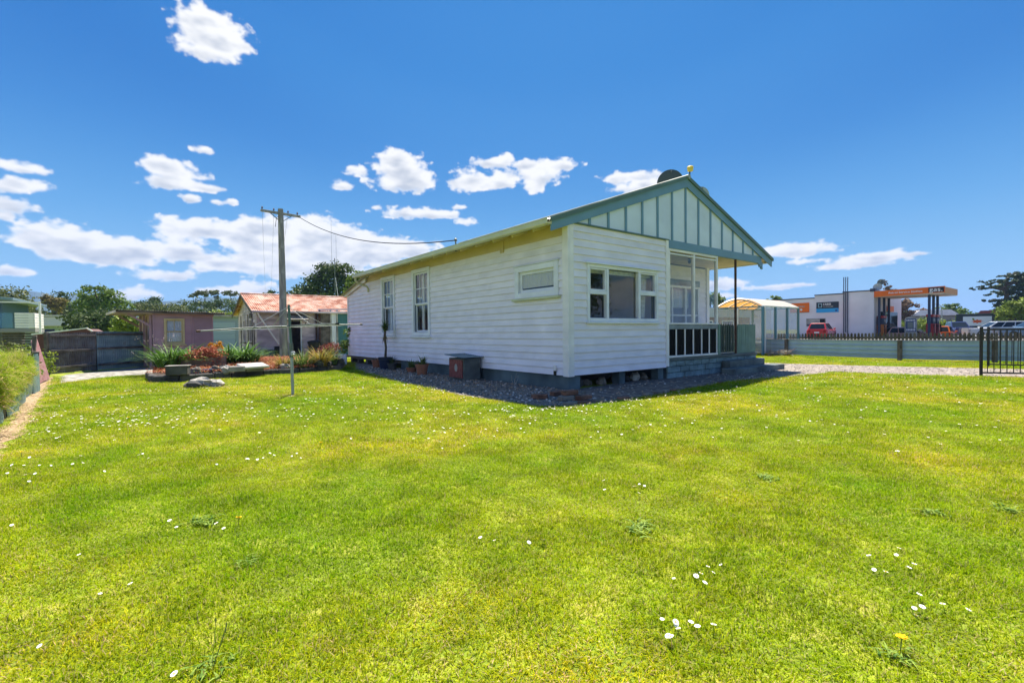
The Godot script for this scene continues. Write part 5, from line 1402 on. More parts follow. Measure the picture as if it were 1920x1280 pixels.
	mb = MB.new(); mb.tube([Vector3(-0.28, 0.44, 0), Vector3(-0.34, 0.40, 0), Vector3(-0.28, 0.36, 0)], [0.012, 0.012, 0.012], 5); part(w2, "handle", mb, M.galv_old)

func rock(called: String, label: String, at: Vector3, r: Vector3, m: Material, g: RandomNumberGenerator, group := "") -> void:
	var t := thing(called, label, "rock", at, g.randf() * TAU, group)
	var mb := MB.new(); mb.blob(Vector3(0, r.y * 0.7, 0), r, 0.22, g, Basis.IDENTITY, 9, 6)
	part(t, "stone", mb, m)

func build_bed(g: RandomNumberGenerator) -> void:
	var mb: MB
	# raised soil
	mb = sheet(BED, 0.17)
	structure("garden_bed", mb, M.soil)
	# edging stones, laid end to end along the front
	var ed := thing("stone_edging", "low dark stone edging along the front of the garden bed", "edging", P(-9.5, 12.7))
	g.seed = 61
	var line := [[-10.7, 14.0], [-9.60, 12.72], [-9.05, 12.92], [-8.5, 13.55], [-8.0, 14.3], [-7.35, 14.95], [-6.85, 15.3], [-6.05, 16.65], [-6.6, 18.6]]
	for i in line.size() - 1:
		var a := P(line[i][0], line[i][1]) - ed.position; var b := P(line[i + 1][0], line[i + 1][1]) - ed.position
		var l := a.distance_to(b); var n := maxi(1, int(l / 0.42))
		for j in n:
			var p := a.lerp(b, (j + 0.5) / n)
			mb = MB.new()
			var bs := Basis(Vector3.UP, atan2(-(b - a).z, (b - a).x) + g.randf_range(-0.06, 0.06)) * Basis(Vector3.RIGHT, g.randf_range(-0.08, 0.08))
			var hh := g.randf_range(0.17, 0.235)
			mb.box(p + Vector3(0, hh * 0.5 - 0.02, 0), Vector3(l / n - 0.015, hh, g.randf_range(0.11, 0.16)), 0.025, bs)
			part(ed, "stone", mb, [M.concrete_dark, M.rock_dark, M.concrete_dark, M.rock_mid][g.randi() % 4])
	# block, slabs, rocks and the boat-shaped trough
	var t := thing("concrete_block", "dark square concrete block at the left end of the bed", "block", P(-9.05, 12.9, 0.20), 0.35)
	mb = MB.new(); mb.box(Vector3(0, 0.11, 0), Vector3(0.50, 0.23, 0.34), 0.02); part(t, "block", mb, M.concrete_dark)
	mb = MB.new(); mb.box(Vector3(0, 0.237, 0), Vector3(0.53, 0.025, 0.37), 0.006); part(t, "cap", mb, M.concrete)
	t = thing("paving_slab", "pale grey block lying on the bed edging", "slab", P(-8.0, 13.85, 0.19), 0.5)
	mb = MB.new(); mb.box(Vector3(0, 0.08, 0), Vector3(0.42, 0.16, 0.26), 0.02); part(t, "slab", mb, M.concrete)
	t = thing("paving_slab", "broad white slab behind the pale grey block", "slab", P(-7.75, 14.25, 0.17), 0.9)
	mb = MB.new(); mb.box(Vector3(0, 0.16, 0), Vector3(0.75, 0.07, 0.5), 0.015, Basis(Vector3.RIGHT, 0.18)); part(t, "slab", mb, M.concrete_pale)
	mb = MB.new(); mb.box(Vector3(0, 0.05, 0), Vector3(0.5, 0.10, 0.3), 0.015); part(t, "support", mb, M.concrete)
	t = thing("tarpaulin", "small folded dark blue sheet among the bed rocks", "tarpaulin", P(-8.75, 13.6, 0.2), 0.3)
	mb = MB.new(); mb.box(Vector3(0, 0.03, 0), Vector3(0.34, 0.06, 0.2), 0.02); mb.box(Vector3(0.05, 0.075, 0.02), Vector3(0.26, 0.03, 0.16), 0.012); part(t, "folds", mb, mat(C(0.02, 0.04, 0.09), 0.6))
	var rk := [[-8.95, 13.5, "grey driftwood-like rock near the dark block", "rock_mid"], [-8.6, 13.75, "flat grey rock in the middle of the bed front", "rock_mid"], [-8.45, 13.9, "dark rock beside the blue sheet", "rock_dark"], [-8.3, 13.8, "small pale rock left of the pale block", "rock_pale"], [-6.3, 16.4, "dark lichened rock at the right end of the bed", "rock_dark"], [-6.5, 16.0, "black rock next to the spiky plants", "rock_dark"], [-6.15, 17.0, "mottled rock at the far corner of the bed", "rock_mid"], [-7.25, 15.25, "white rock between slab and clothesline post", "rock_pale"], [-10.2, 16.1, "brown rock at the foot of the concrete trough", "rock_mid"]]
	for q in rk:
		rock("garden_rock", q[2], P(q[0], q[1], 0.16), Vector3(g.randf_range(0.14, 0.24), g.randf_range(0.08, 0.14), g.randf_range(0.10, 0.16)), M[q[3]], g, "rocks in the garden bed")
	# the small pile of stones out on the grass, on bare earth
	mb = sheet(ragged([[-8.35, 11.5], [-7.3, 10.95], [-6.75, 11.6], [-7.6, 12.15]], 0.08, 0.2, 12), 0.009); structure("bare_earth", mb, mat(C(0.42, 0.30, 0.16), 0.95, noise_tex(61, 0.05, 0.4, 1.0, 5), 0.7))
	mb = sheet(ragged([[-4.85, 9.62], [-4.4, 9.52], [-4.25, 9.85], [-4.75, 9.95]], 0.05, 0.12, 13), 0.009); structure("bare_earth", mb, mat(C(0.40, 0.25, 0.14), 0.95, noise_tex(61, 0.05, 0.4, 1.0, 5), 0.7))
	var pl := [["largest stone of the little pile out on the lawn", -7.5, 11.5, 0.20], ["dark front stone of the little lawn pile", -7.55, 11.3, 0.15], ["pale right stone of the little lawn pile", -7.2, 11.6, 0.15], ["speckled left stone of the little lawn pile", -7.75, 11.5, 0.13], ["rear stone of the little lawn pile", -7.45, 11.75, 0.14]]
	var k := 0
	for q in pl:
		rock("lawn_stone", q[0], P(q[1], q[2], 0.0), Vector3(q[3] * 1.3, q[3] * 0.7, q[3]), [M.rock_pale, M.rock_dark, M.rock_pale, M.rock_mid, M.rock_pale][k], g, "pile of stones on the lawn")
		k += 1
	t = thing("concrete_trough", "boat shaped weathered concrete trough under the red shrub", "planter", P(-10.05, 15.5, 0.14), 0.45)
	mb = MB.new()
	for i in 10:
		var f0 := i / 10.0; var f1 := (i + 1) / 10.0
		var sec := func(f: float) -> Array:
			var x := -0.6 + 1.25 * f; var w := 0.30 * sqrt(maxf(0.0, sin(PI * clampf(f * 0.93 + 0.05, 0, 1)))); var lift := 0.16 * pow(f, 2.0)
			return [Vector3(x, 0.02 + lift * 0.5, w * 0.45), Vector3(x, 0.30 + lift, w), Vector3(x, 0.30 + lift, w * 0.8), Vector3(x, 0.30 + lift, -w), Vector3(x, 0.02 + lift * 0.5, -w * 0.45)]
		var s: Array = sec.call(f0); var e: Array = sec.call(f1)
		mb.quad(s[0], e[0], e[1], s[1]); mb.quad(s[1], e[1], e[2], s[2]); mb.quad(s[3], e[3], e[4], s[4]); mb.quad(s[2] - Vector3(0, 0.05, 0), e[2] - Vector3(0, 0.05, 0), e[3] - Vector3(0, 0.05, 0), s[3] - Vector3(0, 0.05, 0)); mb.quad(s[4], e[4], e[0], s[0])
	part(t, "trough", mb, mat(C(0.36, 0.31, 0.24), 0.95, noise_tex(12, 0.008, 0.55, 1.0, 5), 1.5, M.relief, 0.8))
	# plants of the bed
	g.seed = 71
	var agp := [Color(0.04, 0.11, 0.012), Color(0.16, 0.30, 0.05)]
	for q in [[-10.95, 15.25, "large agapanthus clump left of the red shrub"], [-10.75, 15.9, "agapanthus clump tucked behind the left large one"], [-10.25, 17.3, "agapanthus clump right of the concrete trough"], [-9.8, 17.5, "agapanthus clump nearest the pink outbuilding"]]:
		t = thing("agapanthus", q[2], "plant", P(q[0], q[1], 0.13), 0.0, "agapanthus in the garden bed")
		mb = MB.new(); strap_clump(mb, Vector3.ZERO, 150, 1.15, 0.085, 1.5, agp, g, 6, 0.55); part(t, "leaves", mb, M.leaf)
	t = thing("flower_stalks", "airy pale flower stalks in front of the mauve shed", "plant", P(-11.7, 15.9, 0.1))
	for i in 16:
		mb = MB.new(); mb.col = Color(0.22, 0.24, 0.10)
		var tp := Vector3(g.randfn() * 0.35, g.randf_range(0.6, 1.15), g.randfn() * 0.3)
		mb.tube([Vector3(tp.x * 0.3, 0, tp.z * 0.3), Vector3(tp.x * 0.6, tp.y * 0.6, tp.z * 0.6), tp], [0.005, 0.004, 0.003], 4, false)
		mb.col = Color(0.62, 0.50, 0.50)
		for j in 7: leaf_at(mb, tp + Vector3(g.randfn(), g.randfn(), g.randfn()) * 0.03, 0.035, g, Vector3.UP)
		part(t, "stalk", mb, M.leaf)
	var red := [Color(0.26, 0.055, 0.035), Color(0.48, 0.16, 0.08)]
	t = thing("copper_shrub", "copper red shrub growing out of the concrete trough", "shrub", P(-10.1, 15.55, 0.38))
	part(t, "foliage", crown([[0, 0.20, 0, 0.45, 0.25], [-0.35, 0.12, 0.1, 0.35, 0.22], [0.3, 0.22, -0.1, 0.35, 0.26], [-0.55, -0.02, 0.2, 0.25, 0.2], [0.1, 0.38, -0.1, 0.25, 0.14]], 3800, 0.06, red, 81), M.leaf)
	mb = MB.new()
	for i in 6: mb.tube([Vector3(0.1 * (i - 3), -0.1, 0), Vector3(0.16 * (i - 3), 0.3, g.randfn() * 0.1)], [0.012, 0.006], 5)
	part(t, "stem", mb, M.bark)
	t = thing("orange_flower", "orange flowering plant behind the copper shrub", "plant", P(-9.95, 16.1, 0.2))
	part(t, "flowers", crown([[0, 0.72, 0, 0.22, 0.12]], 300, 0.07, [Color(0.5, 0.20, 0.01), Color(0.6, 0.32, 0.02)], 82), M.leaf)
	mb = MB.new(); mb.col = Color(0.08, 0.12, 0.03); strap_clump(mb, Vector3.ZERO, 24, 0.7, 0.03, 0.4, agp, g, 4); part(t, "leaves", mb, M.leaf)
	for q in [[-6.95, 15.75, 70, 0.42, 0, "green strap leaved bromeliad at the clothesline end of the bed"], [-6.55, 16.3, 80, 0.48, 1, "amber tinted bromeliad clump by the dark rocks"], [-7.5, 15.6, 40, 0.32, 1, "small yellow bromeliad near the pole foot"], [-6.4, 16.9, 50, 0.45, 0, "spiky green plant at the far end of the bed"]]:
		t = thing("bromeliad", q[5], "plant", P(q[0], q[1], 0.14), 0.0, "bromeliads in the garden bed")
		mb = MB.new(); strap_clump(mb, Vector3.ZERO, q[2] * 2, q[3] * 1.7, 0.05, 0.9, [[Color(0.08, 0.16, 0.03), Color(0.20, 0.28, 0.06)], [Color(0.20, 0.12, 0.02), Color(0.42, 0.34, 0.06)]][q[4]], g, 5); part(t, "leaves", mb, M.leaf)
		if q[4] == 0:
			mb = MB.new(); mb.col = Color(0.30, 0.34, 0.12); mb.tube([Vector3.ZERO, Vector3(0.05, 0.9, 0)], [0.008, 0.005], 5); part(t, "flower_stalk", mb, M.leaf)
	# red groundcover
	var cv := MB.new(); g.seed = 91
	for i in 60:
		cv.col = Color(0.24, 0.06, 0.03).lerp(Color(0.46, 0.20, 0.10), g.randf())
		if g.randf() < 0.12: cv.col = Color(0.20, 0.24, 0.06)
		leaf_at(cv, Vector3(g.randfn() * 0.12, absf(g.randfn()) * 0.05, g.randfn() * 0.12), 0.05, g, Vector3.UP)
	var xf := []; var cols := []
	for i in 900:
		var x := g.randf_range(-12.6, -6.5); var d := g.randf_range(13.4, 22.0)
		if not inside(BED, x, d): continue
		if x + (d - 14) * 0.6 < -10.6: continue
		xf.append(Transform3D(Basis(Vector3.UP, g.randf() * TAU), P(x, d, 0.17 + g.randf_range(0, 0.05)))); cols.append(Color(1, 1, 1).lerp(Color(1.3, 1.15, 1.0), g.randf()))
	scatter("red_groundcover", cv.mesh(), M.leaf, xf, cols, "rusty red succulent groundcover filling the garden bed", "groundcover")
	# by the fernery
	t = thing("planter_box", "white planter box in front of the shade cloth", "planter", P(-7.05, 19.4), 0.3)
	mb = MB.new(); mb.span(Vector3(-0.30, 0, -0.2), Vector3(0.30, 0.42, 0.2), 0.015); part(t, "box", mb, M.white)
	tree("shrub", "bushy green shrub in front of the shade cloth fernery", P(-6.9, 21.2), 0.04, 0.10, 2600, "mid", [[0, 1.25, 0.4, 0.35], [0.2, 0.8, 0.5, 0.4], [-0.3, 0.7, 0.4, 0.3]], 501)
	t = thing("copper_shrub", "dark red shrub beside the white planter box", "shrub", P(-8.0, 20.6, 0))
	part(t, "foliage", crown([[0, 0.5, 0, 0.5, 0.3], [0.3, 0.7, 0, 0.35, 0.25], [-0.3, 0.35, 0, 0.4, 0.2]], 1500, 0.07, [Color(0.16, 0.03, 0.025), Color(0.32, 0.09, 0.06)], 83), M.leaf)
	mb = MB.new(); mb.tube([Vector3.ZERO, Vector3(0.05, 0.5, 0)], [0.02, 0.01], 5); part(t, "stem", mb, M.bark)

func build_pole_and_line(g: RandomNumberGenerator) -> void:
	var mb := MB.new()
	var t := thing("utility_pole", "tall grey timber utility pole with sloping crossarm", "utility pole", P(-11.45, 23.9))
	mb.tube([Vector3(0, -0.1, 0), Vector3(0.01, 3.5, 0), Vector3(-0.02, 7.5, 0)], [0.20, 0.165, 0.125], 14); part(t, "pole", mb, M.pole_timber)
	var e := Vector3(0.69, 0, -0.72).normalized()
	mb = MB.new(); mb.bar(-e * 0.95 + Vector3.UP * 7.28, e * 0.95 + Vector3.UP * 7.28, 0.09, 0.12, 0.008); part(t, "crossarm", mb, M.pole_timber)
	for s in [-0.88, -0.34, 0.34, 0.80]:
		mb = MB.new(); mb.lathe(e * s + Vector3.UP * 7.34, [Vector2(0.015, 0), Vector2(0.015, 0.04), Vector2(0.045, 0.05), Vector2(0.03, 0.09), Vector2(0.04, 0.11), Vector2(0.0, 0.15)], 10); part(t, "insulator", mb, M.rust_steel)
	for s in [-1.0, 1.0]:
		mb = MB.new(); mb.bar(e * 0.5 * s + Vector3.UP * 7.22, Vector3.UP * 6.85, 0.03, 0.03); part(t, "arm_brace", mb, M.galv_old)
	mb = MB.new(); mb.tube([Vector3(-0.25, 6.6, 0.1), Vector3(-0.18, 7.05, 0.1), Vector3(0.0, 7.15, 0.12)], [0.012, 0.012, 0.012], 5); part(t, "cable_tail", mb, M.black)
	var sag := func(a: Vector3, b: Vector3, drop: float, r: float) -> MB:
		var m := MB.new(); var pts := []; var rr := []
		for i in 21:
			var f := i / 20.0
			pts.append(a.lerp(b, f) - Vector3.UP * drop * 4.0 * f * (1.0 - f)); rr.append(r)
		m.tube(pts, rr, 5, false)
		return m
	var o := t.position
	var w := part(self, "power_cable", sag.call(o + e * 0.80 + Vector3.UP * 7.3, hp(-0.4, 3.75, -3.9), 0.55, 0.016), M.black)
	tag(w, "black service cable sagging from pole to cottage roof", "cable")
	# farther pole on the slope that the thin wires run to
	var fp := thing("utility_pole", "distant utility pole on the slope behind the rusty roof", "utility pole", P(-46.5, 92.0))
	mb = MB.new(); mb.tube([Vector3(0, -0.2, 0), Vector3(0, 9.5, 0)], [0.16, 0.12], 8); part(fp, "pole", mb, M.pole_timber)
	mb = MB.new(); mb.bar(Vector3(-0.9, 9.3, 0), Vector3(0.9, 9.3, 0), 0.1, 0.12); part(fp, "crossarm", mb, M.pole_timber)
	var names := ["outer left thin wire running back from the crossarm", "inner left thin wire running back from the crossarm", "right thin wire running back from the crossarm"]
	for i in 3:
		w = part(self, "overhead_wire", sag.call(o + e * [-0.88, -0.34, 0.34][i] + Vector3.UP * 7.45, fp.position + Vector3(-0.8 + 0.8 * i, 9.45, 0), 1.6, 0.006), M.galv_old)
		tag(w, names[i], "wire", "wires from the utility pole")
	# long low wire over the shed
	w = part(self, "overhead_wire", sag.call(P(-75.0, 88.0, 7.2), P(-42.0, 92.0, 8.9), 0.5, 0.02), M.galv_old)
	tag(w, "pale wire crossing the trees above the mauve shed", "wire", "wires from the utility pole")
	# clothesline
	t = thing("rotary_clothesline", "old rotary clothesline with long bare pipe arms on the lawn", "clothesline", P(-4.52, 9.79))
	mb = MB.new(); mb.tube([Vector3(0, -0.1, 0), Vector3(-0.012, 0.82, 0)], [0.030, 0.030], 12); part(t, "lower_post", mb, M.galv)
	mb = MB.new(); mb.tube([Vector3(-0.013, 0.78, 0), Vector3(-0.02, 1.08, 0)], [0.040, 0.040], 12); part(t, "winder_sleeve", mb, M.galv_old)
	mb = MB.new(); mb.tube([Vector3(-0.02, 1.06, 0), Vector3(-0.05, 1.86, 0)], [0.025, 0.025], 12); part(t, "upper_post", mb, M.teal_dark)
	mb = MB.new(); mb.tube([Vector3(-0.02, 0.86, 0), Vector3(0.06, 0.86, 0.04), Vector3(0.07, 0.84, 0.09)], [0.012, 0.012, 0.012], 6); mb.box(Vector3(0.03, 0.86, 0.03), Vector3(0.08, 0.09, 0.07), 0.015); part(t, "winder_handle", mb, M.galv)
	var ctr := Vector3(-0.035, 1.42, 0)
	var ends := [Vector3(-1.02, 1.33, 1.31), Vector3(0.99, 1.47, -1.31), Vector3(1.28, 1.44, 0.98), Vector3(-1.30, 1.42, -0.98)]
	for q in ends:
		mb = MB.new(); mb.tube([ctr, ctr.lerp(q, 0.5) + Vector3(0, 0.012, 0), q], [0.015, 0.014, 0.013], 8); part(t, "arm", mb, M.galv_old)
		mb = MB.new(); mb.tube([q, q + (q - ctr).normalized() * 0.06], [0.021, 0.021], 8); part(t, "arm_tip", mb, M.rust_steel if q.x < -1.0 and q.z > 0 else M.black)
		mb = MB.new(); mb.tube([Vector3(-0.05, 1.82, 0), ctr.lerp(q, 0.48)], [0.005, 0.005], 5); part(t, "stay", mb, M.galv)
	for r in [1.0, 0.8, 0.6]:
		for k in 4:
			var a2: Vector3 = ctr.lerp(ends[[0, 2, 1, 3][k]], r); var b2: Vector3 = ctr.lerp(ends[[2, 1, 3, 0][k]], r)
			mb = MB.new(); mb.tube([a2, a2.lerp(b2, 0.5) - Vector3(0, 0.03, 0), b2], [0.0022, 0.0022, 0.0022], 4, false); part(t, "line_wire", mb, M.galv)

func build_wall_side(g: RandomNumberGenerator) -> void:
	# what stands along the cottage wall
	var mb: MB
	var t := thing("gas_box", "small grey locker with red door against the cottage wall", "locker", hp(-0.62, 0.02, -3.22), YAW)
	# local: x towards the wall, z towards the front; door on the -x face
	mb = MB.new(); mb.span(Vector3(0.02, 0.0, -0.78), Vector3(0.52, 0.56, 0.0), 0.008); part(t, "body", mb, M.box_grey)
	mb = MB.new(); mb.span(Vector3(-0.012, 0.05, -0.72), Vector3(0.018, 0.52, -0.06), 0.004); part(t, "door", mb, M.red_door)
	mb = MB.new(); mb.lathe(Vector3(-0.013, 0.31, -0.36), [Vector2(0.0, 0.006), Vector2(0.075, 0.005), Vector2(0.08, 0.0)], 18, Basis(Vector3.BACK, PI / 2) * Basis.from_scale(Vector3(1.3, 1, 0.9))); part(t, "door_emblem", mb, M.concrete_pale)
	var lid := part(t, "lid", corrugated(0.92, 0.68, 0.09, 0.012), M.zinc_blue)
	lid.transform = Transform3D(Basis(Vector3.UP, PI / 2) * Basis.IDENTITY, Vector3(-0.08, 0.585, 0.06))
	lid.rotation = Vector3(0, PI / 2, 0.07)
	# potted plants
	g.seed = 88
	t = thing("yucca", "tall spindly yucca in a dark blue pot by the far window", "potted plant", hp(-0.42, 0.0, -8.75))
	pot(t, 0.24, 0.42, M.blue_pot)
	mb = MB.new(); mb.tube([Vector3(0, 0.36, 0), Vector3(0.03, 0.75, 0), Vector3(-0.01, 1.12, 0.02), Vector3(0.01, 1.32, 0)], [0.045, 0.038, 0.035, 0.045], 9); part(t, "trunk", mb, M.bark)
	mb = MB.new()
	for i in 70:
		var an := g.randf() * TAU
		mb.col = Color(0.05, 0.09, 0.02).lerp(Color(0.16, 0.20, 0.05), g.randf())
		mb.blade(Vector3(0.0, 1.22 + 0.16 * g.randf(), 0), Vector3(cos(an), 0, sin(an)), g.randf_range(0.38, 0.62), 0.045, g.randf_range(0.15, 1.5), 4)
	for i in 26:
		var an := g.randf() * TAU
		mb.col = Color(0.20, 0.14, 0.06).lerp(Color(0.12, 0.10, 0.04), g.randf())
		var dir := Vector3(cos(an), 0, sin(an))
		var p := Vector3(0, 1.20, 0) + dir * 0.03
		var q := p + dir * 0.08 - Vector3.UP * g.randf_range(0.2, 0.4)
		mb.tri(p - dir.cross(Vector3.UP) * 0.016, p + dir.cross(Vector3.UP) * 0.016, q)
	part(t, "leaves", mb, M.leaf)
	t = thing("potted_plant", "small terracotta pot left of the blue pot", "potted plant", hp(-0.40, 0.0, -9.6), 0.0, "pots along the cottage wall")
	pot(t, 0.17, 0.28, M.terracotta); mb = MB.new(); strap_clump(mb, Vector3(0, 0.25, 0), 34, 0.22, 0.014, 0.3, [Color(0.20, 0.10, 0.08), Color(0.30, 0.22, 0.14)], g, 4); part(t, "leaves", mb, M.leaf)
	t = thing("potted_plant", "dark leafy pot plant right of the blue pot", "potted plant", hp(-0.45, 0.0, -8.1), 0.0, "pots along the cottage wall")
	pot(t, 0.16, 0.24, M.rock_dark); mb = MB.new(); strap_clump(mb, Vector3(0, 0.2, 0), 40, 0.38, 0.03, 0.3, [Color(0.03, 0.05, 0.02), Color(0.08, 0.10, 0.03)], g, 5); part(t, "leaves", mb, M.leaf)
	t = thing("potted_plant", "spiky green plant in a low pot against the foundation", "potted plant", hp(-0.38, 0.0, -6.75), 0.0, "pots along the cottage wall")
	pot(t, 0.17, 0.16, M.terracotta); mb = MB.new(); strap_clump(mb, Vector3(0, 0.13, 0), 80, 0.36, 0.03, 0.4, [Color(0.05, 0.10, 0.02), Color(0.20, 0.24, 0.08)], g, 5); part(t, "leaves", mb, M.leaf)
	t = thing("potted_plant", "spiky plant in the tall terracotta pot nearest the locker", "potted plant", hp(-0.52, 0.0, -5.75), 0.0, "pots along the cottage wall")
	pot(t, 0.19, 0.32, M.terracotta); mb = MB.new(); strap_clump(mb, Vector3(0, 0.27, 0), 60, 0.40, 0.034, 0.35, [Color(0.05, 0.10, 0.025), Color(0.16, 0.20, 0.06)], g, 5); part(t, "leaves", mb, M.leaf)
	# dead twig, bricks, rubble
	t = thing("dry_twig", "bare dry twig standing against the foundation", "twig", hp(-0.25, 0, -1.55))
	mb = MB.new()
	for i in 5: mb.tube([Vector3(0, 0, 0), Vector3(g.randfn() * 0.04, 0.14, g.randfn() * 0.06), Vector3(g.randfn() * 0.10, g.randf_range(0.2, 0.32), g.randfn() * 0.14)], [0.006, 0.004, 0.002], 4, false)
	part(t, "twigs", mb, M.rock_pale)
	var bl := [[-1.30, 0.55, 0.0, "brick lying alone left of the brick heap", 0], [-1.10, 1.05, 0.0, "front left brick of the heap at the cottage corner", 1], [-0.82, 1.22, 0.0, "front right brick of the heap at the cottage corner", 0], [-0.75, 0.92, 0.0, "rear brick of the heap at the cottage corner", 1], [-0.98, 1.02, 0.09, "top brick of the heap at the cottage corner", 0], [-0.50, 0.78, 0.0, "pale brick nearest the corner pier", 1], [-0.75, 0.45, 0.0, "flat dark brick beside the foundation", 0]]
	for q in bl:
		t = thing("loose_brick", q[3], "brick", hp(q[0], q[2] + 0.006, q[1]), g.randf_range(-0.5, 0.9), "loose bricks at the cottage corner")
		mb = MB.new(); mb.box(Vector3(0, 0.042, 0), Vector3(0.30, 0.085, 0.15), 0.012); part(t, "brick", mb, M.rock_mid if q[4] else M.brick)
	t = thing("brick_edging", "row of half buried bricks between front path and lawn", "edging", P(1.0, 7.95))
	var el := [[0.85, 8.0], [1.9, 8.62], [2.75, 9.28], [3.9, 10.42], [5.0, 11.3]]
	for i in el.size() - 1:
		var ea := P(el[i][0], el[i][1]) - t.position; var eb := P(el[i + 1][0], el[i + 1][1]) - t.position
		var en := int(ea.distance_to(eb) / 0.27)
		for j in en:
			if g.randf() < 0.18: continue
			mb = MB.new(); mb.box(ea.lerp(eb, (j + 0.5) / en) + Vector3(g.randfn() * 0.02, 0.012 + g.randf_range(-0.015, 0.015), g.randfn() * 0.02), Vector3(0.235, 0.07, 0.115), 0.012, Basis(Vector3.UP, atan2(-(eb - ea).z, (eb - ea).x) + g.randfn() * 0.1))
			part(t, "brick", mb, [M.brick, M.rock_mid, M.rock_mid][g.randi() % 3])
	var lb := ["dark stone under the cottage just right of the corner", "pale stone under the cottage beside the middle pier", "brown stone under the cottage left bay", "rounded stone under the cottage right bay", "light tan stone in the right underfloor bay", "grey stone at the far right of the underfloor gap", "low stone behind the corner pier", "stone touching the middle pier on its right"]
	var sp := [[0.62, -0.35], [1.35, -0.30], [0.95, -0.42], [2.25, -0.35], [2.60, -0.30], [3.0, -0.38], [0.50, -0.55], [2.05, -0.45]]
	for i in 8:
		rock("underfloor_rock", lb[i], hp(sp[i][0], 0, sp[i][1]), Vector3(g.randf_range(0.12, 0.2), g.randf_range(0.08, 0.13), 0.12), [M.rock_dark, M.rock_mid, M.rock_mid, M.rock_dark, M.rock_pale, M.rock_mid, M.rock_dark, M.rock_mid][i], g, "stones under the cottage floor")
	# satellite dishes and the gable lamp
	dish("satellite_dish", "large dark satellite dish behind the gable peak", hp(4.75, 4.90, -0.7), Vector3(0.15, 0.2, -1.0), 0.37, M.dish_dark, 0.0)
	dish("satellite_dish", "pale satellite dish on the right roof slope", hp(5.85, 4.72, -0.4), Vector3(-0.2, 0.2, -1.0), 0.28, M.dish_pale, 0.0)
	t = thing("gable_lamp", "small yellow lamp on a black stalk at the gable peak", "lamp", hp(4.40, 5.30, 0.10))
	mb = MB.new(); mb.tube([Vector3(0, -0.05, 0), Vector3(0.01, 0.15, 0)], [0.018, 0.018], 8); part(t, "stalk", mb, M.black)
	mb = MB.new(); mb.lathe(Vector3(0.02, 0.14, 0), [Vector2(0, 0), Vector2(0.07, 0.02), Vector2(0.085, 0.12), Vector2(0.06, 0.15), Vector2(0, 0.15)], 12); part(t, "shade", mb, M.yellow)

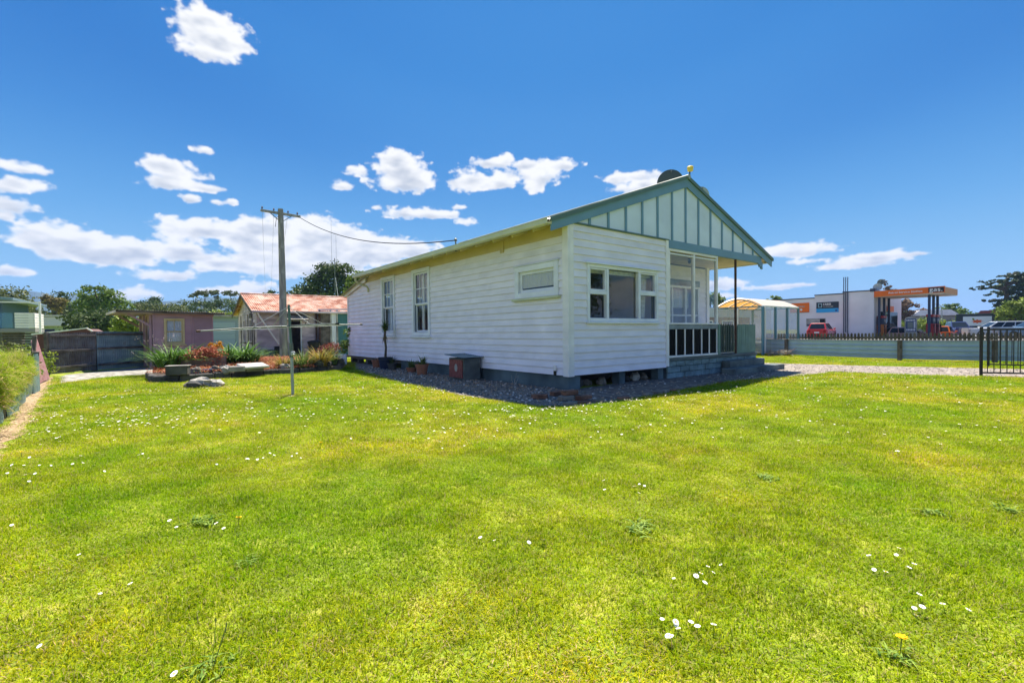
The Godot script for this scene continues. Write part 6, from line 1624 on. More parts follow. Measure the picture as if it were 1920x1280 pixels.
func build_left_distance(g: RandomNumberGenerator) -> void:
	var mb: MB
	# deck house at the far left
	var t := thing("deck_house", "blue grey two storey house with glass balustraded deck", "house", P(-28.0, 28.0), 0.60)
	mb = MB.new(); mb.span(Vector3(-9, 1.75, -7), Vector3(-1.6, 3.55, -1.2)); part(t, "wall", mb, mat(C(0.08, 0.15, 0.22), 0.7))
	mb = MB.new(); mb.span(Vector3(-9, 0, -7), Vector3(-1.8, 1.74, -1.6)); part(t, "lower_wall", mb, mat(C(0.09, 0.09, 0.09), 0.8))
	mb = MB.new(); mb.bar(Vector3(-9.5, 3.95, -3.2), Vector3(-0.7, 3.42, -3.2), 8.0, 0.14, 0.01); part(t, "roof", mb, mat(C(0.17, 0.25, 0.30), 0.5))
	mb = MB.new(); mb.span(Vector3(-9, 1.55, -1.2), Vector3(0.2, 1.75, 1.0)); part(t, "deck", mb, mat(C(0.24, 0.24, 0.25), 0.8))
	for i in 4:
		var x := -4.85 + i * 1.05
		mb = MB.new(); mb.quad(Vector3(x, 1.80, 0.95), Vector3(x + 1.0, 1.80, 0.95), Vector3(x + 1.0, 2.62, 0.95), Vector3(x, 2.62, 0.95)); part(t, "balustrade_pane", mb, glass(0.35, C(0.08, 0.3, 0.4)))
	for i in 6:
		mb = MB.new(); mb.span(Vector3(-0.62, 1.78 + i * 0.145, 0.92), Vector3(0.15, 1.78 + i * 0.145 + 0.125, 0.98), 0.004); part(t, "slat", mb, M.white)
		mb = MB.new(); mb.span(Vector3(0.16, 1.78 + i * 0.145, -1.1), Vector3(0.20, 1.78 + i * 0.145 + 0.125, 0.98), 0.004); part(t, "slat", mb, M.white)
	for x in [-1.7, 0.35]:
		mb = MB.new(); mb.span(Vector3(x, 0, 0.8), Vector3(x + 0.09, 3.3, 0.89), 0.005); part(t, "post", mb, M.white)
	mb = MB.new(); mb.span(Vector3(-1.5, 3.2, 0.80), Vector3(0.44, 3.27, 0.88)); part(t, "beam", mb, M.white)
	for x in [-4.6, -3.2]:
		mb = MB.new(); mb.span(Vector3(x, 1.8, -1.199), Vector3(x + 1.0, 3.2, -1.17)); part(t, "window", mb, M.car_glass)
	for x in [-3.5, -2.6, -1.7]:
		mb = MB.new(); mb.span(Vector3(x, 0, 0.3), Vector3(x + 0.12, 1.55, 0.42)); part(t, "stump", mb, M.cream_frame)
	for i in 9:
		mb = MB.new(); mb.span(Vector3(-1.2, 0.25 + i * 0.145, 0.55), Vector3(0.1, 0.25 + i * 0.145 + 0.09, 0.6), 0.003); part(t, "lattice_slat", mb, M.bark)
	# pale green building
	t = thing("pale_building", "pale green low building with white roof behind the gates", "building", P(-45.0, 45.0), 0.12)
	mb = MB.new(); mb.span(Vector3(-3.5, 0, -6), Vector3(3.4, 2.3, 0)); part(t, "wall", mb, mat(C(0.42, 0.52, 0.34), 0.8, noise_tex(3, 0.012, 0.80, 1.0, 5), 0.3))
	mb = MB.new(); mb.bar(Vector3(0, 2.75, -6.2), Vector3(0, 2.72, 0.35), 7.4, 0.9, 0.05); part(t, "fascia", mb, mat(C(0.52, 0.52, 0.62), 0.7))
	mb = MB.new(); mb.span(Vector3(-3.8, 3.22, -6.4), Vector3(3.8, 3.30, 0.5)); part(t, "roof", mb, M.white)
	for x in [-2.5, 0.6]:
		mb = MB.new(); mb.span(Vector3(x, 1.0, 0.003), Vector3(x + 1.1, 2.0, 0.03)); part(t, "window", mb, M.car_glass)
	t = thing("blue_garage", "pale blue garage glimpsed between shed and outbuilding", "garage", P(-21.8, 34.0), 0.2)
	mb = MB.new(); mb.span(Vector3(-2.5, 0, -5), Vector3(3.2, 2.55, 0)); part(t, "wall", mb, mat(C(0.24, 0.31, 0.38), 0.7))
	mb = MB.new(); mb.span(Vector3(-2.7, 2.552, -5.2), Vector3(3.4, 2.70, 0.25)); part(t, "roof", mb, M.concrete_pale)
	for i in 5:
		mb = MB.new(); mb.span(Vector3(-1.3, 0.1 + i * 0.42, 0.003), Vector3(1.9, 0.1 + i * 0.42 + 0.40, 0.03), 0.005); part(t, "door_panel", mb, mat(C(0.30, 0.39, 0.47), 0.6))
	t = thing("trailer_canopy", "dark red trailer canopy with white edge behind the dark gate", "trailer", P(-20.2, 21.6), 0.35)
	mb = MB.new(); mb.prism(PackedVector2Array([Vector2(-1.1, 0.55), Vector2(1.0, 0.55), Vector2(1.05, 1.42), Vector2(0.75, 1.60), Vector2(-1.15, 1.35)]), -1.2, 0.0); part(t, "body", mb, mat(C(0.10, 0.035, 0.03), 0.6))
	mb = MB.new(); mb.bar(Vector3(-1.2, 1.38, 0.02), Vector3(0.78, 1.64, 0.02), 0.04, 0.05); mb.bar(Vector3(0.78, 1.64, 0.02), Vector3(1.08, 1.42, 0.02), 0.04, 0.05); part(t, "roof_edge", mb, M.white)
	for x in [-0.6, 0.5]:
		mb = MB.new(); mb.lathe(Vector3(x, 0.3, 0.02), [Vector2(0, 0.09), Vector2(0.2, 0.09), Vector2(0.3, 0.06), Vector2(0.3, -0.06), Vector2(0, -0.06)], 16, Basis(Vector3.RIGHT, PI / 2)); part(t, "wheel", mb, M.rubber)
	# television aerial in front of the great tree
	t = thing("aerial_mast", "tall guyed television aerial in front of the great dark tree", "aerial", P(-15.5, 42.0))
	mb = MB.new(); mb.tube([Vector3(0, 2.5, 0), Vector3(0, 7.9, 0)], [0.04, 0.03], 6); mb.tube([Vector3(0, 0, 0), Vector3(0, 2.5, 0)], [0.05, 0.05], 6); part(t, "mast", mb, M.galv_old)
	mb = MB.new(); mb.tube([Vector3(-0.8, 7.3, 0), Vector3(0.8, 7.45, 0)], [0.02, 0.02], 5); part(t, "boom", mb, M.galv_old)
	for i in 7:
		var x := -0.75 + i * 0.25
		mb = MB.new(); mb.tube([Vector3(x, 7.36, -0.35), Vector3(x, 7.36, 0.35)], [0.012, 0.012], 4); part(t, "element", mb, M.galv_old)
	for q in [[-0.25, 11.2], [0.15, 9.9]]:
		mb = MB.new(); mb.tube([Vector3(q[0], 7.2, 0), Vector3(q[0], q[1], 0)], [0.012, 0.008], 4); part(t, "whip", mb, M.galv_old)
	mb = MB.new(); mb.tube([Vector3(0.05, 6.2, 0), Vector3(0.65, 2.6, 0.5)], [0.02, 0.02], 5); part(t, "strut", mb, M.white)
	# hills
	var prof := HILLS
	var hm := MB.new(); g.seed = 5
	var fz := FastNoiseLite.new(); fz.seed = 3; fz.frequency = 0.01; fz.fractal_octaves = 4
	var rows := [[1250.0, 0.0], [1350.0, 0.45], [1450.0, 0.75], [1520.0, 1.0], [1650.0, 0.8], [1900.0, 0.0]]
	var grid := []
	for r in rows:
		var line := []
		for i in prof.size() * 6 - 5:
			var k := int(i / 6.0); var f := (i % 6) / 6.0
			var p0: Array = prof[k]; var p1: Array = prof[mini(k + 1, prof.size() - 1)]
			var az: float = lerpf(p0[0], p1[0], f); var hh: float = lerpf(p0[1], p1[1], f)
			var x: float = az * r[0]
			var y: float = hh * 1520.0 * r[1] + fz.get_noise_2d(x, r[0]) * 26.0 * (1.0 if r[1] > 0.0 and r[1] < 1.0 else 0.25)
			line.append(Vector3(x, maxf(y, -2.0) if r[1] > 0.0 else -2.0, -r[0]))
		grid.append(line)
	for j in rows.size() - 1:
		for i in grid[j].size() - 1:
			hm.quad(grid[j][i], grid[j][i + 1], grid[j + 1][i + 1], grid[j + 1][i])
	structure("hills", hm, mat(Color.WHITE, 0.95, ramp_tex(110, 0.05, [[0.0, C(0.02, 0.045, 0.03)], [0.5, C(0.035, 0.07, 0.045)], [1.0, C(0.07, 0.11, 0.06)]]), 0.006))
	# low far wood all along the horizon
	var cl := MB.new(); g.seed = 6
	for i in 260:
		cl.col = (LEAF.dark[0] as Color).lerp(LEAF.mid[1], g.randf() * 0.7)
		var v := Vector3(g.randfn(), g.randfn() * 0.6, g.randfn())
		leaf_at(cl, v * 1.1 + Vector3.UP * 1.6, 0.6, g, v.normalized())
	var xf := []; var cols := []
	for i in 700:
		var az := g.randf_range(-1.25, 1.25); var d := g.randf_range(108.0, 150.0)
		var s := g.randf_range(0.9, 1.7)
		xf.append(Transform3D(Basis(Vector3.UP, g.randf() * TAU).scaled(Vector3(s * 1.3, s, s * 1.3)), P(az * d, d)))
		cols.append(Color(1, 1, 1).lerp(Color(1.4, 1.25, 0.8), g.randf()))
	scatter("far_wood", cl.mesh(), M.leaf, xf, cols, "low dark wood along the horizon behind all the buildings", "wood")
const HILLS := [[-1.5164, 0.0699], [-1.3485, 0.0848], [-1.1809, 0.0920], [-1.0694, 0.0941], [-1.0358, 0.0971], [-1.0024, 0.0968], [-0.9747, 0.0909], [-0.9414, 0.0850], [-0.9021, 0.0924], [-0.8688, 0.0887], [-0.8411, 0.0817], [-0.8022, 0.0769], [-0.7466, 0.0707], [-0.6795, 0.0756], [-0.6236, 0.0795], [-0.5679, 0.0789], [-0.5124, 0.0649], [-0.4458, 0.0475], [-0.3568, 0.0298], [-0.2231, 0.0117], [-0.0668, 0.0034]]

const ST_TURN := YAW - PI / 2

# ---------------------------------------------------------------- across the drive
func text(parent: Node, called: String, s: String, at: Vector3, width: float, m: Material, bold := true) -> void:
	var tm := TextMesh.new()
	var fnt := SystemFont.new()
	fnt.font_names = PackedStringArray(["Droid Sans"])
	fnt.font_weight = 700 if bold else 400
	tm.font = fnt; tm.text = s; tm.depth = 0.02; tm.font_size = 64; tm.pixel_size = 0.01
	var w := tm.get_aabb().size.x
	var o := part(parent, called, tm, m)
	o.scale = Vector3(width / w, width / w, 1.0)
	o.position = at

func car(label: String, paint: Color, at: Vector3, heading: Vector2, kind: String) -> void:
	var t := thing("parked_car", label, "car", at, atan2(heading.y, heading.x), "cars at the service station")
	var pm := mat(paint, 0.25); pm.clearcoat_enabled = true; pm.clearcoat = 0.8; pm.clearcoat_roughness = 0.05
	var L := 4.1; var roof := 1.50; var x_a := -1.98; var x_b := 0.75
	if kind == "wagon": L = 4.7; roof = 1.50; x_a = -2.25; x_b = 0.95
	if kind == "suv": L = 4.4; roof = 1.70; x_a = -2.05; x_b = 0.8
	var h := L * 0.5; var belt := roof * 0.60
	var mb := MB.new()
	# body: stacked outlines, narrower at sill and shoulder, wheel arches cut in the sides
	var outline := func(wid: float, y0: float, y1: float, w0: float, w1: float) -> void:
		var pts := [[-h, 0.90], [-h + 0.12, 1.0], [h - 0.5, 1.0], [h - 0.12, 0.86], [h, 0.62]]
		for s in [1.0, -1.0]:
			for i in pts.size() - 1:
				var a: Array = pts[i]; var b: Array = pts[i + 1]
				var p0 := Vector3(a[0], y0, a[1] * w0 * s); var p1 := Vector3(b[0], y0, b[1] * w0 * s)
				var q0 := Vector3(a[0], y1, a[1] * w1 * s); var q1 := Vector3(b[0], y1, b[1] * w1 * s)
				if s > 0: mb.quad(p0, p1, q1, q0)
				else: mb.quad(p1, p0, q0, q1)
		for e in [0, 4]:
			var x: float = pts[e][0]; var k: float = pts[e][1]
			if e == 4: mb.quad(Vector3(x, y0, k * w0), Vector3(x, y0, -k * w0), Vector3(x, y1, -k * w1), Vector3(x, y1, k * w1))
			else: mb.quad(Vector3(x, y0, -k * w0), Vector3(x, y0, k * w0), Vector3(x, y1, k * w1), Vector3(x, y1, -k * w1))
	outline.call(0.0, 0.22, 0.52, 0.84, 0.88)
	outline.call(0.0, 0.52, 0.80, 0.88, 0.86)
	outline.call(0.0, 0.80, belt, 0.86, 0.78)
	# bonnet and deck
	var pts2 := [[-h, 0.90], [-h + 0.12, 1.0], [h - 0.5, 1.0], [h - 0.12, 0.86], [h, 0.62]]
	for i in 4:
		var a: Array = pts2[i]; var b: Array = pts2[i + 1]
		mb.quad(Vector3(a[0], belt, a[1] * 0.78), Vector3(b[0], belt - (0.16 if i == 3 else 0.0), b[1] * 0.78), Vector3(b[0], belt - (0.16 if i == 3 else 0.0), -b[1] * 0.78), Vector3(a[0], belt, -a[1] * 0.78))
	# cabin
	var c0 := [Vector3(x_a - 0.02, belt, 0.77), Vector3(x_b, belt, 0.77), Vector3(x_b, belt, -0.77), Vector3(x_a - 0.02, belt, -0.77)]
	var rx := x_a + (0.35 if kind == "hatch" else 0.28)
	var c1 := [Vector3(rx, roof - 0.03, 0.60), Vector3(x_b - 0.85, roof - 0.03, 0.60), Vector3(x_b - 0.85, roof - 0.03, -0.60), Vector3(rx, roof - 0.03, -0.60)]
	for i in 4:
		var j := (i + 1) % 4
		mb.quad(c0[i], c0[j], c1[j], c1[i])
	var c2 := []
	for q in c1: c2.append(Vector3(q.x * 0.93 + (rx + x_b - 0.85) * 0.035, roof, q.z * 0.82))
	for i in 4:
		var j := (i + 1) % 4
		mb.quad(c1[i], c1[j], c2[j], c2[i])
	mb.quad(c2[0], c2[1], c2[2], c2[3])
	part(t, "body", mb, pm)
	var win := func(called: String, i: int, f0: float, f1: float) -> void:
		var j := (i + 1) % 4
		var a: Vector3 = c0[i]; var b: Vector3 = c0[j]; var d: Vector3 = c1[j]; var e: Vector3 = c1[i]
		var n := (b - a).cross(e - a).normalized() * 0.008
		var lo0 := a.lerp(e, 0.10); var lo1 := b.lerp(d, 0.10); var hi0 := a.lerp(e, 0.92); var hi1 := b.lerp(d, 0.92)
		var wm := MB.new(); wm.quad(lo0.lerp(lo1, f0) + n, lo0.lerp(lo1, f1) + n, hi0.lerp(hi1, f1) + n, hi0.lerp(hi1, f0) + n)
		part(t, called, wm, M.car_glass)
	for i in [0, 2]:
		win.call("side_window", i, 0.04, 0.30); win.call("side_window", i, 0.33, 0.62); win.call("side_window", i, 0.65, 0.95)
	win.call("windscreen", 1, 0.06, 0.94); win.call("rear_window", 3, 0.08, 0.92)
	for x in [-h + 0.78, h - 0.82]:
		for s in [-1.0, 1.0]:
			var w := node_part(t, "wheel", Vector3(x, 0.31, 0.78 * s))
			mb = MB.new(); mb.lathe(Vector3.ZERO, [Vector2(0.19, 0.10), Vector2(0.29, 0.10), Vector2(0.31, 0.06), Vector2(0.31, -0.06), Vector2(0.29, -0.10), Vector2(0.0, -0.10)], 20, Basis(Vector3.RIGHT, PI / 2 * s)); part(w, "tyre", mb, M.rubber)
			mb = MB.new(); mb.lathe(Vector3.ZERO, [Vector2(0.0, 0.08), Vector2(0.05, 0.085), Vector2(0.14, 0.06), Vector2(0.19, 0.095)], 20, Basis(Vector3.RIGHT, PI / 2 * s)); part(w, "rim", mb, M.chrome)
	for s in [-1.0, 1.0]:
		mb = MB.new(); mb.box(Vector3(-h + 0.01, 0.74, 0.64 * s), Vector3(0.06, 0.24, 0.22), 0.02); part(t, "tail_light", mb, mat(C(0.30, 0.01, 0.01), 0.2))
		mb = MB.new(); mb.box(Vector3(h - 0.10, 0.66, 0.58 * s), Vector3(0.14, 0.14, 0.26), 0.03); part(t, "headlight", mb, M.chrome)
		mb = MB.new(); mb.box(Vector3(x_b - 0.15, belt + 0.08, 0.92 * s), Vector3(0.12, 0.13, 0.20), 0.03); part(t, "mirror", mb, pm)
	mb = MB.new(); mb.box(Vector3(-h - 0.012, 0.62, 0), Vector3(0.02, 0.12, 0.40)); part(t, "number_plate", mb, M.white)
	mb = MB.new(); mb.span(Vector3(-h - 0.03, 0.28, -0.74), Vector3(-h + 0.06, 0.46, 0.74), 0.02); part(t, "bumper", mb, pm)

func build_station() -> void:
	var mb: MB
	structure("forecourt", sheet([[19.0, 29.0], [70.0, 20.0], [110.0, 45.0], [80.0, 90.0], [26.0, 75.0]], 0.30), mat(C(0.16, 0.16, 0.16), 0.9, noise_tex(12, 0.008, 0.55, 1.0, 5), 0.15))
	mb = MB.new(); mb.bar(P(19.0, 29.0, 0.15), P(70.0, 20.0, 0.15), 0.2, 0.32, 0.02); structure("forecourt_kerb", mb, M.concrete)
	var t := thing("service_station", "white service station with orange canopy fascia", "service station", P(34.9, 46.0), ST_TURN)
	var wall := mat(C(0.80, 0.78, 0.82), 0.85, noise_tex(3, 0.012, 0.88, 1.0, 5), 0.12)
	var cap := mat(C(0.035, 0.05, 0.09), 0.6)
	for q in [[-13.0, -5.12, 4.45], [-5.118, -2.58, 4.73], [-2.578, 0.0, 4.87]]:
		mb = MB.new(); mb.span(Vector3(q[0], 0.3, -9), Vector3(q[1], q[2], 0)); part(t, "wall", mb, wall)
		mb = MB.new(); mb.span(Vector3(q[0] - 0.03, q[2] + 0.002, -9.05), Vector3(q[1] + 0.001, q[2] + 0.10, 0.05)); part(t, "parapet_cap", mb, cap)
	mb = MB.new(); mb.span(Vector3(-0.3, 4.8, -0.4), Vector3(0.12, 5.1, 0.07), 0.01); part(t, "parapet_cap", mb, cap)
	var w := node_part(t, "window", Vector3(-5.9, 1.53, 0.0))
	part(w, "frame", ring(1.8, 0.82, 0.06, 0.0, 0.05), M.concrete_pale)
	mb = MB.new(); mb.span(Vector3(0.06, 0.06, 0.004), Vector3(1.74, 0.24, 0.03)); part(w, "lower_panel", mb, cap)
	mb = MB.new(); mb.span(Vector3(0.06, 0.245, 0.004), Vector3(1.18, 0.76, 0.02)); part(w, "blind", mb, M.concrete_pale)
	mb = MB.new(); mb.span(Vector3(1.28, 0.245, 0.004), Vector3(1.74, 0.76, 0.02)); part(w, "pane", mb, M.car_glass)
	mb = MB.new(); mb.span(Vector3(1.19, 0.06, 0.0), Vector3(1.27, 0.76, 0.05)); part(w, "mullion", mb, M.concrete_pale)
	var k := 0
	for x in [-2.47, -2.30, -2.13]:
		mb = MB.new(); mb.tube([Vector3(x, 0.3 if k != 1 else 0.9, 0.10), Vector3(x, 6.40, 0.10)], [0.04, 0.04], 8); part(t, "vent_pipe", mb, cap); k += 1
	var sg: Node3D = node_part(t, "card_sign", Vector3(-4.95, 2.94, 0.0))
	mb = MB.new(); mb.span(Vector3(0, 0.41, 0.003), Vector3(2.02, 1.07, 0.05)); part(sg, "dark_panel", mb, mat(C(0.025, 0.035, 0.055), 0.5))
	mb = MB.new(); mb.span(Vector3(0, 0.0, 0.003), Vector3(2.02, 0.408, 0.05)); part(sg, "blue_panel", mb, mat(C(0.03, 0.36, 0.72), 0.5))
	text(sg, "lettering", "CARD", Vector3(0.98, 0.84, 0.055), 0.72, M.white)
	for i in 9:   # a second line too small to read: strokes only
		mb = MB.new(); mb.span(Vector3(0.62 + i * 0.105, 0.54, 0.051), Vector3(0.62 + i * 0.105 + 0.07, 0.54 + [0.12, 0.09, 0.09, 0.13][i % 4], 0.058)); part(sg, "lettering_stroke", mb, M.concrete_pale)
	part(sg, "logo_ring", ring(0.34, 0.42, 0.05, 0.05, 0.065, 0.18, 0.53), mat(C(0.35, 0.55, 0.62), 0.5))
	mb = MB.new(); mb.span(Vector3(1.72, 0.10, 0.05), Vector3(1.9, 0.26, 0.058)); part(sg, "badge", mb, mat(C(0.02, 0.06, 0.25), 0.5))
	sg = node_part(t, "orange_sign", Vector3(-7.5, 3.02, 0.0))
	var orange := mat(C(0.80, 0.15, 0.008), 0.45)
	mb = MB.new(); mb.span(Vector3(0, 0.03, 0.003), Vector3(1.87, 1.02, 0.06)); part(sg, "panel", mb, orange)
	mb = MB.new(); mb.span(Vector3(0, 0.0, 0.003), Vector3(1.87, 0.028, 0.07)); part(sg, "lower_edge", mb, M.black)
	for i in 4:
		mb = MB.new(); mb.span(Vector3(0.80 + i * 0.17, 0.56, 0.061), Vector3(0.80 + i * 0.17 + 0.12, 0.70, 0.068)); part(sg, "lettering_stroke", mb, M.concrete_pale)
	mb = MB.new(); mb.lathe(Vector3(1.10, 0.30, 0.06), [Vector2(0, 0.02), Vector2(0.10, 0.018), Vector2(0.12, 0)], 14, Basis(Vector3.RIGHT, PI / 2)); part(sg, "logo_dot", mb, M.white)
	# canopy
	var c := node_part(t, "canopy", Vector3(0.02, 0, 0))
	mb = MB.new(); mb.span(Vector3(0.05, 4.24, -5.0), Vector3(5.08, 4.72, -0.05)); part(c, "soffit_box", mb, mat(C(0.62, 0.58, 0.50), 0.7))
	mb = MB.new(); mb.prism(PackedVector2Array([Vector2(0.0, 4.26), Vector2(5.13, 4.36), Vector2(5.13, 4.88), Vector2(0.0, 4.78)]), -0.048, 0.02); part(c, "front_fascia", mb, orange)
	mb = MB.new(); mb.span(Vector3(5.082, 4.30, -5.0), Vector3(5.13, 4.84, -0.05)); part(c, "end_fascia", mb, mat(C(0.62, 0.24, 0.05), 0.5))
	mb = MB.new(); mb.bar(Vector3(0.0, 4.80, -0.02), Vector3(5.16, 4.90, -0.02), 0.1, 0.03); part(c, "roof_edge", mb, mat(C(0.70, 0.26, 0.14), 0.5))
	text(c, "lettering", "Petrol Service Station", Vector3(2.36, 4.57, 0.025), 2.45, M.white)
	mb = MB.new(); mb.span(Vector3(4.02, 4.40, 0.021), Vector3(5.07, 4.83, 0.05)); part(c, "name_panel", mb, M.black)
	text(c, "lettering", "gas.", Vector3(4.54, 4.63, 0.055), 0.88, M.white)
	for x in [0.3, 4.0]:
		for z in [-0.4, -1.9, -3.4]:
			mb = MB.new(); mb.span(Vector3(x - 0.09, 0.3, z - 0.09), Vector3(x + 0.09, 4.238, z + 0.09), 0.01); part(c, "column", mb, cap)
	mb = MB.new(); mb.span(Vector3(0.0, 0.3, -3.8), Vector3(0.8, 0.48, -0.2), 0.02); mb.span(Vector3(3.6, 0.3, -3.8), Vector3(4.4, 0.48, -0.2), 0.02); part(c, "pump_island", mb, M.concrete)
	# shopfront under the canopy
	mb = MB.new(); mb.span(Vector3(0.003, 1.0, -7.5), Vector3(0.04, 2.9, -1.6)); part(t, "shop_window", mb, M.car_glass)
	mb = MB.new(); mb.span(Vector3(0.045, 2.95, -6.0), Vector3(0.09, 3.5, -3.8)); part(t, "shop_sign", mb, orange)
	# pumps
	var lab := ["red fuel pump in front of the right canopy columns", "red fuel pump behind the right canopy columns", "orange fuel pump by the station wall"]
	var pos := [Vector3(4.0, 0.48, -1.15), Vector3(4.0, 0.48, -2.65), Vector3(0.35, 0.48, -1.15)]
	for i in 3:
		var p := thing("fuel_pump", lab[i], "fuel pump", t.transform * pos[i], ST_TURN + PI / 2, "fuel pumps")
		mb = MB.new(); mb.span(Vector3(-0.42, 0, -0.28), Vector3(0.42, 1.15, 0.28), 0.03); part(p, "cabinet", mb, mat([C(0.40, 0.03, 0.03), C(0.40, 0.03, 0.03), C(0.50, 0.16, 0.04)][i], 0.4))
		mb = MB.new(); mb.span(Vector3(-0.42, 1.152, -0.22), Vector3(0.42, 1.75, 0.22), 0.03); part(p, "head", mb, cap)
		mb = MB.new(); mb.span(Vector3(-0.32, 1.28, 0.222), Vector3(0.32, 1.6, 0.235)); part(p, "display", mb, M.concrete_pale)
		mb = MB.new(); mb.span(Vector3(-0.5, 1.76, -0.26), Vector3(0.5, 1.98, 0.26), 0.02); part(p, "top_sign", mb, mat(C(0.40, 0.03, 0.03), 0.4))
		for s in [-1, 1]:
			mb = MB.new(); mb.tube([Vector3(0.40 * s, 1.4, 0.3), Vector3(0.55 * s, 0.8, 0.34), Vector3(0.46 * s, 0.3, 0.33), Vector3(0.44 * s, 0.9, 0.31)], [0.02, 0.02, 0.02, 0.02], 6); part(p, "hose", mb, M.rubber)
			mb = MB.new(); mb.box(Vector3(0.44 * s, 0.95, 0.31), Vector3(0.06, 0.2, 0.08), 0.015); part(p, "nozzle", mb, M.rubber)
	# arch-topped price board
	var pb := thing("price_board", "arch topped white price board on the forecourt", "sign", P(36.8, 44.0, 0.3), -0.6)
	var arch := PackedVector2Array([Vector2(-0.44, 0.0), Vector2(0.44, 0.0), Vector2(0.44, 1.75)])
	for i in 9: arch.append(Vector2(0.44 * cos(PI * i / 8.0), 1.78 + 0.22 * sin(PI * i / 8.0)))
	mb = MB.new(); mb.prism(arch, -0.06, 0.06); part(pb, "board", mb, M.concrete_pale)
	mb = MB.new(); mb.span(Vector3(-0.36, 0.60, 0.061), Vector3(0.36, 1.82, 0.075)); part(pb, "dark_face", mb, mat(C(0.03, 0.06, 0.14), 0.5))
	mb = MB.new(); mb.span(Vector3(-0.24, 0.95, 0.076), Vector3(0.14, 1.5, 0.082)); part(pb, "poster", mb, mat(C(0.24, 0.28, 0.26), 0.7, noise_tex(9, 0.12, 0.7, 1.0, 3), 2.0))
	for i in 6:
		mb = MB.new(); mb.span(Vector3(-0.32 + i * 0.11, 0.70, 0.076), Vector3(-0.25 + i * 0.11, 0.86, 0.084)); part(pb, "white_tile", mb, M.white)
		mb = MB.new(); mb.span(Vector3(-0.32 + i * 0.11, 1.60, 0.076), Vector3(-0.25 + i * 0.11, 1.72, 0.084)); part(pb, "white_tile", mb, M.white)
		mb = MB.new(); mb.span(Vector3(0.20, 0.95 + i * 0.1, 0.076), Vector3(0.32, 1.02 + i * 0.1, 0.084)); part(pb, "white_tile", mb, M.white)
	# cars
	car("red hatchback parked by the white station wall", C(0.50, 0.03, 0.035), P(29.9, 46.0, 0.3), Vector2(0.70, 0.71), "hatch")
	car("orange car beyond the fuel pumps", C(0.60, 0.12, 0.02), P(43.4, 48.0, -0.1), Vector2(0.75, 0.66), "hatch")
	car("pale pink small car left of the red pumps", C(0.50, 0.30, 0.27), P(38.5, 46.0, -0.15), Vector2(0.9, -0.44), "hatch")
	car("dark blue four wheel drive beside the orange car", C(0.03, 0.04, 0.12), P(48.7, 52.0, 0.2), Vector2(-0.5, -0.86), "suv")
	car("silver station wagon behind the black pool fence", C(0.52, 0.54, 0.56), P(46.6, 46.0, 0.3), Vector2(-0.95, 0.3), "wagon")
	car("blue grey car at the right edge of the picture", C(0.14, 0.20, 0.28), P(44.2, 40.5, 0.3), Vector2(-0.9, 0.4), "wagon")
	# billboard
	pb = thing("billboard", "dark billboard wall with a white poster of an orange emblem", "billboard", P(58.6, 60.0, 0.0), -0.75)
	mb = MB.new(); mb.span(Vector3(-2.0, 0.3, -0.3), Vector3(2.3, 2.98, 0.0), 0.02); part(pb, "wall", mb, mat(C(0.03, 0.045, 0.05), 0.7))
	mb = MB.new(); mb.span(Vector3(-1.35, 1.45, 0.003), Vector3(1.25, 2.62, 0.05)); part(pb, "poster", mb, mat(C(0.66, 0.74, 0.76), 0.6))
	mb = MB.new()
	for i in 16:
		var a := TAU * i / 16; var r := 0.42 if i % 2 == 0 else 0.26
		var a2 := TAU * (i + 1) / 16; var r2 := 0.42 if i % 2 == 1 else 0.26
		mb.tri(Vector3(-0.05, 2.02, 0.056), Vector3(-0.05 + cos(a) * r * 1.35, 2.0 + sin(a) * r * 0.62, 0.056), Vector3(-0.05 + cos(a2) * r2 * 1.35, 2.0 + sin(a2) * r2 * 0.62, 0.056))
	part(pb, "orange_emblem", mb, mat(C(0.62, 0.12, 0.03), 0.6))
	mb = MB.new(); mb.prism(PackedVector2Array([Vector2(-0.5, 2.2), Vector2(-0.3, 2.15), Vector2(-0.32, 2.38), Vector2(-0.5, 2.42)]), 0.058, 0.062); part(pb, "green_leaf_mark", mb, mat(C(0.12, 0.24, 0.05), 0.6))
	pb = thing("street_lamp", "thin curved street lamp beyond the canopy", "street lamp", P(62.5, 70.0))
	mb = MB.new(); mb.tube([Vector3(0.6, 0, 0), Vector3(0.6, 3.6, 0), Vector3(0.45, 4.4, 0), Vector3(0.0, 4.75, 0), Vector3(-0.4, 4.7, 0)], [0.07, 0.06, 0.05, 0.05, 0.05], 8); part(pb, "column", mb, M.galv)
	mb = MB.new(); mb.box(Vector3(-0.6, 4.68, 0), Vector3(0.5, 0.1, 0.2), 0.03); part(pb, "lamp_head", mb, M.galv)
	# dishes on the station roof
	dish("satellite_dish", "upper grey satellite dish on the station roof", t.transform * Vector3(0.3, 5.25, -1.0), Vector3(-0.7, 0.3, 0.6), 0.30, M.galv_old, 0.0)
	dish("satellite_dish", "lower pale satellite dish on the station roof", t.transform * Vector3(0.1, 4.70, -0.8), Vector3(-0.7, 0.3, 0.6), 0.38, M.galv, 0.0)
	pb = thing("far_house", "white roofed house behind the clipped hedge", "house", P(68.0, 76.0), -0.5)
	mb = MB.new(); mb.span(Vector3(-3, 0, -4), Vector3(2, 3.2, 0)); part(pb, "wall", mb, M.concrete_pale)
	mb = MB.new(); mb.prism(PackedVector2Array([Vector2(-3.5, 3.2), Vector2(2.5, 3.2), Vector2(1.4, 4.1), Vector2(-2.4, 4.1)]), -4.4, 0.4); part(pb, "roof", mb, M.white)
	pb = thing("far_house", "dark red roofed house between billboard and willow", "house", P(68.5, 66.0), -0.8)
	mb = MB.new(); mb.span(Vector3(-3, 0, -4), Vector3(3, 2.6, 0)); part(pb, "wall", mb, M.rock_dark)
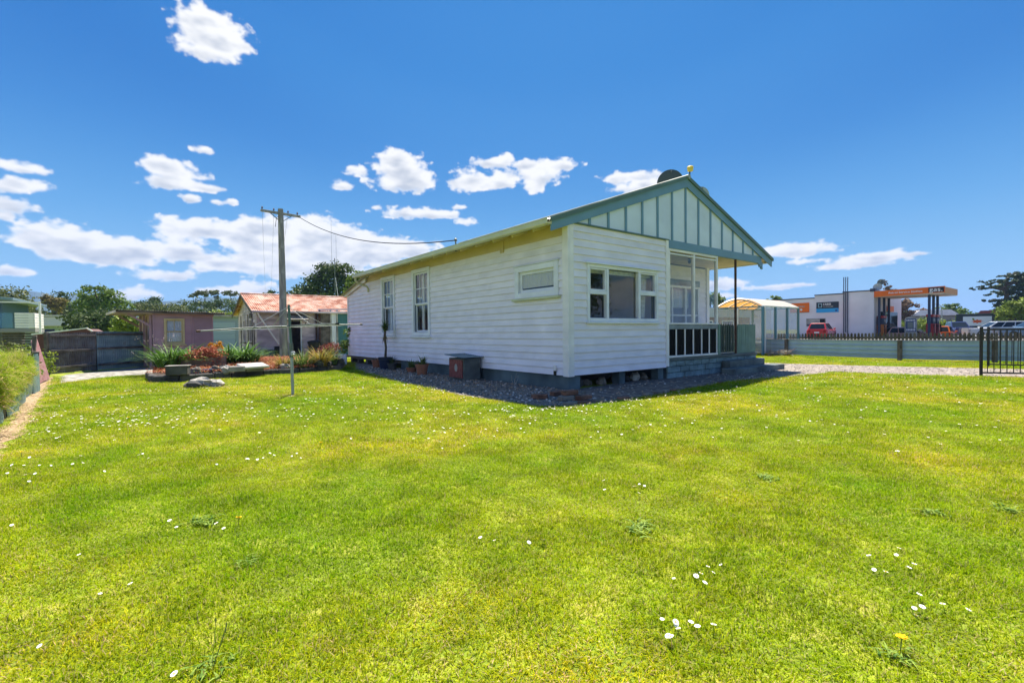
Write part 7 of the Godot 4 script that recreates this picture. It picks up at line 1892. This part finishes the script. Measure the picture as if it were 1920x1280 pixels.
	mb = MB.new(); mb.prism(PackedVector2Array([Vector2(-3.4, 2.6), Vector2(3.4, 2.6), Vector2(2.6, 3.6), Vector2(-2.6, 3.6)]), -4.4, 0.4); part(pb, "roof", mb, mat(C(0.20, 0.05, 0.05), 0.8))

func build_right_fences(g: RandomNumberGenerator) -> void:
	var mb: MB
	g.seed = 23
	# low fence of horizontal iron sheets between timber posts
	var t := thing("iron_fence", "low blue grey fence of horizontal iron sheets beside the drive", "fence", P(12.97, 22.45))
	var path := [[12.2, 27.5], [12.97, 22.45], [13.92, 20.41], [14.91, 18.32], [16.0, 17.35], [16.95, 16.75], [18.6, 15.5], [21.0, 13.6]]
	var prof := []
	for i in 4:
		var y := 0.07 + i * 0.175
		prof.append_array([Vector2(0.0, y), Vector2(0.0, y + 0.125), Vector2(0.032, y + 0.135), Vector2(0.032, y + 0.152), Vector2(0.0, y + 0.17)])
	for i in path.size() - 1:
		var a := P(path[i][0], path[i][1]) - t.position; var b := P(path[i + 1][0], path[i + 1][1]) - t.position
		var out := (b - a).cross(Vector3.UP).normalized()
		if out.z < 0: out = -out
		mb = MB.new()
		for k in prof.size() - 1:
			var p: Vector2 = prof[k]; var q: Vector2 = prof[k + 1]
			mb.quad(a + out * p.x + Vector3.UP * p.y, b + out * p.x + Vector3.UP * p.y, b + out * q.x + Vector3.UP * q.y, a + out * q.x + Vector3.UP * q.y)
		part(t, "iron_sheet", mb, M.fence_iron)
		mb = MB.new(); mb.bar(a + Vector3.UP * 0.775, b + Vector3.UP * 0.775, 0.05, 0.025, 0.004); part(t, "capping", mb, M.concrete_pale)
		if i in [1, 3, 5]:
			mb = MB.new(); mb.span(a + out * 0.09 + Vector3(-0.06, -0.05, -0.06), a + out * 0.09 + Vector3(0.06, 0.80, 0.06), 0.01); part(t, "post", mb, M.old_timber)
	# brush pile
	t = thing("brush_pile", "heap of dry brown cuttings against the iron fence post", "brush pile", P(12.35, 22.2))
	for i in 60:
		mb = MB.new()
		var an := g.randf() * TAU; var c := Vector3(g.randfn() * 0.3, g.randf_range(0.03, 0.28), g.randfn() * 0.22)
		var dir := Vector3(cos(an), g.randf_range(-0.3, 0.5), sin(an)) * g.randf_range(0.15, 0.35)
		mb.tube([c - dir, c + Vector3(0, 0.03, 0), c + dir], [0.006, 0.01, 0.004], 4, false)
		part(t, "twig", mb, [M.brick, M.rock_mid, M.rock_pale][i % 3])
	# dark paling fence of the forecourt
	t = thing("paling_fence", "dark paling fence with pale gaps in front of the station", "fence", P(15.5, 25.0))
	var A := P(14.6, 26.2) - t.position; var B := P(24.5, 17.6) - t.position
	var cnt := 92
	var out2 := (B - A).cross(Vector3.UP).normalized()
	var pm := MB.new(); pm.prism(PackedVector2Array([Vector2(0, 0), Vector2(0.095, 0), Vector2(0.095, 0.95), Vector2(0.07, 1.0), Vector2(0.025, 1.0), Vector2(0, 0.95)]), 0, 0.02)
	var pmesh := pm.mesh()
	var ang := atan2(-(B - A).z, (B - A).x)
	for i in cnt:
		var o := part(t, "paling", pmesh, M.old_timber if g.randf() < 0.55 else M.bark)
		o.position = A.lerp(B, float(i) / cnt) + Vector3.UP * g.randf_range(0.0, 0.03); o.rotation.y = ang
	for y in [0.3, 0.8]:
		mb = MB.new(); mb.bar(A + Vector3.UP * y - out2 * 0.04, B + Vector3.UP * y - out2 * 0.04, 0.04, 0.08); part(t, "rail", mb, M.bark)
	t = thing("white_picket_fence", "short white picket fence behind the black pool fence", "fence", P(21.4, 19.8))
	var C0 := Vector3.ZERO; var D0 := P(24.8, 16.8) - t.position
	for i in 30:
		var o := part(t, "picket", pmesh, M.white); o.position = C0.lerp(D0, i / 30.0) + Vector3(-0.2, -0.02, 0.2); o.rotation.y = ang
	mb = MB.new(); mb.bar(C0 + Vector3(-0.22, 0.6, 0.18), D0 + Vector3(-0.22, 0.6, 0.18), 0.04, 0.08); part(t, "rail", mb, M.white)
	# black tubular pool fence
	var runs := [[12.0, 12.19, 14.8, 11.05, "black tubular steel fence panel nearest the lawn"], [14.94, 14.95, 17.3, 12.6, "black tubular steel fence panel standing behind the nearer one"]]
	for q in runs:
		t = thing("pool_fence", q[4], "fence", P(q[0], q[1]), 0.0, "black pool fence panels")
		var e := P(q[2], q[3]) - t.position
		var l := e.length(); var n := int(l / 0.125)
		for y in [0.09, 1.19]:
			mb = MB.new(); mb.bar(Vector3.UP * y, e + Vector3.UP * y, 0.03, 0.04, 0.004); part(t, "rail", mb, M.black)
		for i in range(1, n):
			mb = MB.new(); mb.tube([e * (float(i) / n) + Vector3.UP * 0.10, e * (float(i) / n) + Vector3.UP * 1.18], [0.010, 0.010], 8); part(t, "bar", mb, M.black)
		for p in [Vector3.ZERO, e]:
			mb = MB.new(); mb.span(p + Vector3(-0.026, -0.05, -0.026), p + Vector3(0.026, 1.26, 0.026), 0.004); part(t, "post", mb, M.black)

func build_shelter() -> void:
	var mb: MB
	var t := thing("glazed_shelter", "clear walled shelter with curved amber roof behind the iron fence", "shelter", P(12.1, 23.0), YAW)
	var blue := mat(C(0.08, 0.20, 0.29), 0.4)
	var W := 2.4; var LN := 4.0
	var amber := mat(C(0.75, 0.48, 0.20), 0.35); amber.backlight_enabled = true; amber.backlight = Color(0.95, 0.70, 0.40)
	var pale := mat(C(0.80, 0.80, 0.78), 0.3); pale.backlight_enabled = true; pale.backlight = Color(1, 1, 1)  # added white outer skin: sun glare on the amber roof, put into colour
	var clear := glass(0.32, C(0.34, 0.36, 0.40))
	var arc := func(f: float) -> Vector3: return Vector3(0, 2.42 + 0.42 * sin(PI * f), -W * f)
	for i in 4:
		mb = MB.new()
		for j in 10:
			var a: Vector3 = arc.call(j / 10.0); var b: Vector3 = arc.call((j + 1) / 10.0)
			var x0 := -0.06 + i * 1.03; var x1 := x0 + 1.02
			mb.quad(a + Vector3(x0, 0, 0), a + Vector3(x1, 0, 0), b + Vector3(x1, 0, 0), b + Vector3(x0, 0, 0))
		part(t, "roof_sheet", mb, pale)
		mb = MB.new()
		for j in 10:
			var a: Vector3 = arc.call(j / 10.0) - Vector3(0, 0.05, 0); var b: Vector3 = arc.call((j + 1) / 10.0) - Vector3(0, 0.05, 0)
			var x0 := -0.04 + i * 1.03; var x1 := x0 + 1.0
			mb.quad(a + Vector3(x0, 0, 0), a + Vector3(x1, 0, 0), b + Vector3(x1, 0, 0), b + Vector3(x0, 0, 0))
		part(t, "amber_sheet", mb, amber)  # the amber roof itself, under the added white skin
	for x in [-0.04, 1.0, 2.0, 3.0, 4.02]:
		var pts := []; var rr := []
		for j in 13: pts.append(arc.call(j / 12.0) + Vector3(x, -0.09, 0)); rr.append(0.022)
		mb = MB.new(); mb.tube(pts, rr, 6); part(t, "roof_hoop", mb, blue)
	for z in [0.0, -W]:
		mb = MB.new(); mb.span(Vector3(-0.06, 2.36, z - 0.03), Vector3(LN + 0.06, 2.42, z + 0.03), 0.004); part(t, "eave_beam", mb, M.white if z == 0.0 else blue)
	for x in [0.0, LN]:
		mb = MB.new(); mb.span(Vector3(x - 0.03, 2.34, -W), Vector3(x + 0.03, 2.40, -0.031), 0.004); part(t, "end_beam", mb, blue)
		mb = MB.new(); mb.span(Vector3(x - 0.02, 0.62, -W), Vector3(x + 0.02, 0.68, -0.031), 0.004); part(t, "low_rail", mb, M.white)
	for q in [[0.0, 0.0], [0.0, -W], [0.0, -W * 0.55], [LN, 0.0], [LN, -W], [1.33, 0.0], [2.66, 0.0]]:
		mb = MB.new(); mb.span(Vector3(q[0] - 0.05, 0, q[1] - 0.05), Vector3(q[0] + 0.05, 2.36, q[1] + 0.05), 0.005); part(t, "post", mb, blue)
	for q in [[0.07, 0.06], [-0.02, -W * 0.55 + 0.09]]:
		mb = MB.new(); mb.span(Vector3(q[0], 0.1, q[1] - 0.03), Vector3(q[0] + 0.06, 2.34, q[1] + 0.03), 0.004); part(t, "white_jamb", mb, M.white)
	for i in 3:
		mb = MB.new(); mb.quad(Vector3(0.05 + i * 1.33, 0.1, 0.0), Vector3(1.28 + i * 1.33, 0.1, 0.0), Vector3(1.28 + i * 1.33, 2.35, 0.0), Vector3(0.05 + i * 1.33, 2.35, 0.0)); part(t, "wall_panel", mb, clear)
		mb = MB.new(); mb.quad(Vector3(0.05 + i * 1.33, 0.1, -W), Vector3(1.28 + i * 1.33, 0.1, -W), Vector3(1.28 + i * 1.33, 2.35, -W), Vector3(0.05 + i * 1.33, 2.35, -W)); part(t, "wall_panel", mb, clear)
	for q in [[-0.05, -W * 0.55 + 0.05], [-W * 0.55 - 0.05, -W + 0.05]]:
		for x in [0.0, LN]:
			mb = MB.new(); mb.quad(Vector3(x, 0.1, q[1]), Vector3(x, 0.1, q[0]), Vector3(x, 2.33, q[0]), Vector3(x, 2.33, q[1])); part(t, "wall_panel", mb, clear)
	# a bench and boxes inside
	t = thing("garden_bench", "dark wooden bench inside the glazed shelter", "bench", P(12.1, 23.0) + Basis(Vector3.UP, YAW) * Vector3(1.4, 0, -1.2), YAW)
	for i in 3:
		mb = MB.new(); mb.span(Vector3(-0.7, 0.43, -0.25 + i * 0.16), Vector3(0.7, 0.46, -0.11 + i * 0.16), 0.004); part(t, "seat_slat", mb, M.bark)
		mb = MB.new(); mb.span(Vector3(-0.7, 0.6 + i * 0.13, -0.30), Vector3(0.7, 0.70 + i * 0.13, -0.27), 0.004); part(t, "back_slat", mb, M.bark)
	for x in [-0.6, 0.6]:
		for z in [-0.28, 0.18]:
			mb = MB.new(); mb.span(Vector3(x - 0.03, 0, z - 0.03), Vector3(x + 0.03, 0.98 if z < 0 else 0.43, z + 0.03), 0.004); part(t, "leg", mb, M.bark)
	# brick house seen through it
	t = thing("brick_house", "tan brick house wall seen through the glazed shelter", "house", P(15.5, 33.0), 0.5)
	mb = MB.new(); mb.span(Vector3(-5, 0, -5), Vector3(1.5, 2.1, 0)); part(t, "wall", mb, mat(C(0.42, 0.24, 0.14), 0.9, noise_tex(9, 0.12, 0.7, 1.0, 3), 0.4))
	mb = MB.new(); mb.prism(PackedVector2Array([Vector2(-5.4, 2.1), Vector2(1.9, 2.1), Vector2(0.8, 2.7), Vector2(-4.2, 2.7)]), -5.3, 0.4); part(t, "roof", mb, mat(C(0.45, 0.45, 0.44), 0.7))
	for x in [-3.6, -1.5]:
		var w := node_part(t, "window", Vector3(x, 0.9, 0.0))
		part(w, "frame", ring(1.2, 1.0, 0.07, 0.0, 0.05), M.white)
		mb = MB.new(); mb.span(Vector3(0.07, 0.07, 0.003), Vector3(1.13, 0.93, 0.02)); part(w, "pane", mb, M.car_glass)

# ---------------------------------------------------------------- build
func _ready() -> void:
	var cam := Camera3D.new()
	cam.name = "camera"
	cam.position = Vector3(0, 1.25, 0)
	cam.rotation = Vector3(-0.0194, 0, -0.0105)
	cam.fov = rad_to_deg(2.0 * atan(640.0 / 895.0))
	cam.near = 0.05; cam.far = 6000.0
	add_child(cam); cam.current = true
	var exposure := 2.5
	var env := Environment.new()
	env.background_mode = Environment.BG_SKY
	env.sky = Sky.new()
	env.sky.sky_material = build_sky(exposure)
	env.tonemap_mode = Environment.TONE_MAPPER_LINEAR
	env.tonemap_exposure = exposure
	env.fog_enabled = true; env.fog_density = 0.00026; env.fog_light_color = Color(0.62, 0.76, 1.0)
	env.sdfgi_enabled = true; env.ssao_enabled = true; env.ssil_enabled = true
	var we := WorldEnvironment.new(); we.name = "world_environment"; we.environment = env
	add_child(we)
	var sun := DirectionalLight3D.new(); sun.name = "sun"
	sun.light_energy = 1.6; sun.light_color = Color(1.0, 0.965, 0.90); sun.light_angular_distance = 0.53; sun.shadow_enabled = true
	add_child(sun)
	sun.basis = Basis.looking_at(Vector3(-0.057, -1.0, 0.549).normalized(), Vector3.FORWARD)
	rng.seed = 2024
	make_materials()
	build_ground()
	build_house()
	build_yard()
	var g := RandomNumberGenerator.new()
	build_right_fences(g)
	build_shelter()
	build_station()
	build_trees()
	build_flowers()
